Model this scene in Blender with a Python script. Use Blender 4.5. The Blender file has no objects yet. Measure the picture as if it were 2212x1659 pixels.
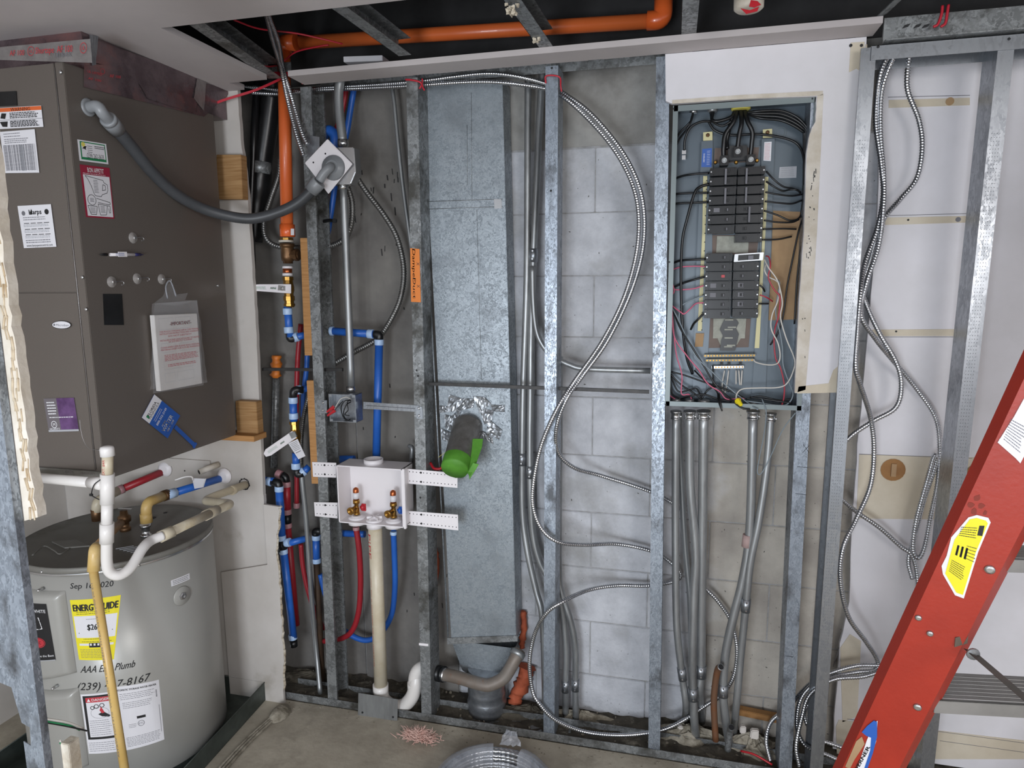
import bpy, bmesh, math, random
from mathutils import Vector, Matrix, Quaternion
random.seed(7)
SC = bpy.context.scene
COL = SC.collection
W, H, FPX = 2212, 1659, 1452.0
YAW, PIT, ROL = math.radians(14.0), math.radians(8.63), math.radians(-0.4)
CAM = Vector((0, 0, 1.57))
_fw = Vector((-math.sin(YAW)*math.cos(PIT), math.cos(YAW)*math.cos(PIT), -math.sin(PIT)))
_rt = Vector((math.cos(YAW), math.sin(YAW), 0)); _up = _rt.cross(_fw)
_r2 = math.cos(ROL)*_rt + math.sin(ROL)*_up; _u2 = -math.sin(ROL)*_rt + math.cos(ROL)*_up

# ---------------------------------------------------------------- camera
cd = bpy.data.cameras.new('camera'); cam = bpy.data.objects.new('camera', cd); COL.objects.link(cam)
cd.sensor_width = 36; cd.lens = FPX/W*36; cd.clip_start = .02
cam.matrix_world = Matrix(((_r2.x, _u2.x, -_fw.x, CAM.x), (_r2.y, _u2.y, -_fw.y, CAM.y), (_r2.z, _u2.z, -_fw.z, CAM.z), (0, 0, 0, 1)))
SC.camera = cam
# ---------------------------------------------------------------- light
w = bpy.data.worlds.new('world'); SC.world = w; w.use_nodes = True
w.node_tree.nodes['Background'].inputs[0].default_value = (.88, .93, 1.0, 1)
w.node_tree.nodes['Background'].inputs[1].default_value = .88
def area(name, loc, target, sx, sy, power, col):
    l = bpy.data.lights.new(name, 'AREA'); l.shape = 'RECTANGLE'; l.size = sx; l.size_y = sy; l.energy = power; l.color = col
    o = bpy.data.objects.new(name, l); COL.objects.link(o); o.location = loc
    o.rotation_euler = (Vector(target)-Vector(loc)).to_track_quat('-Z', 'Y').to_euler()
    return o
area('window_light', (-.55, -1.6, .95), (-.1, 2.2, .95), .8, .8, 50, (.86, .92, 1.0))
area('room_fill', (1.5, -1.3, 1.9), (.3, 2.2, 1.1), 1.0, .9, 26, (1.0, .97, .95))  # added fill from the right, not a known lamp
SC.view_settings.view_transform = 'Standard'; SC.view_settings.look = 'None'
SC.view_settings.exposure = 0.28; SC.view_settings.gamma = 1.0; SC.view_settings.use_curve_mapping = False

# ---------------------------------------------------------------- helpers
def P(px, py, Y=None, X=None, Z=None):
    d = _fw + (px-W/2)/FPX*_r2 - (py-H/2)/FPX*_u2
    if Y is not None: t = (Y-CAM.y)/d.y
    elif X is not None: t = (X-CAM.x)/d.x
    else: t = (Z-CAM.z)/d.z
    return CAM + t*d
def pp(L, Y=None):                      # list of (px,py[,Y]) -> points
    return [P(a[0], a[1], a[2] if len(a) > 2 else Y) for a in L]
def hx(s):
    s = s.lstrip('#'); v = [int(s[i:i+2], 16)/255 for i in (0, 2, 4)]
    return tuple((c/12.92 if c <= .04045 else ((c+.055)/1.055)**2.4) for c in v)+(1,)
MATS = {}
def mat(name, c1, c2=None, rough=.5, metal=0., scale=12., bump=0., bscale=None, tex='noise', lo=.35, hi=.65, spec=.5, alpha=1., trans=0., detail=5., stretch=None, c3=None, s3=3., t3=(.55, .7), coat=0., sss=0., rvar=0.):
    if name in MATS: return MATS[name]
    m = bpy.data.materials.new(name); m.use_nodes = True; nt = m.node_tree; N = nt.nodes; L = nt.links
    b = N['Principled BSDF']; b.inputs['Roughness'].default_value = rough; b.inputs['Metallic'].default_value = metal
    b.inputs['Specular IOR Level'].default_value = spec; b.inputs['Alpha'].default_value = alpha
    b.inputs['Transmission Weight'].default_value = trans; b.inputs['Coat Weight'].default_value = coat
    b.inputs['Base Color'].default_value = hx(c1)
    if c2 or bump:
        tc = N.new('ShaderNodeTexCoord'); mp = N.new('ShaderNodeMapping'); L.new(tc.outputs['Object'], mp.inputs[0])
        if stretch: mp.inputs['Scale'].default_value = stretch
        if tex == 'voronoi':
            t = N.new('ShaderNodeTexVoronoi'); t.inputs['Scale'].default_value = scale
            nz = N.new('ShaderNodeTexNoise'); nz.inputs['Scale'].default_value = scale*.8; nz.inputs['Detail'].default_value = 3
            add = N.new('ShaderNodeMixRGB'); add.blend_type = 'LINEAR_LIGHT'; add.inputs[0].default_value = .06
            L.new(mp.outputs[0], nz.inputs[0]); L.new(mp.outputs[0], add.inputs[1]); L.new(nz.outputs['Color'], add.inputs[2])
            L.new(add.outputs[0], t.inputs['Vector'])
            sp = N.new('ShaderNodeSeparateColor'); L.new(t.outputs['Color'], sp.inputs[0]); fac = sp.outputs[0]
        else:
            t = N.new('ShaderNodeTexNoise'); t.inputs['Scale'].default_value = scale; t.inputs['Detail'].default_value = detail
            t.inputs['Roughness'].default_value = .62
            L.new(mp.outputs[0], t.inputs['Vector']); fac = t.outputs[0]
        if c2:
            r = N.new('ShaderNodeMapRange'); r.inputs[1].default_value = lo; r.inputs[2].default_value = hi
            if tex == 'voronoi': r.inputs[1].default_value = 0; r.inputs[2].default_value = 1
            L.new(fac, r.inputs[0])
            mx = N.new('ShaderNodeMixRGB'); mx.inputs[1].default_value = hx(c1); mx.inputs[2].default_value = hx(c2)
            L.new(r.outputs[0], mx.inputs[0]); out = mx.outputs[0]
            if c3:
                n3 = N.new('ShaderNodeTexNoise'); n3.inputs['Scale'].default_value = s3; n3.inputs['Detail'].default_value = 6; n3.inputs['Roughness'].default_value = .65
                L.new(mp.outputs[0], n3.inputs['Vector'])
                r3 = N.new('ShaderNodeMapRange'); r3.inputs[1].default_value = t3[0]; r3.inputs[2].default_value = t3[1]; L.new(n3.outputs[0], r3.inputs[0])
                m3 = N.new('ShaderNodeMixRGB'); L.new(r3.outputs[0], m3.inputs[0]); L.new(out, m3.inputs[1]); m3.inputs[2].default_value = hx(c3); out = m3.outputs[0]
            L.new(out, b.inputs['Base Color'])
            if rvar:
                rr = N.new('ShaderNodeMapRange'); rr.inputs[3].default_value = rough-rvar; rr.inputs[4].default_value = rough+rvar
                L.new(r.outputs[0], rr.inputs[0]); L.new(rr.outputs[0], b.inputs['Roughness'])
        if bump:
            bp = N.new('ShaderNodeBump'); bp.inputs['Strength'].default_value = bump; bp.inputs['Distance'].default_value = .004
            if bscale:
                t2 = N.new('ShaderNodeTexNoise'); t2.inputs['Scale'].default_value = bscale; t2.inputs['Detail'].default_value = 6
                L.new(mp.outputs[0], t2.inputs['Vector']); L.new(t2.outputs[0], bp.inputs['Height'])
            else: L.new(fac, bp.inputs['Height'])
            L.new(bp.outputs[0], b.inputs['Normal'])
    MATS[name] = m; return m

def paint_edge(m, bare, x0, x1, z1):
    # bluish paint gives way to bare block right of x0..x1 and below z1
    nt = m.node_tree; N = nt.nodes; L = nt.links; bs = N['Principled BSDF']; src = bs.inputs['Base Color'].links[0].from_socket
    tc = N.new('ShaderNodeTexCoord'); sp = N.new('ShaderNodeSeparateXYZ'); L.new(tc.outputs['Object'], sp.inputs[0])
    nz = N.new('ShaderNodeTexNoise'); nz.inputs['Scale'].default_value = 7; nz.inputs['Detail'].default_value = 6; L.new(tc.outputs['Object'], nz.inputs[0])
    def mth(op, a, b):
        n = N.new('ShaderNodeMath'); n.operation = op
        for i, v in enumerate((a, b)):
            if isinstance(v, (int, float)): n.inputs[i].default_value = v
            else: L.new(v, n.inputs[i])
        return n.outputs[0]
    def ramp(v, p, q):
        n = N.new('ShaderNodeMapRange'); n.inputs[1].default_value = p; n.inputs[2].default_value = q; L.new(v, n.inputs[0]); return n.outputs[0]
    off = mth('MULTIPLY', mth('SUBTRACT', nz.outputs[0], .5), .35)
    fx = ramp(mth('ADD', sp.outputs[0], off), x0, x1); fz = ramp(mth('ADD', sp.outputs[2], off), z1+.15, z1-.1)
    f = mth('MULTIPLY', fx, fz); mx = N.new('ShaderNodeMixRGB'); L.new(f, mx.inputs[0]); L.new(src, mx.inputs[1])
    nb = N.new('ShaderNodeMixRGB'); nb.inputs[1].default_value = hx(bare[0]); nb.inputs[2].default_value = hx(bare[1]); L.new(ramp(nz.outputs[0], .35, .65), nb.inputs[0])
    L.new(nb.outputs[0], mx.inputs[2]); L.new(mx.outputs[0], bs.inputs['Base Color'])
class MB:
    def __init__(s): s.v = []; s.f = []; s.m = []; s.sm = []; s.mi = 0
    def add(s, vs, fs, smooth=False):
        n = len(s.v); s.v += [Vector(v) for v in vs]
        for f in fs: s.f.append([i+n for i in f]); s.m.append(s.mi); s.sm.append(smooth)
        return s
    def mat(s, i): s.mi = i; return s
    def box(s, a, b, jit=0):
        x0, x1 = sorted((a[0], b[0])); y0, y1 = sorted((a[1], b[1])); z0, z1 = sorted((a[2], b[2]))
        vs = [(x, y, z) for x in (x0, x1) for y in (y0, y1) for z in (z0, z1)]
        if jit: vs = [tuple(c+random.uniform(-jit, jit) for c in v) for v in vs]
        return s.add(vs, [(0, 1, 3, 2), (4, 6, 7, 5), (0, 4, 5, 1), (2, 3, 7, 6), (0, 2, 6, 4), (1, 5, 7, 3)])
    def obox(s, o, ax, ay, az):          # origin corner + three edge vectors
        o, ax, ay, az = map(Vector, (o, ax, ay, az))
        vs = [o+i*ax+j*ay+k*az for i in (0, 1) for j in (0, 1) for k in (0, 1)]
        return s.add(vs, [(0, 1, 3, 2), (4, 6, 7, 5), (0, 4, 5, 1), (2, 3, 7, 6), (0, 2, 6, 4), (1, 5, 7, 3)])
    def cbox(s, c, u, v, n, a, b, t):    # centre, unit axes, half sizes a,b, thickness t along n from c
        c, u, v, n = map(Vector, (c, u, v, n))
        return s.obox(c-u*a-v*b, u*2*a, v*2*b, n*t)
    def prism(s, poly, off, smooth=False):
        poly = [Vector(p) for p in poly]; off = Vector(off); n = len(poly)
        s.add(poly+[p+off for p in poly], [list(range(n))[::-1], list(range(n, 2*n))]+[(i, (i+1) % n, n+(i+1) % n, n+i) for i in range(n)], smooth)
        return s
    def tube(s, path, r, seg=12, cap=True, smooth=True, closed=False):
        path = [Vector(p) for p in path]; n = len(path)
        rs = r if isinstance(r, (list, tuple)) else [r]*n
        tg = []
        for i in range(n):
            a = path[i-1] if i or closed else path[0]; b = path[(i+1) % n] if (i < n-1 or closed) else path[-1]
            t = (b-a); tg.append(t.normalized() if t.length > 1e-9 else (tg[-1] if tg else Vector((0, 0, 1))))
        u = tg[0].orthogonal().normalized(); vs = []
        for i in range(n):
            if i:
                ax = tg[i-1].cross(tg[i])
                if ax.length > 1e-7: u = Quaternion(ax.normalized(), tg[i-1].angle(tg[i])) @ u
            u = (u-tg[i]*u.dot(tg[i])).normalized(); v = tg[i].cross(u)
            for k in range(seg):
                a = 2*math.pi*k/seg; rr = rs[i](a) if callable(rs[i]) else rs[i]
                vs.append(path[i]+(u*math.cos(a)+v*math.sin(a))*rr)
        fs = [(i*seg+k, i*seg+(k+1) % seg, (i+1)*seg+(k+1) % seg, (i+1)*seg+k) for i in range(n-1) for k in range(seg)]
        if closed: fs += [((n-1)*seg+k, (n-1)*seg+(k+1) % seg, (k+1) % seg, k) for k in range(seg)]
        s.add(vs, fs, smooth)
        if cap and not closed:
            b = len(s.v)-n*seg
            s.f.append([b+k for k in range(seg)][::-1]); s.m.append(s.mi); s.sm.append(False)
            s.f.append([b+(n-1)*seg+k for k in range(seg)]); s.m.append(s.mi); s.sm.append(False)
        return s
    def lathe(s, o, ax, prof, seg=24, smooth=True, cap=True):   # prof: [(dist along axis, radius)]
        o = Vector(o); ax = Vector(ax).normalized(); u = ax.orthogonal().normalized(); v = ax.cross(u); vs = []
        for d, r in prof:
            for k in range(seg):
                a = 2*math.pi*k/seg; vs.append(o+ax*d+(u*math.cos(a)+v*math.sin(a))*max(r, 1e-5))
        n = len(prof); b = len(s.v)
        s.add(vs, [(i*seg+k, i*seg+(k+1) % seg, (i+1)*seg+(k+1) % seg, (i+1)*seg+k) for i in range(n-1) for k in range(seg)], smooth)
        if cap:
            s.f.append([b+k for k in range(seg)][::-1]); s.m.append(s.mi); s.sm.append(False)
            s.f.append([b+(n-1)*seg+k for k in range(seg)]); s.m.append(s.mi); s.sm.append(False)
        return s
    def cyl(s, a, b, r, seg=16, r2=None):
        a, b = Vector(a), Vector(b); return s.lathe(a, b-a, [(0, r), ((b-a).length, r if r2 is None else r2)], seg)
    def grid(s, fn, nu, nv, smooth=True):
        vs = [fn(i/nu, j/nv) for j in range(nv+1) for i in range(nu+1)]
        return s.add(vs, [(j*(nu+1)+i, j*(nu+1)+i+1, (j+1)*(nu+1)+i+1, (j+1)*(nu+1)+i) for j in range(nv) for i in range(nu)], smooth)
    def build(s, name, mats, parent=None, label=None, bevel=0., recalc=True):
        me = bpy.data.meshes.new(name)
        org = ORG.get(parent, Vector()) if parent else Vector()
        base = org
        if parent is None and s.v:
            xs = [v.x for v in s.v]; ys = [v.y for v in s.v]; zs = [v.z for v in s.v]
            base = Vector(((min(xs)+max(xs))/2, (min(ys)+max(ys))/2, min(zs)))
        me.from_pydata([v-base for v in s.v], [], s.f)
        for m in (mats if isinstance(mats, (list, tuple)) else [mats]): me.materials.append(m)
        me.polygons.foreach_set('material_index', s.m); me.polygons.foreach_set('use_smooth', s.sm)
        if recalc or bevel:
            bm = bmesh.new(); bm.from_mesh(me)
            bmesh.ops.recalc_face_normals(bm, faces=bm.faces)
            if bevel:
                eds = [e for e in bm.edges if len(e.link_faces) == 2 and e.calc_face_angle(0) > .6]
                bmesh.ops.bevel(bm, geom=eds, offset=bevel, segments=2, affect='EDGES', clamp_overlap=True)
            bm.to_mesh(me); bm.free()
        me.update()
        o = bpy.data.objects.new(name, me); COL.objects.link(o)
        if parent: o.parent = parent
        else: o.location = base
        ORG[o] = base
        if label: o['label'] = label
        return o
ORG = {}
def tag(o, label=None, cat=None, group=None, kind=None):
    if label: o['label'] = label
    if cat: o['category'] = cat
    if group: o['group'] = group
    if kind: o['kind'] = kind
    return o
THINGS = []
def thing(name, label, cat, group=None):
    o = bpy.data.objects.new(name, None); COL.objects.link(o); o.empty_display_size = .05
    tag(o, label, cat, group); ORG[o] = Vector(); THINGS.append(o); return o
def rebase():
    for o in THINGS:
        vs = []
        for c in o.children:
            if c.type == 'MESH': vs += [c.location+Vector(b) for b in c.bound_box]
        if not vs: continue
        b = Vector(((min(v.x for v in vs)+max(v.x for v in vs))/2, (min(v.y for v in vs)+max(v.y for v in vs))/2, min(v.z for v in vs)))
        o.location = b
        for c in o.children: c.location -= b
def smooth(pts, n=10):
    pts = [Vector(p) for p in pts]
    if len(pts) < 3: return [pts[0].lerp(pts[1], i/n) for i in range(n+1)]
    out = []; q = [pts[0]*2-pts[1]]+pts+[pts[-1]*2-pts[-2]]
    for i in range(1, len(q)-2):
        p0, p1, p2, p3 = q[i-1:i+3]
        for k in range(n):
            t = k/n
            out.append(.5*((2*p1)+(p2-p0)*t+(2*p0-5*p1+4*p2-p3)*t*t+(3*p1-p0-3*p2+p3)*t**3))
    return out+[pts[-1]]
def resample(path, step):
    out = [path[0]]; acc = 0.
    for a, b in zip(path, path[1:]):
        d = (b-a).length
        if d < 1e-9: continue
        while acc+d >= step:
            t = (step-acc)/d; a = a.lerp(b, t); out.append(a); d = (b-a).length; acc = 0.
            if d < 1e-9: break
        acc += d
    return out
def armored(mb, pts, r=.0070, pitch=.0068, n=12, seg=10):
    """helically wound flexible metal jacket along the smoothed points"""
    path = resample(smooth(pts, n), pitch/4)
    rs = []
    for i in range(len(path)):
        ph = i*math.pi/2
        rs.append((lambda a, ph=ph: r*(1+.13*math.sin(a+ph))))
    return mb.tube(path, rs, seg)
def round_corners(pts, rad, n=6):
    pts = [Vector(p) for p in pts]; out = [pts[0]]
    for a, b, c in zip(pts, pts[1:], pts[2:]):
        d1 = (a-b); d2 = (c-b); t = min(rad, d1.length*.49, d2.length*.49)
        p, q = b+d1.normalized()*t, b+d2.normalized()*t
        for i in range(n+1):
            k = i/n; out.append((1-k)**2*p+2*k*(1-k)*b+k*k*q)
    return out+[pts[-1]]

# ---------------------------------------------------------------- printed matter
_tc = {}
def text2d(s):
    if s in _tc: return _tc[s]
    c = bpy.data.curves.new('t', 'FONT'); c.body = s; c.size = 1; c.resolution_u = 2; c.fill_mode = 'FRONT'
    o = bpy.data.objects.new('t', c); me = o.to_mesh()
    vs = [(v.co.x, v.co.y) for v in me.vertices]; fs = [list(p.vertices) for p in me.polygons]
    o.to_mesh_clear(); bpy.data.objects.remove(o); bpy.data.curves.remove(c)
    wd = max([v[0] for v in vs] or [1]); _tc[s] = (vs, fs, wd); return _tc[s]
def quad(tl, tr, br, bl):
    tl, tr, br, bl = map(Vector, (tl, tr, br, bl)); n = (tr-tl).cross(bl-tl).normalized()*-1
    if n.dot(CAM-tl) < 0: n = -n
    S = lambda u, v, h=0.: (bl.lerp(br, u)).lerp(tl.lerp(tr, u), v)+n*h
    return S, (tr-tl).length, (tl-bl).length
class Decal:
    def __init__(s, S, w, h, curved=False): s.S = S; s.w = w; s.h = h; s.mb = MB(); s.mats = []; s.nu = 10 if curved else 1
    def _m(s, m):
        if m not in s.mats: s.mats.append(m)
        s.mb.mi = s.mats.index(m)
    def rect(s, u0, v0, u1, v1, m, h=.0006):
        s._m(m); nu = max(1, round(s.nu*(abs(u1-u0))+.4)) if s.nu > 1 else 1
        s.mb.grid(lambda a, b: s.S(u0+(u1-u0)*a, v0+(v1-v0)*b, h), nu, 2 if s.nu > 1 else 1, False); return s
    def slab(s, m, t=.0005, rnd=0):
        s._m(m); n = s.nu
        s.mb.grid(lambda a, b: s.S(a, b, t), n, 2, False)
        for (a0, b0, a1, b1) in ((0, 0, 1, 0), (0, 1, 1, 1), (0, 0, 0, 1), (1, 0, 1, 1)):
            s.mb.grid(lambda a, b: s.S(a0+(a1-a0)*a, b0+(b1-b0)*a, b*t), n, 1, False)
        return s
    def poly(s, pts, m, h=.0008):
        s._m(m); s.mb.add([s.S(u, v, h) for u, v in pts], [list(range(len(pts)))]); return s
    def line(s, pts, wd, m, h=.0009):     # wd in metres
        s._m(m)
        for (a, b), (c, d) in zip(pts, pts[1:]):
            dx, dy = (c-a)*s.w, (d-b)*s.h; l = math.hypot(dx, dy) or 1e-6; nx, ny = -dy/l*wd/2/s.w, dx/l*wd/2/s.h
            s.mb.add([s.S(a+nx, b+ny, h), s.S(c+nx, d+ny, h), s.S(c-nx, d-ny, h), s.S(a-nx, b-ny, h)], [(0, 1, 2, 3)])
        return s
    def ring(s, u, v, r, wd, m, h=.0009, n=16, sx=1., a0=0., a1=2*math.pi):
        return s.line([(u+math.cos(a0+(a1-a0)*i/n)*r/s.w*sx, v+math.sin(a0+(a1-a0)*i/n)*r/s.h) for i in range(n+1)], wd, m, h)
    def disc(s, u, v, r, m, h=.0008, n=14, sx=1.):
        return s.poly([(u+math.cos(2*math.pi*i/n)*r/s.w*sx, v+math.sin(2*math.pi*i/n)*r/s.h) for i in range(n)], m, h)
    def text(s, t, u, v, size, m, align=.5, width=None, h=.0009, rot=0., slant=0., bold=0):   # size: cap height in metres
        s._m(m); vs, fs, wd = text2d(t); sc = size/.7; sx = sc if not width else width*s.w/wd
        if not width and wd*sc > s.w*1.2: pass
        c, sn = math.cos(rot), math.sin(rot)
        offs = [(0, 0)]+([(bold, 0), (0, bold), (-bold, 0)] if bold else [])
        for ox, oy in offs:
            q = []
            for x, y in vs:
                X = (x-wd*align)*sx+slant*y*sc+ox; Y = (y-.35)*sc+oy
                q.append(s.S(u+(X*c-Y*sn)/s.w, v+(X*sn+Y*c)/s.h, h))
            s.mb.add(q, fs)
        return s
    def lines(s, u0, v0, u1, v1, n, m, th=.0012, words=True, h=.0009, ragged=.15):   # n rows of unreadably small print
        s._m(m); rnd = random.Random(n*17+int(u0*100))
        for i in range(n):
            v = v1-(v1-v0)*(i+.5)/n; u = u0; ue = u1-(u1-u0)*rnd.random()*ragged
            while u < ue:
                wl = rnd.uniform(.03, .11)*(u1-u0) if words else (ue-u0)
                e = min(u+wl, ue); dv = th/2/s.h
                s.mb.add([s.S(u, v-dv, h), s.S(e, v-dv, h), s.S(e, v+dv, h), s.S(u, v+dv, h)], [(0, 1, 2, 3)])
                u = e+.018*(u1-u0)
        return s
    def build(s, name, parent=None, label=None): return s.mb.build(name, s.mats, parent, label, recalc=False)

# ---------------------------------------------------------------- materials
M = {}
M['block'] = mat('block_paint', '#c4c6cb', '#a9abb0', .9, 0, 9, .75, 75, c3='#8f8e8a', s3=2.2, t3=(.52, .75))
paint_edge(M['block'], ('#b5afa5', '#98928a'), .03, .14, 1.45)
M['mortar'] = mat('mortar', '#a8a8aa', '#8e8e8c', .95, 0, 30, .5, 120)
M['concrete'] = mat('poured_concrete', '#827f7a', '#6c6966', .85, 0, 5, .35, 40, c3='#5e5b57', s3=3, t3=(.55, .75))
M['beam'] = mat('beam_concrete', '#a3a29e', '#85837f', .88, 0, 4, .4, 45, c3='#6c6a66', s3=2.5, t3=(.5, .7))
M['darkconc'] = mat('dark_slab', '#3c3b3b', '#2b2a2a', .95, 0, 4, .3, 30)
M['floor'] = mat('dirty_floor', '#b3ab9b', '#978f80', .85, 0, 6, .3, 60, c3='#6f685a', s3=2.3, t3=(.55, .75))
M['dirt'] = mat('dirt', '#5a5449', '#35312a', .97, 0, 14, .9, 60, c3='#8b8577', s3=18, t3=(.56, .7))
M['rubble'] = mat('rubble', '#a39c8d', '#6c6557', .95, 0, 25, .9, 80)
M['drywall'] = mat('painted_drywall', '#d6d4d8', '#cbc9cb', .75, 0, 3, .08, 90)
M['drywall2'] = mat('aged_drywall', '#c6c1bc', '#b5afa8', .8, 0, 2.5, .12, 40, c3='#948c80', s3=4, t3=(.6, .8))
M['cream'] = mat('cream_drywall', '#cdc4b2', '#bdb29e', .85, 0, 5, .2, 60)
M['gyp'] = mat('gypsum_core', '#c9c2b4', '#a2937c', .95, 0, 25, .6, 90)
M['paper'] = mat('torn_paper_edge', '#a8906f', '#c8bca6', .95, 0, 20, .5, 60)
M['ceil'] = mat('ceiling_paint', '#bdb6b4', '#b2abaa', .85, 0, 2, .05, 80)
M['galv'] = mat('galvanized_stud', '#a3acb7', '#737a82', .42, .6, 85, .12, 25, tex='voronoi', stretch=(1, 1, .55), c3='#55585c', s3=14, t3=(.52, .66), rvar=.1)
M['galvn'] = mat('new_galvanized', '#a9adb2', '#8f9398', .34, .85, 60, 0, tex='voronoi', stretch=(1, 1, .5), rvar=.06)
M['galvd'] = mat('dirty_galvanized', '#9b9e9f', '#6a6c6c', .5, .55, 55, .2, 30, tex='voronoi', c3='#4b4a46', s3=6, t3=(.5, .65), rvar=.1)
M['duct'] = mat('spangled_duct', '#a3abb1', '#7a8288', .44, .5, 75, .1, 30, tex='voronoi', c3='#70767b', s3=6, t3=(.5, .8), rvar=.14)
M['steel'] = mat('conduit_steel', '#a3a6a7', '#8c8e8f', .38, .62, 30, .04, 60, stretch=(1, 1, .2), c3='#6b6c6c', s3=8)
M['flex'] = mat('armor_aluminium', '#c9cbce', '#aeb0b4', .22, .95, 40)
M['flexd'] = mat('dull_flex_steel', '#8a8a88', '#6d6c6a', .4, .85, 40)
M['black_steel'] = mat('black_channel', '#2d2c2c', '#3c3a38', .5, .3, 40)
M['black'] = mat('black_plastic', '#0f1011', '#1b1c1e', .35, 0, 20)
M['blackpipe'] = mat('black_pipe', '#0c0c0d', '#1a1a1b', .3, 0, 8, .4, 9)
M['orange'] = mat('orange_cpvc', '#e2723a', '#d9652f', .38, 0, 3, coat=.2)
M['orangef'] = mat('orange_fitting', '#e8682f', None, .3, coat=.3)
M['blue'] = mat('blue_pex', '#2a66c0', '#2459ae', .35, 0, 5)
M['red'] = mat('red_pex', '#a3262f', '#8e1f2a', .4, 0, 5)
M['ring'] = mat('milky_pex_ring', '#b4cbe8', '#a3bfe2', .35, 0, 10, alpha=1)
M['ringr'] = mat('milky_red_ring', '#a77c80', None, .35)
M['brass'] = mat('brass', '#b58a45', '#8e6a30', .3, .85, 30)
M['bronze'] = mat('bronze', '#7a5c40', '#5e4530', .42, .7, 30)
M['copper'] = mat('copper', '#b5653e', None, .3, .9)
M['chrome'] = mat('bright_metal', '#c9cacb', None, .22, .95)
M['white'] = mat('white_plastic', '#e4e0e2', None, .4)
M['pvc'] = mat('white_pvc', '#e6e3e1', '#dcd8d3', .3, 0, 3)
M['pvcold'] = mat('aged_pvc', '#d6cebb', '#c3b79d', .38, 0, 7, c3='#b39a68', s3=6, t3=(.55, .75))
M['pvcy'] = mat('yellowed_cpvc', '#d3b474', '#c9a55c', .35, 0, 6, c3='#e0cda0', s3=5, t3=(.5, .7))
M['ahu'] = mat('taupe_enamel', '#6a635d', '#645d57', .38, .25, 140, .03, 200, stretch=(1, 1, 14))
M['ahud'] = mat('foil_facing', '#8d7e82', '#5d5055', .25, .7, 9, .8, 14, c3='#9c7472', s3=5, t3=(.52, .66))
M['tape'] = mat('foil_tape', '#a09c9b', '#8a8685', .3, .6, 30, .4, 30)
M['foil'] = mat('crumpled_foil', '#a4a8ad', '#83878c', .33, .75, 20, .5, 35)
M['heater'] = mat('grey_enamel', '#a5a49f', '#9f9e99', .32, .1, 3)
M['heatert'] = mat('heater_top', '#7f7e79', '#73716b', .5, .15, 5, .1, 60, c3='#5f5b52', s3=6, t3=(.55, .7))
M['pan'] = mat('dark_pan', '#5d6561', '#474e4a', .45, .6, 12, .1, 30)
M['wood'] = mat('pine', '#b98a56', '#a0713f', .6, 0, 6, .1, stretch=(1, 1, 22))
M['woodh'] = mat('pine_block', '#a9855a', '#8d673c', .65, 0, 6, .1, stretch=(1, 1, 22))
M['tan'] = mat('aged_wood', '#9a7040', '#80582f', .7, 0, 8, .2)
M['lv'] = mat('flex_pvc_jacket', '#46484b', '#3d3f42', .42, 0, 10)
M['gfit'] = mat('grey_fitting', '#8c8f92', '#7f8285', .35, 0, 12)
M['panel'] = mat('panel_enamel', '#59646d', '#545f67', .35, .2, 4)
M['panelr'] = mat('panel_rim', '#727c7d', None, .4, .2)
M['brk'] = mat('breaker_plastic', '#0c0d0f', '#121315', .25, 0, 25)
M['brk2'] = mat('breaker_face', '#0f1012', None, .25)
M['busw'] = mat('bus_label_card', '#a5a69c', '#8e8f85', .8, 0, 40)
M['busb'] = mat('brown_board', '#5e5049', '#6c5c52', .6)
M['gold'] = mat('cream_strip', '#c9c294', None, .5)
M['wirek'] = mat('black_wire', '#131416', None, .35)
M['wirer'] = mat('red_wire', '#a83341', None, .4)
M['wirep'] = mat('pink_wire', '#c2607a', None, .4)
M['wirew'] = mat('white_wire', '#c9c5bd', None, .45)
M['wireg'] = mat('grey_wire', '#7d8990', None, .45)
M['green'] = mat('green_wire', '#1f7a4b', None, .4)
M['yellow'] = mat('yellow_plastic', '#e2cf1f', None, .4)
M['yel2'] = mat('pale_yellow', '#d6cb62', None, .5)
M['gtape'] = mat('green_tape', '#579530', '#467f22', .6, 0, 14, .4, 30)
M['redp'] = mat('red_plastic', '#b0202a', None, .35)
M['redl'] = mat('red_strap', '#b52534', None, .45)
M['ladder'] = mat('red_fibreglass', '#a02c19', '#932615', .45, 0, 5, .08, 120)
M['alu'] = mat('ladder_aluminium', '#9c9a97', '#868481', .45, .6, 5, .2, 20, stretch=(1, .1, 1))
M['lab'] = mat('label_white', '#d9d8dc', None, .45)
M['labg'] = mat('label_grey', '#a9abb0', None, .5)
M['ink'] = mat('ink_black', '#1a1a1c', None, .6)
M['ink2'] = mat('ink_grey', '#6a6a70', None, .6)
M['inkr'] = mat('ink_red', '#b8303a', None, .6)
M['inkw'] = mat('ink_white', '#e6e6e8', None, .6)
M['labo'] = mat('label_orange', '#d2622e', None, .5)
M['lmar'] = mat('label_maroon', '#8f1f38', None, .5)
M['lgrn'] = mat('label_green', '#1f7a4c', None, .5)
M['lblu'] = mat('label_blue', '#2557a8', None, .45)
M['lyel'] = mat('label_yellow', '#e6d922', '#ddcf20', .45)
M['lpur'] = mat('label_purple', '#4a2c57', '#6b4a7a', .5, 0, 25)
M['lgr3'] = mat('label_dim_grey', '#6a6468', None, .5)
M['insul'] = mat('pink_insulation', '#dcbcb0', '#cfa699', .95, 0, 30, .8, 60)
M['foam'] = mat('orange_foam', '#ad5636', '#8a3f26', .8, 0, 20, .7, 30)
M['pinkf'] = MATS['pink_insulation']
M['card'] = mat('cardboard', '#a78a66', '#96795a', .8, 0, 8)
M['plaster'] = mat('rough_plaster', '#cfc9bf', '#b5ab9a', .9, 0, 12, .5, 40)
M['otape'] = mat('orange_tape', '#d97b2c', None, .5)
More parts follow.
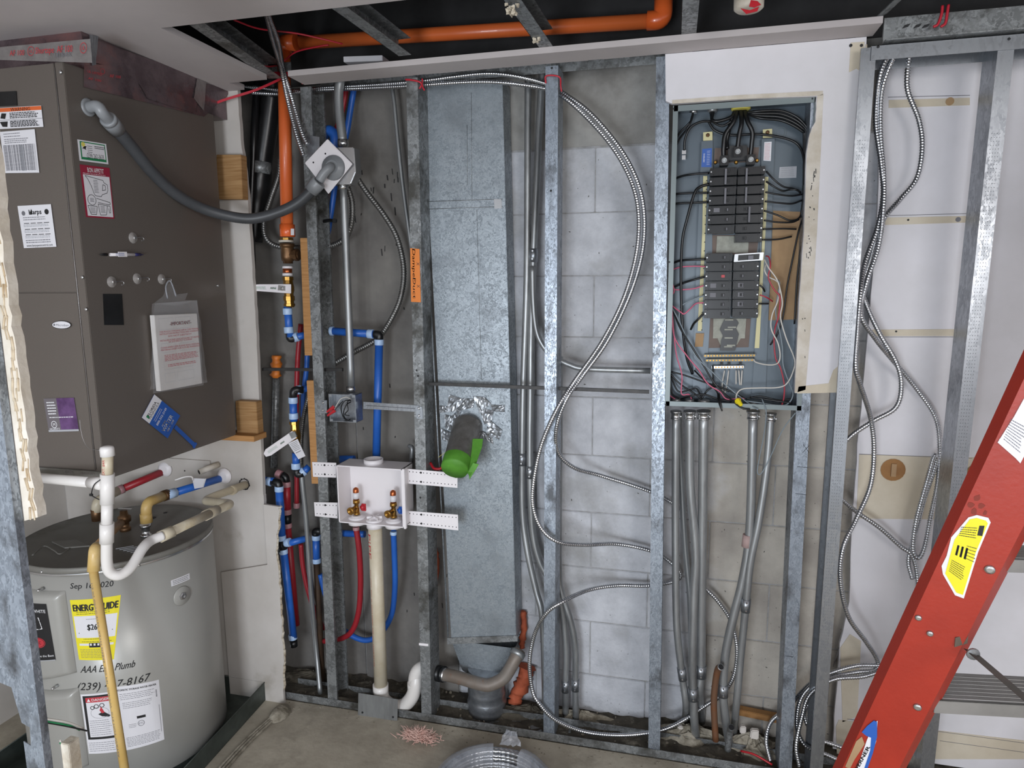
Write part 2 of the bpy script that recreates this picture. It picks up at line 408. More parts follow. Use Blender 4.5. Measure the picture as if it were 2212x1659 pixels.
m = mat('clear_plastic', '#e8eaee', None, .12, trans=.0, alpha=.13, spec=.9); M['clear'] = m
M['clear2'] = mat('cloudy_plastic_film', '#c0c3ca', '#9a9ea6', .22, alpha=.40, bump=.9, bscale=14, scale=20)
M['glass'] = mat('suction_cup', '#b9b4b0', None, .12, alpha=.45, spec=.8)
# ================================================================ the setting
YS = 2.08; YW = 2.27
def struct(o): o['kind'] = 'structure'; return o
rnd = random.Random(3)
struct(MB().box((-2.6, -1.2, -.12), (2.6, 2.075, 0)).build('floor', M['floor']))
def dirtf(u, v):
    x = -1.6+u*3.0; y = 2.075+v*.2
    h = .004+.012*rnd.random()+.02*max(0, math.sin(x*5+1))*rnd.random()
    if v < .05: h = 0.001
    return (x, y, h-.004)
struct(MB().grid(dirtf, 90, 10).add([(-1.6, 2.075, -.1), (1.4, 2.075, -.1), (1.4, 2.3, -.1), (-1.6, 2.3, -.1)], [(0, 1, 2, 3)]).build('floor', M['dirt'], recalc=False))
wb = struct(MB().box((-2.6, YW+.0035, -.1), (2.6, YW+.2, 2.8)).build('wall_back', M['mortar']))
M['pit'] = mat('block_pit', '#55534f', None, .95)
ZJ = [-.055+.2055*k for k in range(0, 11)]      # bed joints
def pores(o, x0, x1, z0, z1, d):      # open pits in the block face
    if z1 < .05 or x0 < -.8: return
    mb = MB(); n = 34 if x0 > 0 else 12
    for i in range(int(n*(x1-x0)/.4)):
        x = rnd.uniform(x0+.008, x1-.01); z = rnd.uniform(max(z0, 0)+.008, z1-.008); s = rnd.uniform(.001, .0028); a = rnd.random()*3
        if rnd.random() < .1: s *= 1.8
        c = Vector((x, YW+d-.0003, z)); mb.add([c+Vector((math.cos(a+k*1.57)*s*(1 if k % 2 else .45), 0, math.sin(a+k*1.57)*s*(1 if k % 2 else .45))) for k in range(4)], [(0, 1, 2, 3)])
    mb.build('pits', M['pit'], o)['kind'] = 'stuff'
def block(x0, x1, z0, z1):
    g = .002; d = rnd.uniform(-.001, .001)
    o = MB().box((x0+g, YW+d, max(0, z0)+g), (x1-g, YW+.02, z1-g)).build('block', M['block'], wb, bevel=.002)
    if o: pores(o, x0, x1, z0, z1, d)
for r in range(10):
    z0, z1 = ZJ[r], ZJ[r+1]
    off = -.281+(0 if r % 2 == 1 else .2)
    for k in range(-4, 5):
        x0 = off+.4*k; x1 = x0+.4
        if x1 > 1.5 or x0 < -.85-.4: continue
        x0 = max(x0, -.78)
        if x1-x0 > .05: block(x0, x1, z0, z1)
MB().box((-2.5, YW-.004, 2.262), (2.4, YW+.03, 2.72)).build('beam_face', M['darkconc'], wb)  # beam above the strip coloured darker to paint in the plenum's shade
MB().box((-.78, YW+.001, 2.0045), (1.6, YW+.02, 2.262)).build('beam_face', M['beam'], wb, 'poured concrete beam above the blocks')
MB().box((-1.17, YW-.003, 0.0), (-.785, YW+.02, 2.8)).build('column_face', M['concrete'], wb, 'smooth poured concrete column face')
MB().box((-2.0, YW-.001, 0.0), (-1.175, YW+.02, 2.8)).build('column_face', M['concrete'], wb)
struct(MB().box((-2.6, -.92, 2.205), (2.6, -.9, 2.72)).build('light_blocker_1', M['darkconc'])); struct(MB().box((-2.62, -.9, 2.205), (-2.6, 2.3, 2.72)).build('light_blocker_2', M['darkconc'])); struct(MB().box((2.6, -.9, 0), (2.62, 2.3, 2.72)).build('wall_right', M['darkconc']))  # unseen bulkheads and side wall added to keep world light out of the plenum
# small board marks and chips in the poured concrete
cb = MB()
for i in range(34):
    x = rnd.uniform(-1.15, -.8); z = rnd.choice([rnd.uniform(1.65, 1.95), rnd.uniform(.3, 1.5)])
    wv, hv = rnd.uniform(.002, .005), rnd.uniform(.006, .03)
    a = rnd.uniform(-.4, .4)
    cb.obox((x, YW-.0045, z), (wv, 0, wv*a), (0, .002, 0), (hv*a*.4, 0, hv))
cb.build('chip', M['darkconc'], wb, 'dark chips and form marks in the concrete')['kind'] = 'stuff'
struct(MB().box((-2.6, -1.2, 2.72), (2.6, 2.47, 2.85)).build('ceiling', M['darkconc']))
cl = MB()
cl.box((-2.6, -.9, 2.205), (2.6, 1.535, 2.221)); cl.box((-2.6, 1.535, 2.205), (-1.283, 1.985, 2.221)); cl.box((-2.6, 1.985, 2.205), (-1.42, 2.064, 2.221))
struct(cl.build('ceiling', M['ceil']))
st = MB(); n = 40
for i in range(n):
    x0 = -1.2+i*1.672/n; x1 = x0+1.672/n; j = rnd.uniform(-.002, .0015)
    st.box((x0, 1.972, 2.205), (x1, 2.066+j, 2.2215))
s_ = struct(st.build('trim_1', M['ceil'])); 
struct(MB().box((-2.36, -.9, 0), (-2.34, 2.064, 2.205)).build('wall_left', M['drywall2']))
# drywall wing behind the air handler, with a torn right edge
def torn(pts, amp, seed, n=7):
    rr = random.Random(seed); out = []
    for a, b in zip(pts, pts[1:]):
        for k in range(n): out.append((a[0]+(b[0]-a[0])*k/n+rr.uniform(-amp, amp), a[1]+(b[1]-a[1])*k/n+rr.uniform(-1, 1)))
    return out+[pts[-1]]
def sheet(poly, y0, y1): return MB().prism([Vector((p.x, y0, p.z)) for p in poly], (0, y1-y0, 0))
edge = torn([(512, 181), (520, 300), (535, 420), (546, 600), (553, 700), (560, 870), (568, 1060), (570, 1088)], .7, 1)
pl = [P(x, y, YS-.015) for x, y in edge]
wl = struct(sheet([Vector((-2.34, 0, 2.205)), Vector((pl[0].x, 0, 2.205))]+pl+[Vector((pl[-1].x, 0, 0)), Vector((-2.34, 0, 0))], YS-.015, YS+.001).build('wall_back', M['drywall2']))
e2 = torn([(604, 1094), (601, 1130), (597, 1190), (603, 1260), (608, 1340), (612, 1430), (612, 1490)], 2.2, 2)
p2 = [P(x, y, YS-.026) for x, y in e2]
x0_ = P(569, 1085, YS-.026).x
sheet([Vector((x0_, 0, p2[0].z+.004))]+p2+[Vector((p2[-1].x, 0, 0)), Vector((x0_-.2, 0, 0)), Vector((x0_-.2, 0, .5)), Vector((x0_, 0, .55))], YS-.027, YS-.016).build('drywall_patch', M['drywall2'], wl, 'torn lower drywall layer')
g = MB()
for a, b in zip(p2, p2[1:]): g.tube([a+Vector((.001, .004, 0)), b+Vector((.001, .004, 0))], rnd.uniform(.003, .006), 5)
g.build('torn_edge', M['gyp'], wl)['kind'] = 'stuff'
# painted drywall above and beside the panel
outer = [P(1437, 119, YS-.015), P(1872, 92, YS-.015)]+[P(x, y, YS-.015) for x, y in torn([(1871, 95), (1868, 200), (1858, 320), (1848, 440), (1838, 560), (1826, 680), (1814, 790), (1808, 848)], 1.6, 5)]
inner = [P(x, y, YS-.015) for x, y in torn([(1716, 850), (1723, 700), (1736, 500), (1742, 330), (1748, 290), (1761, 262), (1764, 208)], .8, 15, 4)]+[ P(1600, 214, YS-.015), P(1452, 224, YS-.015), P(1438, 218, YS-.015)]
wr = struct(sheet([Vector((P(1437, 119, YS-.015).x, 0, 2.204)), Vector((P(1871, 95, YS-.015).x, 0, 2.204))]+outer[2:]+inner, YS-.015, YS+.001).build('wall_back', M['drywall']))
# raised plaster border round the panel cut-out and torn edges
g = MB()
bor = [[(1765, 208), (1779, 202), (1765, 500), (1752, 700), (1740, 842), (1717, 849), (1724, 700), (1737, 500), (1743, 330), (1749, 290), (1762, 262)], [(1452, 224), (1452, 216), (1600, 205), (1778, 196), (1777, 206), (1600, 214)]]
for b in bor: g.prism([P(x, y, YS-.0165) for x, y in b], (0, .003, 0))
g.build('plaster_border', M['plaster'], wr, 'rough raised plaster border')
g = MB()
o2 = outer[2:]
for a, b in zip(o2, o2[1:]): g.tube([a+Vector((.0, .002, 0)), b+Vector((.0, .002, 0))], rnd.uniform(.003, .0055), 5)
g.build('torn_edge', M['cream'], wr)['kind'] = 'stuff'
g = MB()
g.prism([P(x, y, YS-.0165) for x, y in ((1722, 850), (1725, 835), (1790, 828), (1800, 800), (1812, 790), (1808, 848))], (0, .003, 0))
g.prism([P(x, y, YS-.0165) for x, y in ((1838, 92), (1868, 90), (1862, 155), (1850, 148), (1834, 156))], (0, .003, 0))
g.build('plaster_patch', M['cream'], wr, 'cream filler patch')
for x, y in ((1838, 98), (1861, 98)):
    c = P(x, y, YS-.0168); MB().cyl(c, c+Vector((0, .002, 0)), .0042, 10).build('screw', M['ink'], wr)
g = MB()
for i in range(26):      # black marks where paint has come off along the cut edge
    t = rnd.choice([rnd.random(), rnd.uniform(.25, .45), rnd.uniform(.5, .6)]); y = 230+t*560; x = 1768-t*32+rnd.uniform(-3, 3)-(6 if i > 12 else 0)
    c = P(x, y, YS-.0172); hh = rnd.choice([.002, .003, .004, .006, .013])
    g.obox(c, (rnd.uniform(.001, .003), 0, 0), (0, .001, 0), (rnd.uniform(-.002, .002), 0, hh))
g.build('paint_loss', M['ink'], wr, 'dark chips along the cut-out')['kind'] = 'stuff'
# white wall on the right, beyond the open studs
YR = 2.235
xr0 = P(1905, 130, YR).x
e3 = torn([(1908, 112), (1902, 300), (1893, 500), (1882, 640), (1868, 800), (1853, 960), (1842, 1110), (1835, 1300), (1815, 1390), (1806, 1500), (1800, 1600)], 1.2, 9, 4)
q = [P(x, y, YR) for x, y in e3]
wR = struct(sheet([Vector((q[0].x, 0, 2.205))]+q+[Vector((q[-1].x, 0, .02)), Vector((2.6, 0, .02)), Vector((2.6, 0, 2.205))], YR, YR+.013).build('wall_right', M['drywall']))
def seam(p, m, lab=None, nm='seam_strip', t=.0015):
    return MB().prism([P(x, y, YR-t) for x, y in p], (0, t+.001, 0)).build(nm, m, wR, lab)
seam([(1920, 216), (2095, 211), (2095, 227), (1920, 233)], M['cream'])
seam([(1913, 470), (2113, 466), (2112, 480), (1912, 486)], M['cream'])
seam([(1880, 712), (2086, 711), (2085, 726), (1880, 726)], M['cream'])
seam([(1856, 982), (2170, 990), (2100, 1135), (2020, 1122), (1850, 1120)], M['cream'], 'cream unpainted band of drywall', 'drywall_band')
seam([(1812, 1555), (2040, 1580), (2212, 1600), (2212, 1640), (1808, 1640), (1806, 1570)], M['cream'], 'cream lower band of drywall', 'drywall_band')
seam([(1836, 1370), (1860, 1385), (1852, 1548), (1820, 1560), (1815, 1400)], M['cream'], 'curled paper edge', 'drywall_band')
for (x, y, r) in ((1929, 1015, .034), (2116, 1026, .036)):
    c = P(x, y, YR-.0035)
    b = MB(); b.lathe(c, (0, 1, 0), [(-.0005, r*1.03), (.0, r), (.004, r*.95)], 18); b.mat(1).box((c.x-.006, c.y-.006, c.z-.02), (c.x+.008, c.y+.001, c.z+.02))
    b.build('cut_hole', [M['tan'], M['card']], wR, 'round brown cut hole')
for (x, y, r, m_) in ((2052, 219, .011, 'card'), (2050, 219, .004, 'tan'), (2070, 474, .007, 'ink2'), (1962, 475, .003, 'ink'), (2069, 719, .006, 'tan'), (1936, 716, .003, 'ink')):
    c = P(x, y, YR-.0025); MB().lathe(c, (0, 1, 0), [(-.0006 if m_ == 'card' else 0, r), (.003, r)], 12).build('nail_hole', M[m_], wR)
g = MB()
for L in (((1918, 210), (2095, 206)), ((1912, 466), (2113, 461)), ((1885, 728), (2086, 728)), ((1856, 981), (2100, 990)), ((1800, 1440), (1812, 1400)), ((1830, 1553), (2212, 1605)), ((2030, 1600), (2212, 1625))):
    g.tube([P(x, y, YR-.0016) for x, y in L], .0008, 4)
g.build('joint_line', M['ink2'], wR)
struct(MB().box((2.5, -1.2, 0), (2.6, 2.235, 2.205)).build('wall_right', M['drywall']))

# ---------------------------------------------------------------- framing
def cstud(pb, pt, wd=.038, dep=.09, web='r', lip=.008, t=.0012):
    """channel stud between two points (front-left corner bottom / top); web on the left or right side"""
    mb = MB(); pb, pt = Vector(pb), Vector(pt); ax = pt-pb
    X = Vector((1, 0, 0)); Y = Vector((0, 1, 0))
    def bar(x0, x1, y0, y1): mb.obox(pb+X*x0+Y*y0, X*(x1-x0), Y*(y1-y0), ax)
    bar(0, wd, 0, t); bar(0, wd, dep-t, dep)
    if web == 'r': bar(wd-t, wd, t, dep-t); bar(0, t, t, lip); bar(0, t, dep-lip, dep-t)
    else: bar(0, t, t, dep-t); bar(wd-t, wd, t, lip); bar(wd-t, wd, dep-lip, dep-t)
    return mb
def stud(tl, bl, label, web, group=None, m='galv', Y=YS, zt=2.203, zb=.002, wd=.038, dep=.09):
    a, b = P(*tl, Y), P(*bl, Y)
    k = (b.x-a.x)/(b.z-a.z)
    pt = Vector((a.x+k*(zt-a.z), Y, zt)); pb = Vector((b.x+k*(zb-b.z), Y, zb))
    t = thing('metal_stud', label, 'stud', group)
    cstud(pb, pt, wd, dep, web).build('channel', M[m], t)
    return t, pb, pt
def holes(t, pb, pt, ys, side, wd=.038):
    for (x, y) in ys:
        c = P(x, y, X=pb.x+(wd if side == 'r' else 0)); c.y = min(max(c.y, YS+.02), YS+.07)
        c.x += .0004*(1 if side == 'r' else -1)
        b = MB(); b.lathe(c, (1, 0, 0), [(-.0003, .001), (0, .001)], 4)
        b = MB().prism([c+Vector((0, math.cos(a)*.013, math.sin(a)*.024)) for a in [2*math.pi*i/14 for i in range(14)]], (.0006 if side == 'r' else -.0006, 0, 0))
        b.build('punched_hole', M['black_steel'], t, 'dark oval knockout')
def screws(t, pts, Y=YS, m='ink', r=.0034):
    for x, y in pts:
        c = P(x, y, Y); MB().lathe(c, (0, -1, 0), [(0, r), (.0012, r*.8), (.0018, r*.3)], 10).build('screw', M[m], t)
sA, *_ = stud((648, 178), (709, 1522), 'metal stud left of the white washer box, beside the wooden strips', 'l', 'wall studs', 'galvd')
sB, b1, b2 = stud((877, 160), (911, 1555), 'metal stud with orange tape on its face, left of the wide duct', 'r', 'wall studs', 'galvd')
holes(sB, b1, b2, ((925, 1255), (929, 1370)), 'r')
MB().prism([P(x, y, YS-.0008) for x, y in ((905, 1389), (925, 1391), (925, 1396), (905, 1394))], (0, .001, 0)).build('paint_mark', M['white'], sB, 'white paint streak')
screws(sB, ((900, 800), (903, 812), (908, 1075)))
sC, *_ = stud((1178, 300), (1174, 1598), 'bright galvanized stud just right of the duct, in front of the conduits', 'r', 'wall studs', 'galv')
screws(sC, ((1192, 147), (1190, 412)))
sD, *_ = stud((1416, 250), (1400, 1640), 'galvanized stud running down the left side of the breaker panel', 'l', 'wall studs', 'galv')
sE, *_ = stud((1719, 900), (1683, 1650), 'galvanized stud under the right corner of the breaker panel', 'l', 'wall studs', 'galv')
for pts in (((1735, 960), (1748, 978)), ((1734, 978), (1748, 962)), ((1722, 1008), (1744, 1010)), ((1718, 1066), (1742, 1069)), ((1697, 1417), (1714, 1419))):
    MB().tube([P(x, y, YS-.0006) for x, y in pts], .0007, 4).build('pen_mark', M['ink'], sE)
sF, f1, f2 = stud((1858, 140), (1750, 1655), 'tall new stud at the right edge of the torn drywall', 'r', 'open studs on the right', 'galvn', Y=2.025, zt=2.165, wd=.036)
sG, g1, g2 = stud((2152, 140), (1992, 1620), 'dimpled new stud behind the red ladder, furthest right', 'l', 'open studs on the right', 'galvn', Y=2.025, zt=2.165, wd=.036)
for t, a, b in ((sF, f1, f2), (sG, g1, g2)):      # knurled dimples
    d = MB()
    for z in [i*.0095 for i in range(int(1.5/.0095))]:
        for u in range(4):
            c = a.lerp(b, (z+.45)/(b-a).length)+Vector((.007+u*.006, -.0003, 0))
            d.add([c+Vector((-.001, 0, 0)), c+Vector((0, 0, -.0012)), c+Vector((.001, 0, 0)), c+Vector((0, 0, .0012)), c+Vector((0, -.0007, 0))], [(0, 1, 4), (1, 2, 4), (2, 3, 4), (3, 0, 4)])
    d.build('dimples', M['galvn'], t)['kind'] = 'stuff'
# tracks
t = thing('bottom_track', 'dirty metal floor track running under all the wall studs', 'track')
def track(x0, x1, y0, z0, up, m, t, nm='channel', dep=.093, fl=.03, th=.0013):
    mb = MB(); s = 1 if up else -1
    mb.box((x0, y0, z0), (x1, y0+dep, z0+s*th)); mb.box((x0, y0, z0), (x1, y0+th, z0+s*fl)); mb.box((x0, y0+dep-th, z0), (x1, y0+dep, z0+s*fl))
    return mb.build(nm, m, t)
track(-1.42, .60, YS-.0025, .001, True, M['galvd'], t)
t = thing('top_track', 'grey top track above the open wall studs', 'track')
track(-1.2, .45, YS-.0025, 2.24, False, M['galvd'], t)
t = thing('header_track', 'dark header track across the tops of the two right studs', 'track')
track(P(1884, 90, 2.02).x, 1.6, 2.021, 2.168, False, M['galvn'], t, fl=.036)
screws(t, ((1897, 101), (2180, 84)), 2.02)
t = thing('upper_header', 'upper dusty steel header with three slots above the right studs', 'track')
mb = MB(); xh = P(1890, 70, 2.03).x
mb.box((xh+.02, 2.03, 2.172), (1.6, 2.04, 2.235)); mb.box((xh+.02, 2.0, 2.172), (1.6, 2.03, 2.175))
mb.build('channel', M['galvd'], t)
for x in (1948, 1972, 1990):
    c = P(x, 62, 2.0298); MB().obox(c, (.014, 0, .003), (0, -.0008, 0), (.006, 0, .008)).build('slot', M['ink'], t)
for i, (x, y) in enumerate(((1948, 60), (1973, 60), (1992, 60))): pass
# black carrying channels
def rod(pts, label, y, r=.0055, nm='carrying_channel'):
    a, b = P(*pts[0], y), P(*pts[1], y)
    o = MB().obox(a+Vector((0, 0, -r*1.1)), b-a, (0, .0095, 0), (0, 0, r*2.2)).build(nm, M['black_steel']); return tag(o, label, 'channel')
rod(((922, 829), (1402, 847)), 'long black carrying channel crossing the duct behind three studs', 2.125, .005)
rod(((566, 798), (739, 799)), 'short black carrying channel stub poking left of the conduit box', 2.105, .0048)
# ceiling joists in the opening
def joist(near, far, label, wd=.04, hgt=.045, Z=2.222, group='ceiling joists over the opening', open_side='r'):
    a, b = P(*near, Z=Z), P(*far, Z=Z); d = (b-a).normalized(); b = a+d*((b-a).length*1.02); s = d.cross(Vector((0, 0, 1))).normalized()
    a = a-d*.35
    t = thing('ceiling_joist', label, 'joist', group); mb = MB(); U = Vector((0, 0, 1)); L = b-a
    mb.obox(a-s*wd/2, L, s*wd, U*.0012); mb.obox(a-s*wd/2+U*hgt, L, s*wd, U*.0012)
    q = a-s*wd/2 if open_side == 'r' else a+s*(wd/2-.0012)
    mb.obox(q, L, s*.0012, U*hgt)
    mb.build('channel', M['galvd'], t); return t
joist((712, 2), (872, 118), 'ceiling joist crossing the left half of the orange pipe')
joist((1108, 2), (1178, 100), 'ceiling joist with plaster crumbs crossing the middle of the orange pipe')
joist((1492, 2), (1487, 78), 'ceiling joist just right of the orange pipe elbow')
joist((425, 52), (592, 168), 'leftmost ceiling joist beside the white ceiling edge', wd=.045)
t = thing('diagonal_brace', 'diagonal steel brace rising right over the corner of the white drywall', 'brace')
a, b = P(1880, 50, 2.0), P(1945, -12, 1.9)
MB().obox(a, b-a, (.038, 0, .02), (0, .002, .003)).build('channel', M['galvd'], t)
for (px, py, Y) in ((1097, 20, 1.62), (1152, 84, 1.9), (1160, 88, 1.93), (1477, 20, 1.6)):
    pass
g = MB(); rr = random.Random(4)
for cx, cy, Y in ((1157, 86, 1.9), (1099, 18, 1.64), (1105, 24, 1.66)):
    c = P(cx, cy, Y)
    for i in range(9):
        p = c+Vector([rr.uniform(-.01, .01) for _ in range(3)]); g.box(p, p+Vector([rr.uniform(.003, .009) for _ in range(3)]), .002)
tag(g.build('plaster_crumbs', M['cream']), 'cream plaster crumbs stuck to the middle ceiling joist', 'crumbs', kind='stuff')
o = MB().obox(P(1152, 85, 1.955), P(1172, 103, 1.975)-P(1152, 85, 1.955), (.006, 0, .002), (0, .002, .004)).build('drywall_sliver', M['drywall']); tag(o, 'white drywall sliver hanging by the middle joist', 'scrap')
# dark joists higher in the plenum
for i, (x0, y0) in enumerate(((-1.05, 0), (-.2, 0), (.5, 0))):
    pass
t = thing('plenum_duct', 'dark grey duct high in the ceiling void behind the orange pipe', 'duct')
MB().box((-.7, 1.65, 2.45), (-.45, 2.1, 2.71)).build('casing', M['galvd'], t, bevel=.003)
t = thing('plenum_duct', 'second dark duct in the ceiling void right of the orange elbow', 'duct')
MB().box((.12, 1.75, 2.42), (.2, 2.2, 2.71)).build('casing', M['galvd'], t, bevel=.003)
# drywall scrap lying on the top track
o = MB().obox(P(742, 134, 2.0), (.12, .02, 0), (0, .05, 0), (0, 0, .016)).build('drywall_scrap', M['drywall'], bevel=.001); tag(o, 'torn drywall scrap lying on the ceiling strip', 'scrap')
# foreground partition at the left
t = thing('metal_stud', 'near spangled stud filling the left edge, its flange torn at the bottom', 'stud')
X0 = -.886
pts = [Vector((X0, .70, 1.76)), Vector((X0, .70, -.0)), Vector((X0-.035, .70, 0))]
poly = [(0, 2.2), (0, 0), (-.035, 0), (-.035, .905), (-.022, .90), (-.020, .93), (-.034, .935), (-.045, .99), (-.09, 1.0), (-.09, 2.2)]
MB().prism([Vector((X0+a, .70, b)) for a, b in poly], (0, .0012, 0)).build('web', M['galv'], t)
MB().box((X0-.0012, .7012, 0), (X0, .712, 2.2)).build('flange', M['galv'], t)
rr = random.Random(77)
edge_ = [(.0215+rr.uniform(-.0022, .0022)+(.002 if z < 1.45 else -.001), z) for z in [1.25+.014*i for i in range(66, -1, -1)]]
t = struct(MB().prism([Vector((X0+dx, .7125, z)) for dx, z in [(.0, 2.2), (.022, 2.2)]+edge_+[(.001, 1.243)]], (0, .014, 0)).build('wall_left', M['plaster']))
g = MB()
for (dx, z), (dx2, z2) in zip(edge_, edge_[1:]):
    for k in range(2):
        o_ = rr.uniform(.002, .014); g.tube([Vector((X0+dx-o_, .7120, z)), Vector((X0+dx2-o_+rr.uniform(-.002, .002), .7120, z2-.004))], rr.uniform(.0006, .0019), 4)
g.build('torn_paper', M['paper'], t)['kind'] = 'stuff'

struct(MB().box((X0-.12, .735, 0), (X0-.0, .76, .93)).build('wall_front', M['darkconc'])) if False else None
a = P(140, 1612, .78)
g = MB().obox(a+Vector((-.009, 0, -.06)), (.017, 0, 0), (0, .02, 0), (0, 0, .064)); tag(g.build('wood_stub', M['gyp'], bevel=.001), 'splintered pale stub beside the near stud at the bottom', 'stub')
# ================================================================ air handler
XS = -1.485
def PX(x, y, off=0.): return P(x, y, X=XS+off)
YF = 1.43
A = thing('air_handler', 'tall taupe metal air handler cabinet covered with stickers', 'air handler')
MB().box((-2.2, YF+.004, 1.05), (XS-.002, 1.985, 2.112)).build('cabinet', M['ahu'], A, bevel=.002)
zs = P(120, 632, YF).z
MB().box((-2.2, YF, zs+.0015), (XS-.028, YF+.005, 2.11)).build('front_panel', M['ahu'], A, 'upper front panel', bevel=.001)
MB().box((-2.2, YF-.001, 1.078), (XS-.028, YF+.005, zs-.0015)).build('front_panel', M['ahu'], A, 'lower front panel', bevel=.001)
MB().box((XS-.026, YF+.001, 1.052), (XS, 1.985, 2.112)).build('side_panel', M['ahu'], A, bevel=.0015)
MB().tube([Vector((XS-.0265, YF+.0005, z)) for z in (1.08, 2.1)], .0011, 5).build('corner_seam', M['tape'], A, 'pale seam bead down the corner')
MB().box((-2.2, YF-.001, 1.05), (XS-.004, YF+.004, 1.074)).build('base_rail', M['heatert'], A, 'grey stamped base rail', bevel=.001)
q = quad(P(60, 1008, YF-.0012), P(210, 1012, YF-.0012), P(210, 1030, YF-.0012), P(60, 1026, YF-.0012))
Decal(*q).text('SIDE', .6, .5, .011, M['tape']).build('stamped_word', A); Decal(*q).text('RETURN', .87, .4, .008, M['tape']).build('stamped_word', A)
for x, y in ((131, 156), (178, 599), (186, 668), (470, 617)):
    c = P(x, y, YF-.001) if x < 400 else PX(x, y)
    n = Vector((0, -1, 0)) if x < 400 else Vector((1, 0, 0))
    MB().lathe(c, n, [(0, .005), (.002, .004), (.003, .002)], 10).build('screw', M['chrome'], A)
# rounded notch line low on the front
MB().tube(smooth([P(x, y, YF-.001) for x, y in ((172, 905), (174, 925), (180, 950), (192, 968), (215, 973))], 5), .0008, 4).build('crease', M['tape'], A)
MB().prism([PX(x, y, .0004) for x, y in ((222, 635), (263, 635), (267, 702), (225, 702))], (.0012, 0, 0)).build('black_cover', M['black'], A, 'small black cover plate with a fold line')
MB().prism([P(x, y, YF-.0006) for x, y in ((-60, 202), (36, 197), (38, 228), (-60, 232))], (0, -.002, 0)).build('black_cover', M['black'], A, 'black rectangle at the top left')
def fq(tl, tr, br, bl, o=.0022): return quad(*[P(x, y, YF-o) for x, y in (tl, tr, br, bl)])
def sq(tl, tr, br, bl, o=.0006): return quad(*[PX(x, y, o) for x, y in (tl, tr, br, bl)])
LB, IK, IG = M['lab'], M['ink'], M['ink2']
# warning label
D = Decal(*fq((-80, 238), (89, 228), (94, 274), (-78, 283))).slab(LB)
D.rect(.0, .80, 1, .985, M['labo']).text('WARNING', .74, .885, .009, IK)
D.rect(0, .40, 1, .415, IK).lines(.6, .46, .97, .76, 4, IK, .0022).lines(.6, .06, .97, .37, 5, IK, .0022).poly([(.48, .5), (.5, .74), (.56, .72), (.54, .46)], IK).poly([(.5, .1), (.47, .34), (.57, .34), (.56, .08)], IK)
D.build('warning_sticker', A, 'white warning sticker with orange top band')
D = Decal(*fq((0, 285), (75, 279), (85, 373), (12, 374))).slab(LB)
D.lines(.1, .84, .6, .97, 2, IG, .0016).lines(.1, .7, .85, .83, 3, IG, .0016)
for i in range(22):
    D.lines(.06, .06+i*.028, .95, .085+i*.028, 1, IG, .0018, words=True, ragged=.02)
for u in (.05, .2, .36, .45, .55, .64, .72, .8, .88, .96): D.line([(u, .05), (u, .67)], .0007, IG)
D.rect(.5, .05, .62, .66, M['labg'], .0007).build('data_sticker', A, 'white ratings table sticker')
D = Decal(*fq((38, 445), (110, 441), (122, 533), (52, 536))).slab(LB)
D.text('Harps', .5, .84, .012, IK, bold=.0004).poly([(.33, .78), (.4, .92), (.4, .78)], IK).disc(.15, .82, .006, IG).disc(.85, .83, .007, IK)
D.lines(.12, .64, .88, .74, 2, IG, .0016)
for v in (.58, .44, .31):
    for k in range(4): D.rect(.12+k*.2, v-.008, .28+k*.2, v+.008, IK)
    D.lines(.1, v-.09, .9, v-.02, 2, M['labg'], .0018)
D.lines(.1, .1, .9, .2, 2, IG, .002).text('www.harpspestcontrol.com', .5, .055, .006, IK, width=.8).build('service_sticker', A, 'white service record sticker')
D = Decal(*fq((113, 693), (154, 693), (155, 711), (112, 710), .0028))
Dn = 20
D.poly([(.5+.5*math.cos(2*math.pi*i/Dn), .5+.5*math.sin(2*math.pi*i/Dn)) for i in range(Dn)], IK, .0012)
D.poly([(.5+.47*math.cos(2*math.pi*i/Dn), .5+.44*math.sin(2*math.pi*i/Dn)) for i in range(Dn)], LB, .0015)
D.text('Microban', .55, .48, .006, IG, width=.66, h=.0018).disc(.14, .5, .003, IG, .0018).build('oval_badge', A, 'small oval badge with grey lettering')
D = Decal(*fq((94, 861), (160, 859), (171, 931), (106, 933))).slab(M['lgr3'])
D.rect(.42, .06, 1, 1, M['lpur'], .0007).rect(0, .0, 1, .055, M['labg'], .0007).lines(.08, .5, .38, .92, 5, M['inkw'], .003).lines(.1, .41, .98, .45, 1, M['inkw'], .002)
D.ring(.22, .22, .009, .0016, M['inkw']).text('M', .22, .22, .008, M['inkw']).text('MOFFITT', .22, .08, .006, M['inkw'], width=.34)
D.build('purple_sticker', A, 'purple and grey thank-you sticker')
# side stickers
D = Decal(*sq((167, 301), (229, 311), (234, 355), (172, 347))).slab(LB)
D.rect(.06, .08, .94, .94, M['lgrn'], .0007).rect(.1, .2, .91, .89, LB, .0009).disc(.17, .8, .006, M['yel2'], .001).poly([(.12, .6), (.2, .72), (.28, .74), (.24, .62), (.26, .55), (.18, .6)], IK, .0011)
D.lines(.3, .42, .48, .8, 4, IG, .0015, h=.0011).lines(.55, .66, .92, .82, 2, IK, .0018, h=.0011).text('(239) 262-3633', .55, .3, .012, IK, width=.6, h=.0011)
D.build('contractor_magnet', A, 'white and green business magnet with a phone number')
D = Decal(*sq((172, 355), (236, 363), (247, 473), (186, 469))).slab(M['lmar'])
D.rect(.06, .03, .96, .82, LB, .0007).text('BON APPETIT', .5, .915, .012, M['inkw'], width=.56).lines(.06, .835, .95, .85, 1, M['inkw'], .001)
lw = .0013
D.line([(.12, .8), (.2, .74), (.3, .6), (.36, .47), (.4, .43), (.6, .42), (.64, .46), (.82, .5), (.86, .56), (.86, .66), (.74, .7), (.72, .74), (.12, .8)], lw, IK)
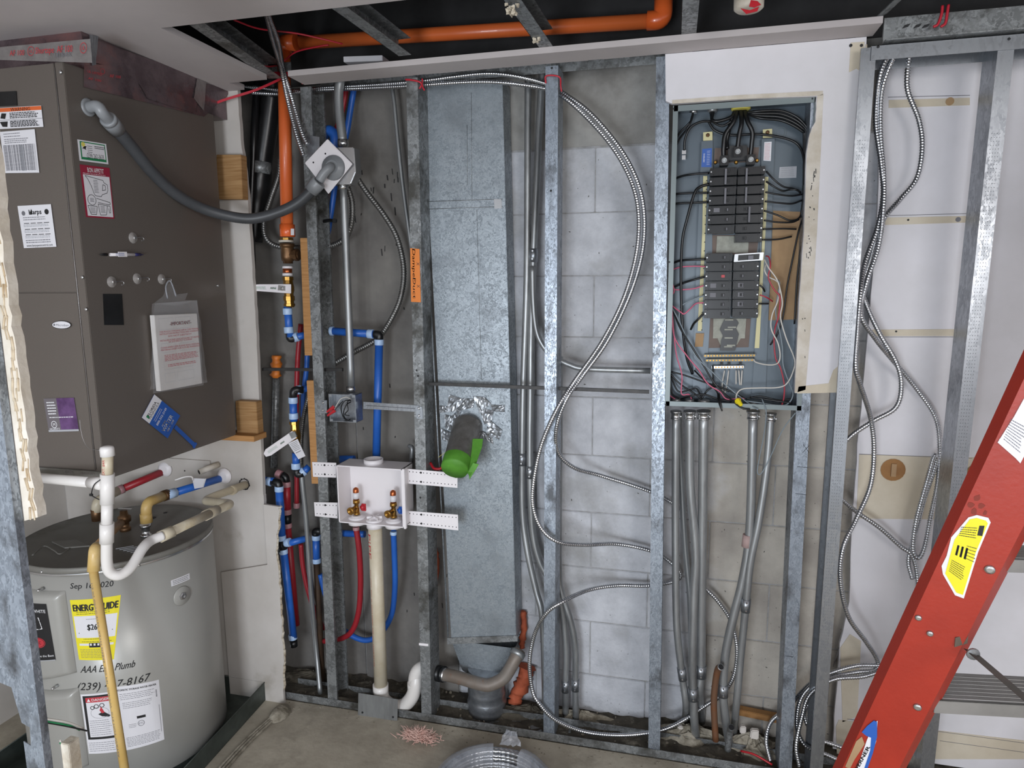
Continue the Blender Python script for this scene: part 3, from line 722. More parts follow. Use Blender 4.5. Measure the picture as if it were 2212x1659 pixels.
D.line([(.7, .66), (.78, .64), (.78, .56), (.66, .54), (.7, .66)], lw, IK).lines(.38, .48, .54, .74, 9, IG, .0013)
D.ring(.26, .34, .013, lw, IK).line([(.42, .38), (.88, .32), (.9, .29), (.86, .27), (.46, .3)], lw, IK)
D.line([(.1, .23), (.42, .22), (.36, .06), (.18, .06), (.1, .23)], lw, IK).line([(.46, .27), (.78, .25), (.72, .07), (.5, .06), (.46, .27)], lw, IK).line([(.78, .25), (.88, .24), (.88, .12), (.84, .11), (.82, .2)], lw, IK)
D.lines(.17, .08, .36, .2, 5, IG, .0012).lines(.53, .1, .7, .24, 6, IG, .0012).lines(.2, .3, .34, .38, 4, IG, .0012)
D.build('measuring_magnet', A, 'maroon kitchen measures magnet')
# foil taped plenum on top
Pn = thing('plenum_box', 'foil-faced duct box between the air handler and the ceiling', 'duct box')
MB().box((-2.2, YF+.07, 2.113), (XS-.006, 2.06, 2.2045)).build('casing', M['ahud'], Pn)
def patch(pts, m, lab, par, off=.001, fn=PX, n=8, t=.0006):
    tl, tr, br, bl = [fn(x, y, off) for x, y in pts]; rr = random.Random(len(lab))
    nn = Vector((1, 0, 0)) if fn is PX else Vector((0, -1, 0))
    return MB().grid(lambda u, v: (bl.lerp(br, u)).lerp(tl.lerp(tr, u), v)+nn*(t+rr.uniform(0, .0012)), n*2, n, True).build('foil_tape', m, par, lab, recalc=False)
patch(((181, 135), (520, 178), (440, 252), (180, 188)), M['ahud'], 'dull reddish foil sheet on the side', A)
patch(((200, 84), (470, 180), (470, 200), (202, 135)), M['ahud'], 'crumpled foil under the ceiling', A)
patch(((300, 180), (428, 215), (420, 245), (318, 213)), M['ahud'], 'dark smooth foil strip', A, .003)
patch(((192, 75), (212, 78), (206, 140), (198, 142)), M['foil'], 'bright creased corner foil', A, .004)
patch(((440, 172), (515, 180), (500, 196), (438, 178)), M['tape'], 'foil tape by the wing wall', A, .002)
patch(((425, 170), (445, 175), (440, 240), (418, 212)), M['tape'], 'printed tape end', A, .004)
fF = lambda x, y, o: P(x, y, YF-o)
patch(((-60, 108), (196, 84), (200, 136), (-60, 128)), M['tape'], 'printed foil tape round the front', A, .003, fF)
q = quad(*[P(x, y, YF-.0062) for x, y in ((0, 103), (190, 88), (190, 118), (0, 126))])
D = Decal(*q); D.text('Shurtape  AF 100', .62, .52, .013, M['inkr'], width=.42, h=.0005).text('AF 100', .2, .42, .012, M['inkr'], width=.17, h=.0005)
for u in (.36, .95): D.ring(u, .5, .0095, .0012, M['inkr'], .0005).text('UL', u, .5, .007, M['inkr'], h=.0005)
D.text('181B-FX', .72, .08, .008, IG, width=.2, h=.0005).build('tape_print', A)
q = quad(*[PX(x, y, .0055) for x, y in ((212, 140), (300, 160), (300, 175), (212, 165))]); D = Decal(*q)
D.text('AF 100', .4, .2, .009, M['inkr'], h=.0005).ring(.1, .5, .007, .001, M['inkr'], .0005).build('tape_print', A)
q = quad(*[PX(x, y, .0055) for x, y in ((184, 140), (224, 150), (224, 190), (184, 182))]); D = Decal(*q)
D.text('UL LISTED', .5, .7, .006, M['inkr'], h=.0005, width=.8).text('AF 100', .5, .35, .006, M['inkr'], h=.0005, width=.7).build('tape_print', A)
# suction hooks
for i, ((x, y), (hx_, hy), lab) in enumerate((((287, 514), (306, 514), 'clear suction hook above the pen on the cabinet side'), ((241, 609), (263, 609), 'clear suction hook leftmost in the row below the pen'), ((296, 602), (318, 601), 'clear suction hook in the middle of the row below the pen'), ((349, 603), (366, 603), 'clear suction hook that holds the manual bag'))):
    t = thing('suction_hook', lab, 'hook', 'suction hooks on the cabinet side')
    c = PX(x, y, .0005); MB().lathe(c, (1, 0, 0), [(0, .0155), (.002, .0145), (.004, .006), (.007, .005), (.008, .001)], 18).build('cup', M['glass'], t)
    MB().lathe(c+Vector((.004, 0, 0)), (1, 0, 0), [(0, .0045), (.005, .004)], 10).build('boss', M['chrome'], t)
    h = PX(hx_, hy, .008); MB().tube(smooth([c+Vector((.008, 0, .0)), h+Vector((0, -.004, .002)), h+Vector((.002, .004, 0)), h+Vector((.002, .004, -.006)), h+Vector((0, -.002, -.008))], 4), .0011, 6).build('hook', M['chrome'], t)
# pen held to the cabinet
t = thing('pen', 'white promotional pen stuck to the side of the cabinet', 'pen')
a, b = PX(216, 550, .006), PX(309, 550, .006); L = b-a
MB().lathe(a, L, [(0, .001), (.012, .0035), (.022, .0042)], 10).build('grip', M['black'], t)
MB().cyl(a+L*.22, a+L*.78, .0043, 12).build('barrel', M['white'], t)
MB().cyl(a+L*.78, a+L*.93, .0042, 12).cyl(a+L*.93, a+L, .0015, 8).build('cap', mat('navy', '#26265a', None, .35), t)
MB().obox(a+L*.38+Vector((.003, 0, -.006)), L*.2, (.0015, 0, 0), (0, 0, .0135)).build('clip_tag', M['white'], t)
q = quad(*[PX(x, y, .0112) for x, y in ((255, 546), (268, 546), (268, 553), (255, 553))]); D = Decal(*q); D.lines(-.4, 0, 1.2, 1, 2, M['lblu'], .0012).build('pen_print', t)
# manual in a plastic bag
t = thing('manual_bag', 'clear plastic bag with a water-stained white manual hanging on a hook', 'bag')
q = quad(*[PX(x, y, .022) for x, y in ((333, 681), (427, 674), (437, 828), (347, 845))]); S, ww, hh = q
MB().obox(S(0, 0, -.016), S(1, 0)-S(0, 0), S(0, 1)-S(0, 0), Vector((.016, 0, 0))).build('manual', mat('stained_paper', '#cfccca', '#c2bdb8', .5, 0, 8, c3='#a08a68', s3=9, t3=(.62, .75)), t, bevel=.001)
D = Decal(S, ww, hh)
for (u0, v0, u1, v1) in ((.08, .8, .4, .95), (.45, .8, .8, .95), (.1, .5, .4, .62), (.5, .5, .85, .6), (.12, .1, .35, .22), (.4, .1, .8, .22), (.12, .27, .8, .38)):
    D.line([(u0, v0), (u1, v0), (u1, v1), (u0, v1), (u0, v0)], .0006, M['labg'], .001)
R_ = M['inkr']
D.text('-IMPORTANT-', .56, .87, .010, R_, width=.5, h=.0015, bold=.0003)
for i, (tx, v) in enumerate((('THIS POUCH CONTAINS USER & CARE MANUAL,', .775), ('INSTALLATION INSTRUCTIONS AND WARRANTY', .745), ('DO NOT DESTROY', .71), ('INSTALLER-PLEASE LEAVE ATTACHED TO HEATER', .66), ('OR GIVE DIRECTLY TO OWNER', .635), ('CONSUMER/USER-PLEASE READ MANUAL', .565), ('MATERIALS-KEEP FOR FUTURE REFERENCE', .535))):
    D.text(tx, .53, v, .0048, R_, width=.92 if len(tx) > 30 else .55, h=.0015)
D.lines(.14, .38, .95, .47, 5, R_, .0014, h=.0015).lines(.2, .3, .95, .34, 2, R_, .0016, h=.0015)
D.build('red_print', t)
mb = MB(); rr = random.Random(2)
q = quad(*[PX(x, y, .027) for x, y in ((328, 656), (426, 648), (440, 832), (330, 850))]); Sb = q[0]
mb.grid(lambda u, v: Sb(u, v, rr.uniform(-.0012, .0012)), 8, 14, True)
mb.build('bag_front', M['clear'], t, recalc=False)
mb = MB(); q = quad(*[PX(x, y, .006) for x, y in ((330, 656), (424, 650), (447, 826), (322, 842))]); Sc = q[0]
mb.grid(lambda u, v: Sc(u, v, rr.uniform(-.003, .003)+(.004 if u in (0, 1) else 0)), 8, 14, True)
mb.build('bag_back', M['clear'], t, recalc=False)
top = [PX(x, y, o) for x, y, o in ((331, 656, .02), (352, 640, .018), (362, 612, .012), (372, 612, .012), (382, 636, .018), (406, 633, .02), (400, 648, .02), (426, 650, .022))]
ctr = PX(378, 660, .022); mb = MB(); mb.add(top+[ctr], [(i, i+1, 8) for i in range(7)]); mb.build('bag_neck', M['clear'], t, recalc=False)
MB().tube(smooth([PX(362, 645, .018), PX(358, 620, .016), PX(366, 606, .014), PX(373, 618, .016), PX(380, 640, .018)], 5), .0022, 6).build('bag_loop', M['clear2'], t)
# main water shut off tag
t = thing('shut_off_tag', 'blue and white main water shut off tag near the cabinet bottom corner', 'tag')
q = quad(*[PX(x, y, .003) for x, y in ((306, 902), (333, 852), (389, 898), (362, 947))]); S, ww, hh = q
D = Decal(S, ww, hh).slab(M['lblu'])       # u: along short side, v: towards handle reversed
D.rect(0, .72, 1, 1, M['lab'], .0007)
D.build('tag_plate', t)
# print runs along the card's short side
def tq(u0, v0, u1, v1): return None
S2 = lambda u, v, h=0.: S(u, v, h)
D = Decal(S, ww, hh)
W_ = M['inkw']
D.text('FLORIDA', .5, .86, .0085, IK, width=.62, bold=.0002).text('PENINSULA', .5, .78, .0085, IK, width=.72).poly([(.12, .8), (.12, .9), (.2, .9), (.2, .8)], M['lgrn'])
D.text('888-332-3149', .5, .5, .008, W_, width=.75).lines(.2, .57, .8, .67, 2, W_, .0012)
D.text('MAIN', .35, .34, .007, W_, width=.25, bold=.0002).text('WATER', .45, .24, .013, W_, width=.7, bold=.0003).text('SHUT OFF', .45, .12, .007, W_, width=.5, bold=.0002)
D.build('tag_print', t)
a, b = PX(378, 922, .003), PX(420, 962, .003); d = (b-a).normalized(); n_ = d.cross(Vector((1, 0, 0)))
mb = MB(); mb.obox(a-n_*.006, b-a, n_*.012, (.002, 0, 0)); mb.obox(b-n_*.009-d*.004, d*.008, n_*.018, (.003, 0, 0)); mb.build('tag_strap', M['lblu'], t)
# wooden blocking between cabinet and wing wall
def blk(pts, y0, y1, lab, m='woodh'):
    return tag(MB().prism([Vector((P(x, y, y0).x, y0, P(x, y, y0).z)) for x, y in pts], (0, y1-y0, 0)).build('wood_block', M[m], bevel=.0015), lab, 'wood block')
blk(((467, 334), (520, 334), (524, 430), (470, 430)), 2.032, 2.0645, 'pine block wedged behind the cabinet high on the wing wall')
blk(((508, 866), (553, 868), (558, 946), (512, 938)), 2.03, 2.0645, 'pine block behind the lower corner of the cabinet')
tag(MB().box((-1.75, 1.99, 1.028), (P(560, 945, 2.02).x, 2.0635, 1.048)).build('wood_ledge', M['wood'], bevel=.001), 'reddish wooden ledge under the back of the cabinet', 'ledge')

# ---------------------------------------------------------------- flexible liquid-tight conduit
t = thing('flex_conduit', 'dark grey liquid-tight conduit sagging from cabinet to diamond cover', 'conduit')
c0 = PX(190, 232)
MB().lathe(c0, (1, 0, 0), [(0, .022), (.003, .0225), (.005, .018)], 20).build('lock_ring', M['gfit'], t)
ce = [c0+Vector((.004, 0, 0)), c0+Vector((.03, .0, .0)), P(222, 245, 1.50), P(238, 262, 1.53)]
MB().tube(smooth(ce, 6), .0145, 16).build('elbow', M['gfit'], t)
n1 = P(232, 256, 1.52); n2 = P(251, 278, 1.56)
MB().lathe(n1, n2-n1, [(0, .0185), (.003, .0215), (.011, .0215), (.012, .0198), (.014, .0215), ((n2-n1).length+.006, .0205)], 18).build('nut', M['gfit'], t)
pa = [n2]+[P(x, y, Y) for x, y, Y in ((285, 318, 1.615), (325, 368, 1.68), (375, 415, 1.76), (430, 447, 1.84), (490, 466, 1.90), (545, 472, 1.94), (600, 459, 1.965), (645, 437, 1.98), (683, 402, 1.985))]
path = resample(smooth(pa, 14), .0035)
MB().tube(path, [.0165+(.0004 if i % 2 else 0) for i in range(len(path))], 18).build('jacket', M['lv'], t)
n3, n4 = P(672, 412, 1.985), P(696, 385, 1.985)
MB().lathe(n3, n4-n3, [(0, .0225), (.03, .0235), (.032, .0225), (.036, .0235), (.04, .022)], 18).build('nut', M['gfit'], t)
MB().tube(smooth([P(690, 390, 1.985), P(700, 374, 1.985), P(712, 362, 1.995), P(716, 361, 2.03)], 6), .0145, 16).build('elbow', M['gfit'], t)
MB().lathe(P(716, 361, 2.012), (0, 1, 0), [(0, .022), (.004, .024), (.006, .038), (.014, .04)], 24).build('flange', M['gfit'], t)
# diamond cover plate on a junction box
t = thing('junction_box', 'junction box behind a tilted white square cover plate', 'junction box')
cp = [P(x, y, 2.026) for x, y in ((707, 300), (761, 354), (709, 419), (658, 352))]
MB().prism(cp, (0, .004, 0)).build('cover_plate', M['white'], t, 'white square plate turned on its corner', bevel=.0015)
for x, y in ((677, 351), (738, 367), (703, 332)):
    c = P(x, y, 2.026); MB().lathe(c, (0, -1, 0), [(0, .003), (.0015, .0025)], 8).build('plate_screw', M['ink'], t)
MB().prism([P(x, y, 2.036) for x, y in ((684, 318), (764, 318), (768, 372), (757, 398), (690, 398))], (0, .045, 0)).build('box', M['chrome'], t, 'galvanized square box', bevel=.003)
MB().prism([P(x, y, 2.075) for x, y in ((664, 292), (690, 296), (690, 322), (676, 340), (664, 338))], (0, .0015, 0)).build('mounting_ear', M['galvn'], t)

# ================================================================ water heater
HC = Vector((-1.775, 1.742, 0)); HR = .283; HT = .763; HB = .045
def PC(px, py, r=HR):
    d = _fw + (px-W/2)/FPX*_r2 - (py-H/2)/FPX*_u2; o = CAM-HC
    a = d.x**2+d.y**2; b = o.x*d.x+o.y*d.y; c = o.x**2+o.y**2-r*r; di = b*b-a*c
    if di < 0: di = 0
    p = CAM+d*((-b-math.sqrt(di))/a); return math.atan2(p.y-HC.y, p.x-HC.x), p.z
def cyl_q(tl, tr, br, bl):
    c = [PC(*q) for q in (tl, tr, br, bl)]
    (a0, z0), (a1, z1), (a2, z2), (a3, z3) = c
    def S(u, v, h=0.):
        a = (a3*(1-u)+a2*u)*(1-v)+(a0*(1-u)+a1*u)*v; z = (z3*(1-u)+z2*u)*(1-v)+(z0*(1-u)+z1*u)*v
        return HC+Vector((math.cos(a)*(HR+h), math.sin(a)*(HR+h), z))
    return S, (S(0, 1)-S(1, 1)).length, (S(0, 1)-S(0, 0)).length
T = thing('water_heater', 'short wide grey electric water heater in a dark drip pan', 'water heater')
MB().lathe(HC+Vector((0, 0, HB)), (0, 0, 1), [(0, HR-.006), (.004, HR), (HT-HB-.018, HR)], 96).build('tank_jacket', M['heater'], T)
MB().lathe(HC+Vector((0, 0, HT-.022)), (0, 0, 1), [(0, HR+.0012), (.017, HR+.0015), (.021, HR-.001), (.022, HR-.004), (.018, HR-.007), (.018, .01)], 96).build('top_cap', M['heatert'], T, 'dusty grey lid with raised rim')
MB().lathe(HC+Vector((0, 0, HT-.024)), (0, 0, 1), [(0, HR+.002), (.003, HR+.0024), (.006, HR+.002)], 96, cap=False).build('rim_seam', M['chrome'], T)
def cover(tl, tr, br, bl, lab):
    S, ww, hh = cyl_q(tl, tr, br, bl)
    def f(u, v):
        e = min(u, 1-u)*ww; g = min(v, 1-v)*hh; k = min(e, g); return S(u, v, .001+.02*min(1, (max(k, 0)/.018))**.5)
    MB().grid(f, 40, 50).build('access_cover', M['heater'], T, lab, recalc=False); return S, ww, hh
cover((-20, 1262), (141, 1276), (166, 1452), (30, 1470), 'upper bulging access cover')
cover((60, 1470), (170, 1485), (192, 1652), (80, 1660), 'lower bulging access cover')
for x, y in ((95, 1270), (125, 1480), (91, 1235), (300, 1221)):
    a, z = PC(x, y); c = HC+Vector((math.cos(a)*HR, math.sin(a)*HR, z)); MB().lathe(c, (math.cos(a), math.sin(a), 0), [(0, .005), (.003 if y < 1240 else .02, .0045), (.005 if y < 1240 else .022, .002)], 8).build('screw', M['chrome'], T)
# black brand label on the upper cover
S, ww, hh = cyl_q((50, 1288), (113, 1297), (133, 1417), (75, 1418)); S_ = lambda u, v, h=0.: S(u, v, h+.022)
D = Decal(S_, ww, hh, True).slab(M['ink']); D.text('BRADFORD WHITE', .48, .87, .010, M['inkw'], width=.95, bold=.0002)
D.poly([(.35, .58), (.35, .78), (.75, .76), (.8, .56), (.6, .54)], M['inkw']).line([(.36, .7), (.78, .69)], .0012, IK, .0012).line([(.36, .64), (.78, .62)], .0012, IK, .0012)
D.ring(.6, .32, .016, .002, M['inkr'], sx=1.6).disc(.6, .32, .014, M['inkr'], sx=1.6).text('ICC', .6, .32, .009, IK, h=.0012).text('Built to be the Best', .6, .09, .007, M['inkw'], width=.75).rect(.0, .0, 1, .015, M['labg'], .001)
D.build('brand_label', T, 'black label with white lettering')
# yellow energy guide
S, ww, hh = cyl_q((151, 1296), (261, 1285), (246, 1424), (171, 1425)); D = Decal(S, ww, hh, True).slab(M['lyel'])
D.rect(.03, .37, .97, .73, LB).text('ENERGYGUIDE', .5, .865, .020, IK, width=.93, bold=.0012).lines(.1, .75, .85, .81, 2, IK, .0012).lines(.3, .66, .75, .69, 1, IG, .0012)
D.text('$263', .46, .545, .017, IK, width=.3, bold=.0008).line([(.1, .45), (.9, .48)], .0022, IK).lines(.2, .33, .8, .37, 1, IK, .0012).lines(.15, .29, .9, .32, 1, IK, .0012)
D.rect(.08, .24, .95, .275, LB).rect(.33, .21, .62, .285, IK).lines(.08, .03, .92, .19, 6, IG, .0011).build('energy_label', T, 'yellow energy label behind the drain pipe')
# handwriting
S, ww, hh = cyl_q((145, 1215), (330, 1190), (330, 1270), (145, 1290)); D = Decal(S, ww, hh, True)
D.text('Sep 16 2020', .285, .33, .017, IK, width=.5, h=.0003, slant=.1, bold=.0003).build('handwriting', T)
S, ww, hh = cyl_q((165, 1428), (350, 1400), (350, 1460), (165, 1490)); D = Decal(S, ww, hh, True)
D.text('AAA East Plumb', .36, .72, .022, IK, width=.62, h=.0003, slant=.25, bold=.0003).build('handwriting', T); D = Decal(S, ww, hh, True); D.text('(239) 417-8167', .42, .12, .024, IK, width=.84, h=.0003, slant=.2, bold=.0003).build('handwriting', T)
# danger label
S, ww, hh = cyl_q((174, 1500), (250, 1492), (262, 1622), (192, 1628)); D = Decal(S, ww, hh, True).slab(LB)
D.rect(.05, .24, .95, .97, IK).rect(.13, .28, .88, .94, LB, .0008).rect(.13, .86, .88, .94, M['inkr'], .0011).text('DANGER', .55, .9, .008, M['inkw'], width=.5, h=.0014, bold=.0002).poly([(.17, .875), (.27, .875), (.22, .925)], M['inkw'], .0014)
D.ring(.3, .77, .005, .002, IK, .0012).ring(.42, .79, .006, .002, IK, .0012).ring(.58, .8, .006, .002, IK, .0012).poly([(.45, .66), (.6, .7), (.8, .62), (.75, .6), (.55, .62)], IK, .0012).poly([(.5, .72), (.55, .78), (.64, .68), (.56, .67)], M['inkr'], .0013).ring(.5, .68, .018, .0006, IG, .0012, sx=1.4)
D.lines(.17, .3, .82, .57, 8, IG, .0013, h=.0012).lines(.05, .03, .95, .2, 5, IG, .0013).build('danger_label', T, 'white danger label with red band and black frame')
S, ww, hh = cyl_q((243, 1484), (343, 1468), (355, 1597), (266, 1622)); D = Decal(S, ww, hh, True).slab(LB)
D.text('AUTOMATIC STORAGE WATER HEATER', .48, .94, .006, IK, width=.9, bold=.0002).lines(.12, .78, .9, .89, 4, IG, .0013).lines(.15, .64, .85, .75, 4, IG, .0013).line([(.95, .15), (.95, .6)], .0012, IG)
for i in range(6): D.rect(.9, .74+i*.02, .93, .75+i*.02, IK)
D.rect(.42, .46, .62, .5, IK).ring(.5, .38, .009, .0014, IG).text('ETL', .5, .38, .006, IG).lines(.22, .33, .4, .4, 3, IG, .0012).lines(.12, .04, .92, .2, 7, IG, .0013, ragged=.05)
D.build('rating_label', T, 'white ratings label right of the yellowed pipe')
S, ww, hh = cyl_q((369, 1254), (409, 1238), (410, 1251), (370, 1267)); D = Decal(S, ww, hh, True).slab(LB); D.lines(.08, .1, .95, .9, 3, IK, .0014).build('small_label', T, 'small white strip label')
a, z = PC(393, 1287); n_ = Vector((math.cos(a), math.sin(a), 0)); c = HC+n_*HR+Vector((0, 0, z))
MB().lathe(c, n_, [(0, .031), (.0025, .029), (.003, .001)], 28).build('access_cap', M['heater'], T, 'round flange')
MB().lathe(c+n_*.003, n_, [(0, .012), (.004, .012), (.005, .0085), (.007, .0085), (.0072, .005), (.004, .005)], 6, smooth=False).build('hex_plug', M['chrome'], T, 'bright hex plug')
# things on the lid
def PT(x, y, z=HT-.004): return P(x, y, Z=z)
for pts in (((115, 1168), (175, 1172), (120, 1186)), ):
    pass
mb = MB(); mb.obox(PT(112, 1172), PT(165, 1168)-PT(112, 1172), PT(140, 1185)-PT(112, 1172), (0, 0, .004)); mb.build('wiring_cover', M['heatert'], T)
mb = MB()
for k in range(5): a_ = PT(250+k*8, 1186+k*2); mb.obox(a_, PT(285, 1180)-PT(250, 1186), (.004, .003, 0), (0, 0, .0015))
mb.build('paper_label', M['labg'], T)
MB().lathe(PT(329, 1119), (0, 0, 1), [(0, .012), (.0012, .012)], 14).build('lid_hole', M['ink'], T)
MB().lathe(PT(357, 1108), (0, 0, 1), [(0, .007), (.0012, .007)], 12).build('lid_hole', M['ink'], T)
MB().tube(smooth([PT(70, 1200), PT(95, 1180), PT(118, 1190), PT(130, 1197), PT(150, 1185)], 6), .003, 6).build('lid_wires', M['heatert'], T)
# cold nipple + elbow + blue pipe
t = thing('cold_supply', 'blue supply pipe with yellowed elbow rising from the heater lid', 'pipe')
b0 = PT(316, 1158); Yb = b0.y
MB().lathe(b0, (0, 0, 1), [(0, .017), (.006, .017), (.008, .012), (.03, .012), (.031, .0165), (.04, .0165)], 16).build('nipple', M['chrome'], t)
e1 = P(316, 1122, Yb); e2 = P(316, 1090, Yb); e3 = P(352, 1072, Yb+.09)
MB().lathe(e1-Vector((0, 0, .01)), (0, 0, 1), [(0, .0185), (.03, .018), (.031, .0165)], 18).build('collar', M['pvcy'], t)
MB().tube(round_corners([e1, e2+Vector((0, 0, .006)), e3], .03), .0165, 16).build('elbow', M['pvcy'], t, 'yellowed elbow')
MB().cyl(e3, e3.lerp(P(372, 1064, Yb+.13), .5), .0185, 16).build('crimp_collar', M['bronze'], t)
ew = P(478, 1033, 2.062)
MB().cyl(e3.lerp(ew, .05), e3.lerp(ew, .2), .0165, 16).build('pex_ring', M['ring'], t)
MB().cyl(e3.lerp(ew, .1), ew, .0135, 16).build('blue_tube', M['blue'], t)
MB().lathe(P(485, 1028, 2.0635), (0, -1, 0), [(0, .030), (.004, .029), (.012, .016)], 26).build('escutcheon', M['white'], t)
tag(MB().prism([P(x, y, 1.93) for x, y in ((415, 1033), (443, 1034), (437, 1053), (420, 1056))], (.002, .004, 0)).build('pipe_tag', M['lab']), 'small white tag clipped to the blue supply pipe', 'tag')
MB().tube(smooth([P(378, 1036, 1.9), P(400, 1030, 1.91), P(416, 1030, 1.92), P(420, 1036, 1.925)], 5), .0028, 8)
t = thing('tag_lever', 'cream lever handle beside the tag on the blue pipe', 'lever')
MB().tube(smooth([P(378, 1037, 1.9), P(400, 1030, 1.915), P(414, 1030, 1.92), P(417, 1037, 1.928)], 5), .003, 8).build('lever', M['pvc'], t)
# hot
t = thing('hot_supply', 'red supply pipe above the lid going into the wing wall', 'pipe')
r0 = PT(210, 1124); r1 = P(210, 1082, r0.y); r2_ = P(255, 1060, r0.y+.1); r3 = P(352, 1019, 2.062)
MB().lathe(r0, (0, 0, 1), [(0, .0165), (.04, .017), (.041, .0155)], 16).build('collar', M['bronze'], t)
MB().tube(round_corners([r0+Vector((0, 0, .03)), r1, r2_], .03), .0165, 16).build('elbow', M['pvcold'], t)
MB().cyl(r2_, r2_.lerp(r3, .12), .0165, 16).build('pex_ring', M['ringr'], t)
MB().cyl(r2_, r3, .0135, 16).build('red_tube', M['red'], t)
MB().lathe(P(357, 1013, 2.0635), (0, -1, 0), [(0, .030), (.004, .029), (.012, .016)], 26).build('escutcheon', M['white'], t)
# relief valve
t = thing('relief_valve', 'brass relief valve with a flat lever on the heater lid', 'valve')
v0 = PT(271, 1146); MB().lathe(v0, (0, 0, 1), [(0, .017), (.012, .017), (.013, .013), (.03, .014), (.032, .02), (.05, .02), (.055, .013), (.07, .011)], 12).build('valve_body', M['bronze'], t)
vt = v0+Vector((0, 0, .074)); MB().obox(vt+Vector((-.02, -.004, 0)), (.05, 0, .002), (0, .009, 0), (0, 0, .0016)).build('lever', M['chrome'], t)
t = thing('relief_drain', 'yellowed drain pipe running down in front of the heater labels', 'pipe')
dp = [v0+Vector((-.005, -.01, .03)), P(243, 1146, 1.60), P(205, 1187, 1.415), P(199, 1215, 1.405), P(272, 1680, 1.35)]
MB().tube(round_corners(dp[:4], .03), [.0135]*16, 16, smooth=True).build('upper_pipe', M['bronze' if False else 'pvcold'], t) if False else MB().tube(round_corners(dp[:3], .03), .0135, 16).build('upper_pipe', mat('stained_pipe', '#b08a62', '#8f6a45', .5, 0, 6), t, 'brown stained pipe')
MB().tube(round_corners([dp[2]+(dp[1]-dp[2])*.12, dp[2], dp[3]+(dp[4]-dp[3])*.04], .012), .0155, 16).build('elbow', M['pvcy'], t)
dd = (dp[4]-dp[3]); MB().cyl(dp[3], dp[3]+dd*1.05, .0112, 18).build('lower_pipe', M['pvcy'], t)
u_ = dd.normalized(); rt_ = Vector((1, 0, 0)); nrm = u_.cross(rt_).normalized(); nrm = nrm if nrm.y < 0 else -nrm
def Sp(u, v, h=0.): a = (v-.5)*.9; s_ = u_.cross(nrm).normalized(); return dp[3]+dd*(.04+u*.9)+nrm*math.cos(a)*(.0113+h)+s_*math.sin(a)*(.0113+h)
D = Decal(Sp, dd.length*.9, .011); D.text('1/2 IN CPVC 4120  ASTM D2846  400 PSI  NSF-PW  CTS HOT WATER', .5, .5, .0045, IG, width=.9, h=.0002).build('pipe_print', t)
# condensate drain
t = thing('condensate_drain', 'white drain pipe with a capped upright and a trap in front of the heater', 'pipe')
YD = 1.33
def cy(p, q, r, nm, m, lab=None): return MB().cyl(p, q, r, 20).build(nm, M[m], t, lab)
U = lambda x, y, Y=YD: P(x, y, Y)
MB().lathe(U(232.5, 985), (0, 0, 1), [(0, .0163), (.018, .0163), (.023, .0145), (.0255, .008), (.026, 0)], 20).build('cap', M['pvc'], t)
cy(U(232, 1030), U(232.5, 980), .0128, 'pipe', 'pvcold')
cy(U(231.5, 1088), U(232, 1023), .0163, 'tee', 'pvc'); cy(U(231, 1135), U(231.5, 1084), .0134, 'pipe', 'pvc'); cy(U(230.5, 1172), U(231, 1130), .0165, 'coupling', 'pvc')
tr = [U(230.5, 1165), U(231, 1215), U(238, 1236, 1.335), U(258, 1242, 1.35), U(283, 1225, 1.38), U(308, 1185, 1.43), U(326, 1168, 1.47), U(352, 1157, 1.5)]
MB().tube(smooth(tr, 8), .0134, 18).build('trap_bend', M['pvc'], t)
cy(U(344, 1161, 1.495), U(374, 1147, 1.53), .0163, 'coupling', 'pvcold'); cy(U(370, 1149, 1.53), U(452, 1110, 1.71), .0134, 'pipe', 'pvcold'); cy(U(443, 1114, 1.70), U(468, 1102, 1.765), .0163, 'coupling', 'pvcold')
MB().tube(round_corners([U(462, 1105, 1.76), U(502, 1088, 1.86), U(440, 1082, 1.90), U(465, 1071, 1.94), U(536, 1045, 2.075)], .03), .0138, 18).build('return_pipe', M['pvcold'], t, 'peeling pipe doubling back into the wall')
cy(U(500, 1060, 2.0), U(506, 1057, 2.02), .0165, 'coupling', 'pvcold')
cy(U(60, 1030, 1.40), U(205, 1043, 1.34), .0134, 'pipe', 'pvc'); cy(U(198, 1042, 1.345), U(228, 1046, YD), .0165, 'tee', 'pvc')
MB().tube(smooth([U(217, 1036, 1.315), U(203, 1048, 1.312), U(198, 1068, 1.325), U(206, 1075, 1.32), U(214, 1079, 1.315)], 6), .0013, 6).build('cable_tie', M['black'], t)
c_ = U(197, 1069, 1.32); MB().box(c_-Vector((.004, .002, .003)), c_+Vector((.004, .002, .003))).build('tie_head', M['black'], t)
def Su(u, v, h=0.): a = (v-.5)*1.2; b = U(232, 1028).lerp(U(232.4, 988), u); return b+Vector((math.sin(a)*-(.0129+h), -math.cos(a)*(.0129+h), 0))
D = Decal(Su, (U(232, 1028)-U(232.4, 988)).length, .015); D.text('EXT. #4R', .5, .5, .007, M['inkr'], width=.85, h=.0002).build('pipe_print', t)
t = thing('pipe_stub', 'short paint-crusted pipe stub sticking out of the wing wall', 'pipe')
MB().cyl(P(430, 1020, 2.0), P(472, 1003, 2.063), .011, 14).build('stub', M['plaster'], t); MB().lathe(P(430, 1020, 2.0), P(430, 1020, 2.0)-P(472, 1003, 2.063), [(0, .0085), (.0006, .0085)], 12).build('opening', M['ink'], t)
g = MB(); rr = random.Random(8)
for i in range(26):
    a = i/26*6.283; c = P(527, 1047, 2.0635)+Vector((math.cos(a)*.02, -.001, math.sin(a)*.02)); g.box(c, c+Vector((rr.uniform(.002, .006), .002, rr.uniform(.002, .006))))
g.build('torn_hole', M['ink'], wl)['kind'] = 'stuff'
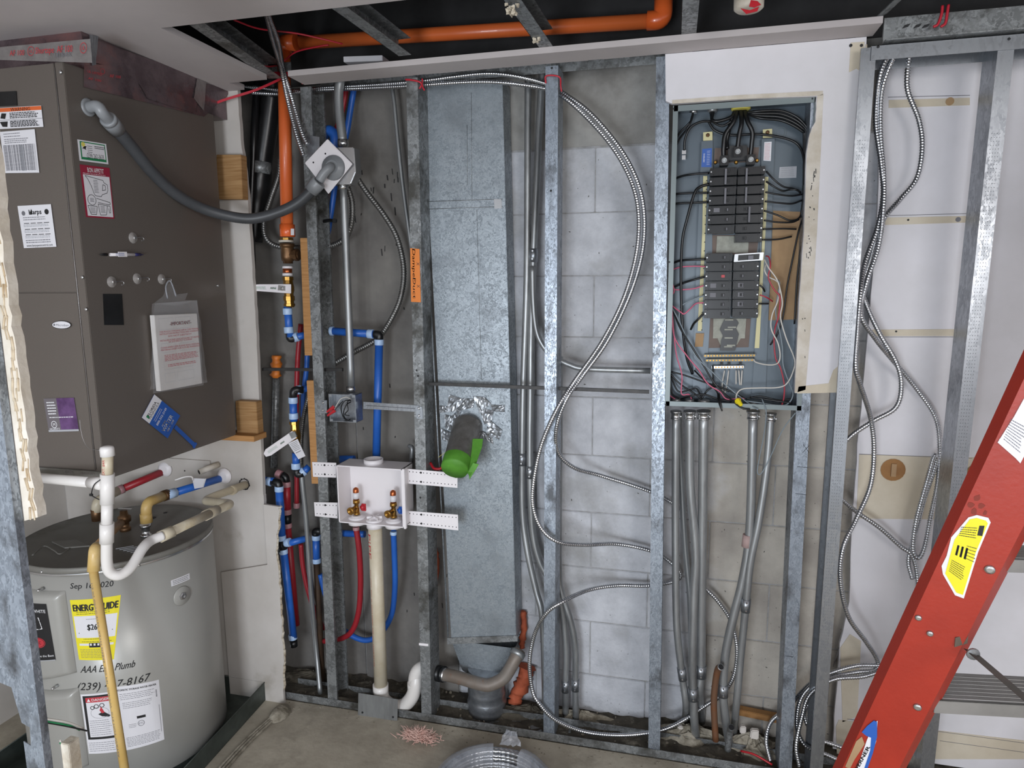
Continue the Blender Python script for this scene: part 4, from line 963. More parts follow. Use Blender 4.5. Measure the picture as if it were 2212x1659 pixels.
for (x, y) in ((366, 990), (399, 1017), (559, 1332), (380, 1000)):
    c = P(x, y, 2.0646); MB().lathe(c, (0, -1, 0), [(0, .003), (.002, .002)], 8).build('screw', M['ink'], wl)
tag(MB().box((-1.93, 2.058, P(400, 992, 2.06).z-.03), (P(455, 1015, 2.06).x, 2.0645, P(400, 992, 2.06).z)).build('wall_cleat', M['drywall2'], wl, bevel=.001))
# drip pan
t = thing('drip_pan', 'dark square metal drip pan under the water heater', 'pan')
mb = MB(); c4 = [Vector((-2.1, 1.42, .003)), Vector((-1.452, 1.42, .003)), Vector((-1.488, 2.055, .003)), Vector((-2.1, 2.055, .003))]
mb.prism(c4, (0, 0, .002))
for i in range(4):
    a, b = c4[i], c4[(i+1) % 4]; d = (b-a).normalized(); nn = Vector((d.y, -d.x, 0)); mb.obox(a-nn*.0, b-a, -nn*.0012, (0, 0, .072)); mb.tube([a+Vector((0, 0, .072)), b+Vector((0, 0, .072))], .0022, 6)
mb.build('pan', M['pan'], t)
MB().prism([HC+Vector((math.cos(a)*(HR-.02), math.sin(a)*(HR-.02), .005)) for a in [2*math.pi*i/24 for i in range(24)]], (0, 0, .041)).build('base', M['pan'], T, 'dark base ring')
mb = MB(); 
for k in range(3): mb.tube(smooth([P(612-k*5, 1536, Z=.012), P(585-k*6, 1560, Z=.008), P(540-k*7, 1603, Z=.008), P(490-k*8, 1659, Z=.008), P(440-k*8, 1720, Z=.008)], 8), .0045, 8)
tag(mb.build('dusty_cord', M['rubble']), 'dusty grey cords on the floor along the drip pan', 'cord')
MB()
t = thing('floor_lump', 'grey mortar lump on the floor against the torn wing wall', 'lump')
bb = MB(); cc = P(605, 1545, Z=.0)
bb.grid(lambda u, v: cc+Vector((math.cos(u*6.283)*.035*math.sin(v*1.57), math.sin(u*6.283)*.05*math.sin(v*1.57), .03*math.cos(v*1.57)+.002)), 14, 6); bb.build('lump', M['rubble'], t, recalc=False)
# loose green and white wires by the near stud
for i, (m_, dy, lab) in enumerate((('green', 0, 'green wire end poking out beside the near stud'), ('wirew', -6, 'white wire end poking out beside the near stud'), ('wirek', 3, 'black wire end poking out beside the near stud'))):
    o = MB().tube(smooth([P(80, 1555+dy, .74), P(112, 1560+dy, .76), P(150, 1567+dy, .78), P(172+i*8, 1577+dy*.6, .80)], 6), .0013, 8).build('wire_end', M[m_]); tag(o, lab, 'wire')
for i, (m_, dy, lab) in enumerate((('green', 5, 'lower green wire end near the bottom left corner'), ('wirew', 0, 'lower white wire end near the bottom left corner'))):
    o = MB().tube(smooth([P(130, 1600+dy, .80), P(148, 1618+dy, .82), P(165, 1630+dy, .84)], 5), .0014, 8).build('wire_end', M[m_]); tag(o, lab, 'wire')
# ================================================================ the wide duct
t = thing('supply_duct', 'wide spangled sheet metal duct standing against the wall', 'duct')
YD1 = 2.165
f = [P(912, 150, YD1), P(1085, 150, YD1), P(1115, 1383, YD1), P(975, 1391, YD1)]
f[0].z = f[1].z = 2.2
k = (f[1].x-f[2].x)/(2.17-f[2].z)
mb = MB()
dv = [f[3], f[2], f[1], f[0]]
mb.prism([Vector((p.x, YD1, p.z)) for p in dv], (0, YW-.006-YD1, 0)); mb.build('casing', M['duct'], t, bevel=.0015)
x_ = lambda x, y, o=.001: P(x, y, YD1-o)
MB().prism([x_(x, y, .0035) for x, y in ((912, 436), (1068, 431), (1068, 447), (912, 452))], (0, .003, 0)).build('drive_band', M['duct'], t, 'flat joint band', bevel=.0005)
MB().prism([x_(x, y, .0045) for x, y in ((1067, 430), (1083, 430), (1084, 450), (1068, 451))], (0, .004, 0)).build('joint_corner', M['chrome'], t, 'bright joint corner')
for y_ in (435, 451):
    MB().tube([x_(912, y_+1, .0036), x_(1085, y_-5, .0036)], .0011, 4).build('band_edge', M['galvd'], t)
MB().prism([x_(x, y, .004) for x, y in ((966, 1378), (1118, 1373), (1118, 1386), (966, 1392))], (0, .004, 0)).build('lower_cleat', M['galvd'], t)
for pts in (((1018, 200), (1020, 430)), ((1009, 270), (1010, 400)), ((1030, 452), (1040, 820))):
    MB().tube([x_(x, y, .0003) for x, y in pts], .0007, 4).build('crease', M['galvd'], t)
MB().tube([P(920, 460, YD1-.001), P(968, 1375, YD1-.001)], .003, 6).build('left_seam', M['duct'], t)
# tapered boot below
tl = [P(975, 1390, YD1), P(1112, 1386, YD1)]; b = MB(); n = 14
top_ = []; bot_ = []
c_ = P(1045, 1455, 2.19); 
for i in range(n+1):
    a = math.pi*i/n; top_.append(Vector((tl[0].x+(tl[1].x-tl[0].x)*i/n, YD1+.001, tl[0].z+.012)))
    bot_.append(c_+Vector((-math.cos(a)*.085, -math.sin(a)*.02, math.sin(a)*-.012+.01)))
bk = [Vector((p.x, YW-.01, p.z)) for p in top_]; bb = [Vector((p.x, YW-.02, p.z)) for p in bot_]
vs = top_+bot_; m_ = n+1
b.add(vs, [(i, i+1, m_+i+1, m_+i) for i in range(n)], True)
b.add([top_[0], bot_[0], bb[0], bk[0]], [(0, 1, 2, 3)]); b.add([top_[-1], bot_[-1], bb[-1], bk[-1]], [(0, 3, 2, 1)]); b.add(bk+bb, [(i, m_+i, m_+i+1, i+1) for i in range(n)])
b.build('tapered_boot', M['duct'], t, 'stained tapered boot', recalc=False)
t = thing('foil_collar', 'crinkled foil-wrapped round collar between duct and floor', 'collar')
cc = P(1045, 1545, Z=0.01); rr = random.Random(3); cc.y = min(cc.y, 2.185)
rings = [(z*.012, .069+rr.uniform(-.0025, .0025)+(.004 if z % 3 == 0 else 0)) for z in range(15)]
MB().lathe(Vector((cc.x, 2.192, .006)), (0, 0, 1), rings, 32).build('foil_wrap', M['foil'], t)
# dryer stub with green tape
t = thing('dryer_duct_stub', 'round duct stub ending in bright green tape on the wide duct', 'duct stub')
a = P(1011, 920, YD1-.001); e = P(983, 1010, 2.01); ax = (e-a)
a0 = a; pr = []; n = 10; rr = random.Random(5)
MB().tube([a0+ax*(i/n) for i in range(n+1)], [(lambda an, r=.053-.001*i: r*(1+.02*math.sin(an*3+i))) for i in range(n+1)], 30, cap=False).build('stub_pipe', mat('worn_foil', '#8d8b88', '#6d6a66', .35, .6, 20, .5, 25), t)
u = ax.normalized(); s1 = u.cross(Vector((0, 0, 1))).normalized(); s2 = s1.cross(u)
g = MB(); m_ = 30
def rg(k, r, jit=0): return [a0+ax*k+(s1*math.cos(6.2832*i/m_)+s2*math.sin(6.2832*i/m_))*(r*(1+rr.uniform(-jit, jit))) for i in range(m_)]
R1, R2, R3 = rg(.80, .0465, .02), rg(1.0, .0462, .02), rg(1.04, .044, .02); cen = a0+ax*1.045
g.add(R1+R2+R3+[cen], [(i, (i+1) % m_, m_+(i+1) % m_, m_+i) for i in range(m_)]+[(m_+i, m_+(i+1) % m_, 2*m_+(i+1) % m_, 2*m_+i) for i in range(m_)]+[(2*m_+i, 2*m_+(i+1) % m_, 3*m_) for i in range(m_)], True)
# tape tail running up the stub
tail = [(983+ (x-983), y) for x, y in ((1003, 975), (1022, 948), (1043, 948), (1041, 966), (1034, 985), (1026, 1010), (1014, 1030), (1000, 1000))]
yy = lambda x, y: 2.02+(1010-y)/90*.09-.0
g.prism([P(x, y, yy(x, y)) for x, y in tail], (0, .003, 0))
g.prism([P(x, y, 2.01) for x, y in ((1012, 1018), (1022, 1000), (1034, 1003), (1028, 1014), (1014, 1036))], (0, .003, 0))
g.build('green_tape', M['gtape'], t, 'bright green masking tape', recalc=True)
rr = random.Random(12)
for i, (p4) in enumerate((((970, 852), (1000, 862), (996, 888), (966, 890)), ((1000, 860), (1024, 862), (1022, 880), (998, 886)), ((1022, 856), (1046, 858), (1060, 872), (1036, 892)), ((948, 876), (968, 878), (966, 890), (950, 892)), ((1034, 880), (1066, 888), (1062, 912), (1046, 916)), ((1054, 905), (1085, 930), (1078, 950), (1050, 935)), ((1040, 930), (1062, 940), (1066, 960), (1044, 945)), ((960, 895), (978, 900), (974, 930), (962, 926)), ((952, 925), (974, 935), (976, 960), (956, 950)), ((1060, 874), (1090, 876), (1090, 890), (1064, 888)), ((968, 905), (985, 890), (1000, 880), (980, 925)))):
    q = [P(x, y, YD1-.003-.0012*(i % 3)) for x, y in p4]
    MB().grid(lambda u_, v_: (q[3].lerp(q[2], u_)).lerp(q[0].lerp(q[1], u_), v_)+Vector((0, rr.uniform(-.0025, .0012), 0)), 8, 6, False).build('foil_patch', M['foil'], t, recalc=False)
o = MB().tube(smooth([P(930, 1000, 2.12), P(938, 1012, 2.10), P(952, 1012, 2.10), P(958, 1004, 2.1)], 5), .005, 8).build('red_fitting', M['redp']); tag(o, 'small red plastic scrap tucked beside the green taped stub', 'scrap')
tag(MB().obox(P(945, 990, 2.1), P(958, 980, 2.1)-P(945, 990, 2.1), (0, .004, 0), (.006, 0, .006)).build('yellow_scrap', M['yel2']), 'small yellow scrap beside the green taped stub', 'scrap')
tag(MB().tube(smooth([P(884, 963, 2.2), P(890, 968, 2.19), P(889, 990, 2.19), P(888, 1010, 2.19)], 5), .008, 8).build('bent_pipe_end', M['steel']), 'bent grey pipe end just above the washer box right corner', 'pipe')

# ================================================================ washer outlet box
t = thing('washer_outlet_box', 'white recessed washer outlet box with perforated side straps', 'outlet box')
YB = 2.03; YBb = 2.125
fl = [P(726, 1006, YB), P(868, 1013, YB), P(867, 1143, YB), P(729, 1126, YB)]
x0, x1 = fl[0].x, fl[1].x; z1 = (fl[0].z+fl[1].z)/2; z0 = (fl[2].z+fl[3].z)/2; th = .004
mb = MB(); mb.box((x0, YBb-th, z0), (x1, YBb, z1)); mb.box((x0, YB, z0), (x0+th, YBb, z1)); mb.box((x1-th, YB, z0), (x1, YBb, z1)); mb.box((x0, YB, z1-th), (x1, YBb, z1)); mb.box((x0, YB, z0), (x1, YBb, z0+th))
mb.build('box_shell', M['white'], t, bevel=.001)
MB().box((x1, YB, z0-.003), (x1+.008, YB+.012, z1+.001)).build('front_lip', M['white'], t, bevel=.001)
xm = P(807, 1000, 2.08).x
MB().lathe(Vector((xm, 2.08, z1)), (0, 0, 1), [(0, .0335), (.017, .0335), (.017, .0305), (.006, .0305)], 28, cap=True).build('top_knockout', M['white'], t)
vx1, vx2, vm = P(769, 1100, 2.07).x, P(849, 1105, 2.07).x, P(810, 1112, 2.07).x
for xx in (vx1, vx2):
    MB().lathe(Vector((xx, 2.075, z0+th)), (0, 0, 1), [(0, .030), (.006, .029), (.007, .019), (.012, .018)], 24).build('grommet', M['white'], t)
    MB().lathe(Vector((xx, 2.075, z0)), (0, 0, -1), [(0, .030), (.016, .030)], 24).build('hub', M['white'], t)
mb = MB().lathe(Vector((vm, 2.065, z0+th)), (0, 0, 1), [(0, .030), (.005, .030), (.008, .026)], 24)
for k in range(3):
    a = k*math.pi/3+.3; d = Vector((math.cos(a), math.sin(a), 0)); n_ = Vector((-d.y, d.x, 0)); mb.obox(Vector((vm, 2.065, z0+.01))-d*.026-n_*.0012, d*.052, n_*.0024, (0, 0, .010))
mb.build('drain_cap', M['white'], t, 'star-ribbed drain cap')
MB().lathe(Vector((vm, 2.065, z0)), (0, 0, -1), [(0, .028), (.02, .028)], 24).build('hub', M['white'], t)
def strap(p4, lab):
    q = [P(x, y, YS-.0035) for x, y in p4]; o = MB().prism(q, (0, .0025, 0)).build('mounting_strap', M['white'], t, lab, bevel=.0006)
    mb = MB(); w_ = (q[1]-q[0]).length; n = int(w_/.0125)
    S = lambda u, v: (q[3].lerp(q[2], u)).lerp(q[0].lerp(q[1], u), v)
    for v in (.2, .82):
        for i in range(n):
            c = S((i+.8)/n*.98, v); mb.lathe(c, (0, -1, 0), [(0, .0018), (.0004, .0018)], 7)
    h = mb.build('strap_holes', M['ink'], o); h['kind'] = 'stuff'
    return S
for p4, su, lab in ((((674, 998), (726, 1000), (726, 1032), (676, 1030)), .52, 'upper left strap'), (((678, 1085), (729, 1086), (729, 1120), (680, 1115)), .48, 'lower left strap'), (((871, 1012), (988, 1022), (988, 1054), (872, 1044)), .33, 'upper right strap'), (((872, 1103), (989, 1112), (990, 1146), (872, 1133)), .33, 'lower right strap')):
    S = strap(p4, lab)
    for v in (.2, .82): MB().lathe(S(su, v), (0, -1, 0), [(0, .0038), (.002, .003), (.003, .001)], 10).build('screw', M['ink'], t)
for xx, hc, lab in ((vx1, 'redp', 'brass washer valve with a red handle'), (vx2, 'blue', 'brass washer valve with a blue handle')):
    v = thing('washer_valve', lab, 'valve', None); b0 = Vector((xx, 2.075, z0+.018))
    MB().lathe(b0, (0, 0, 1), [(0, .012), (.006, .012), (.007, .010), (.022, .010), (.024, .008), (.040, .008), (.041, .0125), (.052, .0125), (.054, .008), (.057, .008)], 10).build('valve_body', M['brass'], v)
    MB().lathe(b0+Vector((-.004, -.004, .022)), (-.25, -1, -.1), [(0, .010), (.018, .0105), (.019, .0135), (.027, .0135), (.027, .008), (.020, .008)], 14).build('hose_outlet', M['brass'], v)
    MB().lathe(b0+Vector((0, 0, .054)), (0, 0, 1), [(0, .0105), (.034, .0105), (.040, .009), (.044, .004), (.045, .0005)], 16).build('arrester', M['copper'], v, 'copper hammer arrester dome')
    MB().lathe(b0+Vector((0, 0, .058)), (0, 0, 1), [(0, .0108), (.022, .0108)], 16).build('arrester_label', M['lab'], v)
    hd = b0+Vector((.014, 0, .028)); MB().lathe(hd, (1, 0, 0), [(0, .005), (.006, .006), (.007, .013), (.014, .012), (.02, .007)], 8).obox(hd+Vector((.006, -.003, -.013)), (.016, 0, 0), (0, .006, 0), (0, 0, .026)).build('handle', M[hc], v, bevel=.001)
# standpipe and trap
t = thing('standpipe_trap', 'cream standpipe with a white trap under the washer box', 'pipe')
s0 = Vector((vm, 2.067, z0-.015)); s1_ = P(823, 1485, 2.10)
MB().cyl(s0, s1_, .0243, 24).build('standpipe', M['pvcold'], t)
MB().lathe(P(822, 1478, 2.10), (0, 0, -1), [(0, .0285), (.03, .0285), (.034, .026)], 24).build('socket', M['pvc'], t)
MB().tube(smooth([P(823, 1492, 2.10), P(829, 1512, 2.10), P(848, 1526, 2.105), P(872, 1524, 2.11), P(890, 1505, 2.115), P(898, 1480, 2.12), P(900, 1462, 2.13)], 7), .0255, 24).build('u_bend', M['pvc'], t)
MB().tube(smooth([P(897, 1485, 2.13), P(898, 1462, 2.13), P(906, 1447, 2.135), P(922, 1442, 2.14), P(940, 1446, 2.145)], 7), .0262, 24).build('trap_arm', M['pvc'], t)
MB().cyl(P(897, 1490, 2.125), P(897, 1474, 2.125), .029, 24).build('socket', M['pvc'], t)
def Sv(u, v, h=0.):
    b = s0.lerp(s1_, 1-u); a = (v-.5)*1.1-.35; return b+Vector((math.sin(a)*(.0246+h), -math.cos(a)*(.0246+h), 0))
def Sv(u, v, h=0.):
    b = s0.lerp(s1_, 1-u); a = (v-.5)*1.1-.35; return b+Vector((math.sin(a)*(.0246+h), -math.cos(a)*(.0246+h), 0))
Sv2 = lambda u, v, h=0.: Sv(1-u, v, h)
D = Decal(Sv2, (s0-s1_).length, .027); D.text('PIPE', .11, .3, .013, M['inkr'], width=.15, h=.0003); D.build('pipe_print', t); D = Decal(Sv2, (s0-s1_).length, .027); D.text('PVC-DWV  SCH 40  ASTM D2665  NSF-dwv  MADE IN USA', .55, .3, .004, M['inkr'], width=.6, h=.0003); D.build('pipe_print', t)
tag(MB().prism([P(x, y, 2.055) for x, y in ((774, 1497), (859, 1511), (858, 1557), (773, 1553))], (0, .0025, 0)).build('metal_plate', M['steel'], bevel=.0005), 'flat grey protector plate screwed to the floor track', 'plate')
for x, y in ((783, 1539), (849, 1549)): tag(MB().lathe(P(x, y, 2.0548), (0, -1, 0), [(0, .004), (.002, .003)], 10).build('plate_screw', M['ink']), 'dark screw in the flat plate, %s corner' % ('left' if x < 800 else 'right'), 'screw')
t = thing('waste_pipe', 'rusty grey waste pipe bending up behind the duct bottom', 'pipe')
wp = [P(948, 1455, 2.14), P(985, 1462, 2.12), P(1040, 1478, 2.10), P(1062, 1478, 2.10), P(1090, 1462, 2.11), P(1112, 1425, 2.125), P(1122, 1405, 2.15)]
MB().tube(smooth(wp, 8), .0225, 22).build('pipe', mat('rusty_drain', '#86827d', '#756a60', .5, .2, 8, c3='#8a4f24', s3=5, t3=(.56, .62)), t)
MB().lathe(P(945, 1454, 2.142), P(985, 1462, 2.12)-P(948, 1455, 2.14), [(0, .028), (.012, .029), (.013, .026), (.024, .026), (.025, .029), (.03, .028)], 20).build('rubber_coupling', M['black'], t)
MB().lathe(P(957, 1457, 2.135), P(985, 1462, 2.12)-P(948, 1455, 2.14), [(0, .0245), (.014, .0245)], 20).build('band', M['chrome'], t)
MB().lathe(P(1115, 1418, 2.13), P(1122, 1405, 2.15)-P(1112, 1425, 2.125), [(0, .027), (.018, .028)], 20).build('band', M['steel'], t)
def blob(pts, r, m_, lab, cat, seed, nm, seg=9):
    rr = random.Random(seed); path = smooth(pts, 5)
    mb = MB().tube(path, [(lambda a, k=rr.uniform(.75, 1.2), ph=rr.random()*6: r*k*(1+.25*math.sin(a*2+ph))) for _ in path], seg, smooth=True)
    return tag(mb.build(nm, M[m_]), lab, cat)
blob([P(1130, 1320, 2.25), P(1132, 1350, 2.25), P(1128, 1385, 2.25), P(1128, 1400, 2.25)], .011, 'foam', 'orange foam streak on the wall above the pipe bend', 'foam', 1, 'sealant_foam')
blob([P(1138, 1440, 2.235), P(1132, 1470, 2.23), P(1116, 1500, 2.225), P(1112, 1518, 2.22)], .026, 'foam', 'large orange foam lump below the pipe bend', 'foam', 2, 'sealant_foam')
blob([P(941, 1185, 2.25), P(944, 1215, 2.25), P(940, 1265, 2.25)], .009, 'foam', 'small orange foam patch left of the duct', 'foam', 3, 'sealant_foam')
# pink insulation tuft
rr = random.Random(21); mb = MB(); c0 = P(915, 1598, Z=.012)
for i in range(900):
    a = rr.uniform(0, 6.28); r_ = abs(rr.gauss(0, .022)); s = c0+Vector((math.cos(a)*r_*1.3-.015, math.sin(a)*r_*.5, rr.uniform(0, .03)*max(.1, 1-r_/.06)))
    d = Vector((rr.gauss(0, .011), rr.gauss(0, .006), rr.uniform(-.003, .012)))
    p_ = [s]
    for k in range(3): p_.append(p_[-1]+d*.5+Vector((rr.gauss(0, .004), rr.gauss(0, .003), rr.gauss(.001, .003))))
    for q_ in p_: q_.z = max(q_.z, .002)
    mb.tube(p_, [.0007, .0013, .0011, .0004], 4)
tag(mb.build('insulation_tuft', M['insul']), 'tuft of pink insulation on the bare floor', 'insulation')

# ================================================================ shared fittings for pipes
def pipe(t, pts, r, m_, nm='tube', rad=.02, lab=None): return MB().tube(round_corners(pts, rad), r, 14).build(nm, M[m_], t, lab)
def ringp(t, a, b, k=.022, r=.0165, m_='ring'): d = (b-a).normalized(); return MB().lathe(a, d, [(0, r*.96), (.002, r), (k-.002, r), (k, r*.96)], 16).build('pex_ring', M[m_], t)
def elb(t, a, c, b, r=.0135): return MB().tube(round_corners([a, c, b], .012), r, 14).build('elbow', M['black'], t, 'black elbow')
# orange sprinkler pipe
t = thing('sprinkler_pipe', 'orange sprinkler pipe running across the ceiling void and down', 'pipe')
YO = 2.11; oa, ob, oc = P(611, 175, YO), P(620, 500, YO), P(613, 105, YO)
MB().cyl(ob, oc+Vector((0, 0, 0)), .0208, 22).build('drop_pipe', M['orange'], t)
hr0 = P(650, 92, YO); hr1 = P(1400, 46, YO)
MB().cyl(hr0, hr1, .0208, 22).build('cross_pipe', M['orange'], t)
MB().tube(round_corners([P(613, 112, YO), P(612, 93, YO)+Vector((0, 0, 0)), P(640, 92, YO)], .04), .0262, 20).build('elbow', M['orangef'], t)
MB().tube(round_corners([P(1398, 45, YO), P(1432, 43, YO), P(1432, 43, YO)+Vector((0, -.0, .07))], .03), .0262, 20).build('elbow', M['orangef'], t)
MB().cyl(P(1434, 25, YO), P(1434, 25, YO)+Vector((0, 0, .35)), .0208, 20).build('riser', M['orange'], t)
MB().lathe(P(620, 485, YO), (0, 0, -1), [(0, .0255), (.04, .0255), (.042, .022)], 20).build('threaded_adapter', M['orangef'], t)
MB().prism([P(x, y, YO-.027) for x, y in ((628, 494), (635, 494), (635, 508), (628, 508))], (0, .002, 0)).build('approval_sticker', M['lab'], t)
MB().lathe(P(619, 514, YO), (0, 0, -1), [(0, .0225), (.008, .0225)], 8, smooth=False).build('brass_nut', M['brass'], t)
MB().lathe(P(618, 519, YO), (0, 0, -1), [(0, .025), (.007, .025)], 20).build('sealant_ring', M['plaster'], t)
t = thing('strap_hanger', 'grey strap bracket around the orange drop pipe under the ceiling', 'bracket')
MB().box(P(601, 136, YO-.024), P(630, 157, YO-.023)).build('band', M['galvd'], t)
MB().prism([P(x, y, YO-.01) for x, y in ((575, 148), (601, 140), (601, 158), (576, 160))], (0, .003, 0)).build('leg', M['galvd'], t)
# bronze tee with valve stack
t = thing('brass_valve_stack', 'bronze tee and brass ball valve below the orange adapter', 'valve')
v = lambda x, y: P(x, y, YO)
MB().lathe(v(620, 526), (0, 0, -1), [(0, .025), (.012, .025), (.013, .021), (.02, .022), (.045, .0225), (.058, .021), (.06, .0165), (.068, .0165)], 20).build('tee_body', M['bronze'], t)
MB().lathe(v(624, 551), (1, 0, 0), [(0, .0165), (.022, .0165), (.024, .021), (.036, .021), (.037, .014), (.041, .014)], 8, smooth=False).build('tee_branch', M['bronze'], t)
MB().lathe(v(621, 575), (0, 0, -1), [(0, .0178), (.008, .0178)], 16).build('sealant_ring', M['white'], t)
MB().cyl(v(621, 580), v(621, 592), .0158, 16).build('copper_nipple', M['copper'], t)
MB().lathe(v(621, 590), (0, 0, -1), [(0, .0178), (.009, .0178)], 16).build('sealant_ring', M['white'], t)
MB().lathe(v(622, 598), (0, 0, -1), [(0, .019), (.012, .019), (.013, .016), (.022, .017), (.034, .0195), (.048, .0195), (.058, .016), (.066, .0165), (.067, .0195), (.082, .0195), (.083, .0165), (.092, .0165), (.093, .0195), (.1, .0195), (.105, .015)], 8, smooth=False).build('valve_body', M['brass'], t)
hb = [P(x, y, YO-.03) for x, y in ((628, 614), (560, 614), (540, 616), (536, 622), (540, 628), (560, 629), (628, 634))]
MB().prism(hb, (0, .004, 0)).build('handle', M['white'], t, 'white lever handle', bevel=.001)
MB().lathe(v(620, 623)+Vector((0, -.022, 0)), (0, -1, 0), [(0, .008), (.01, .008), (.012, .004)], 6, smooth=False).build('stem_nut', M['chrome'], t)
MB().prism([P(x, y, YO-.033) for x, y in ((601, 616), (616, 618), (616, 628), (600, 627))], (0, .003, 0)).build('stem_clip', M['chrome'], t)
q = quad(*[P(x, y, YO-.0306) for x, y in ((545, 616), (600, 616), (600, 629), (545, 627))]); D = Decal(*q)
D.text('FNW', .82, .5, .007, M['lgrn'], rot=math.pi, h=.0003, bold=.0002).lines(.05, .2, .6, .8, 3, M['lgrn'], .001, h=.0003).build('handle_print', t)
# pex drop below it
t = thing('upper_pex_drop', 'blue pex drop with black elbow under the upper brass valve', 'pipe')
p1, p2, p3 = v(621, 664), v(626, 728), P(650, 727, 2.13)
ringp(t, v(621, 666), v(623, 700)); MB().cyl(v(621, 662), p2, .0135, 16).build('blue_tube', M['blue'], t); ringp(t, v(623, 706), v(625, 728))
elb(t, v(625, 718), v(626, 734), P(640, 728, YO+.01)); ringp(t, P(635, 730, YO+.01), P(652, 724, YO+.015), .018); MB().cyl(P(640, 728, YO+.01), P(668, 722, YO+.05), .0125, 14).build('blue_stub', M['blue'], t)
# lower stack
t = thing('lower_valve_stack', 'lower brass valve with white lever slanting down left', 'valve')
L2 = lambda x, y, Y=2.11: P(x, y, Y)
MB().lathe(L2(636, 910), (.03, 0, -1), [(0, .0185), (.01, .0185), (.011, .015), (.03, .016), (.045, .019), (.06, .019), (.075, .015), (.09, .0165), (.1, .0165)], 8, smooth=False).build('valve_body', M['brass'], t)
MB().prism([P(x, y, 2.075) for x, y in ((631, 931), (640, 946), (585, 984), (574, 987), (569, 980), (573, 971))], (0, .004, 0)).build('handle', M['white'], t, 'white lever handle', bevel=.001)
MB().prism([P(x, y, 2.071) for x, y in ((624, 936), (636, 932), (641, 943), (630, 948))], (0, .005, 0)).build('stem_clip', M['steel'], t)
q = quad(*[P(x, y, 2.0742) for x, y in ((574, 973), (615, 945), (621, 956), (580, 984))]); D = Decal(*q)
D.text('FNW', .8, .5, .006, M['lgrn'], rot=math.pi, h=.0003, bold=.0002).lines(.05, .25, .6, .75, 3, M['lgrn'], .0008, h=.0003).build('handle_print', t)
q = quad(*[P(x, y, 2.066) for x, y in ((623, 958), (643, 948), (660, 985), (645, 992))]); tg = tag(Decal(*q).slab(M['lab'], .001).lines(.12, .45, .9, .95, 6, IK, .0014, h=.0014).lines(.15, .3, .8, .42, 1, IK, .002, h=.0014).build('valve_tag'), 'white printed tag hanging from the lower brass valve', 'tag')
t = thing('pex_riser', 'blue pex riser with black elbows above the lower brass valve', 'pipe')
elb(t, P(655, 842, 2.13), L2(634, 842), L2(633, 862)); ringp(t, P(641, 843, 2.12), P(658, 840, 2.14), .016); MB().cyl(P(645, 842, 2.125), P(672, 838, 2.16), .0125, 14).build('blue_stub', M['blue'], t)
ringp(t, L2(633, 858), L2(634, 900)); MB().cyl(L2(633, 862), L2(635, 912), .0135, 16).build('blue_tube', M['blue'], t); ringp(t, L2(634, 892), L2(635, 912))
t = thing('pex_drop', 'short blue pex drop with black elbow under the lower brass valve', 'pipe')
MB().cyl(L2(639, 978), L2(640, 1008), .0135, 16).build('blue_tube', M['blue'], t); ringp(t, L2(639, 1000), L2(640, 1025), .022)
elb(t, L2(640, 1012), L2(642, 1026), P(655, 1022, 2.12)); ringp(t, P(651, 1022, 2.12), P(664, 1012, 2.13), .016); MB().cyl(P(655, 1020, 2.12), P(668, 1008, 2.135), .0125, 14).build('blue_stub', M['blue'], t)
# ================================================================ breaker panel
t = PN = thing('breaker_panel', 'open grey electrical panel full of black breakers and loose wires', 'electrical panel')
YP0, YP1 = 2.078, 2.172
bx0, bx1 = P(1448, 500, YP0).x, P(1765, 300, YP0).x; bz1, bz0 = P(1600, 219, YP0).z, P(1580, 880, YP0).z
mb = MB(); th = .0015
mb.box((bx0, YP1-th, bz0), (bx1, YP1, bz1)); mb.box((bx0, YP0, bz0), (bx0+th, YP1, bz1)); mb.box((bx1-th, YP0, bz0), (bx1, YP1, bz1)); mb.box((bx0, YP0, bz1-th), (bx1, YP1, bz1)); mb.box((bx0, YP0, bz0), (bx1, YP1, bz0+th))
mb.build('enclosure', M['panel'], t)
rw = .0125
mb = MB().box((bx0-.002, YP0-.002, bz0-.002), (bx0+rw, YP0, bz1)).box((bx1-rw, YP0-.002, bz0-.002), (bx1, YP0, bz1)).box((bx0, YP0-.002, bz1-.016), (bx1, YP0, bz1)).box((bx0, YP0-.002, bz0-.002), (bx1, YP0, bz0+rw))
mb.build('rim', M['panelr'], t, 'pale grey front rim', bevel=.0005)
for x, y in ((1455, 235), (1755, 213), (1446, 566), (1738, 562), (1438, 874)): MB().lathe(P(x, y, YP0-.0022), (0, -1, 0), [(0, .0026), (.0006, .0022)], 8).build('rim_hole', M['ink'], t)
B = lambda x, y, Y=YP1-.003: P(x, y, Y)
def plate(pts, Y, m_, nm, lab=None, th=.002, bev=0.): return MB().prism([P(x, y, Y) for x, y in pts], (0, th, 0)).build(nm, M[m_], t, lab, bevel=bev)
plate(((1515, 305), (1540, 303), (1538, 620), (1524, 862), (1496, 862), (1503, 600)), 2.155, 'panel', 'side_rail', None, .012, .001)
plate(((1645, 300), (1674, 298), (1662, 620), (1654, 850), (1624, 850), (1640, 600)), 2.155, 'panel', 'side_rail', None, .012, .001)
plate(((1545, 318), (1645, 315), (1640, 860), (1522, 862), (1530, 600)), 2.164, 'panel', 'back_pan', None, .004)
plate(((1544, 320), (1640, 318), (1636, 350), (1542, 352)), 2.160, 'busb', 'brown_board', None)
plate(((1532, 508), (1640, 508), (1634, 550), (1530, 550)), 2.158, 'busb', 'brown_board', None)
plate(((1527, 688), (1622, 688), (1617, 750), (1525, 752)), 2.158, 'busb', 'brown_board', None)
plate(((1549, 510), (1618, 510), (1616, 546), (1547, 546)), 2.155, 'busw', 'bus_card', None)
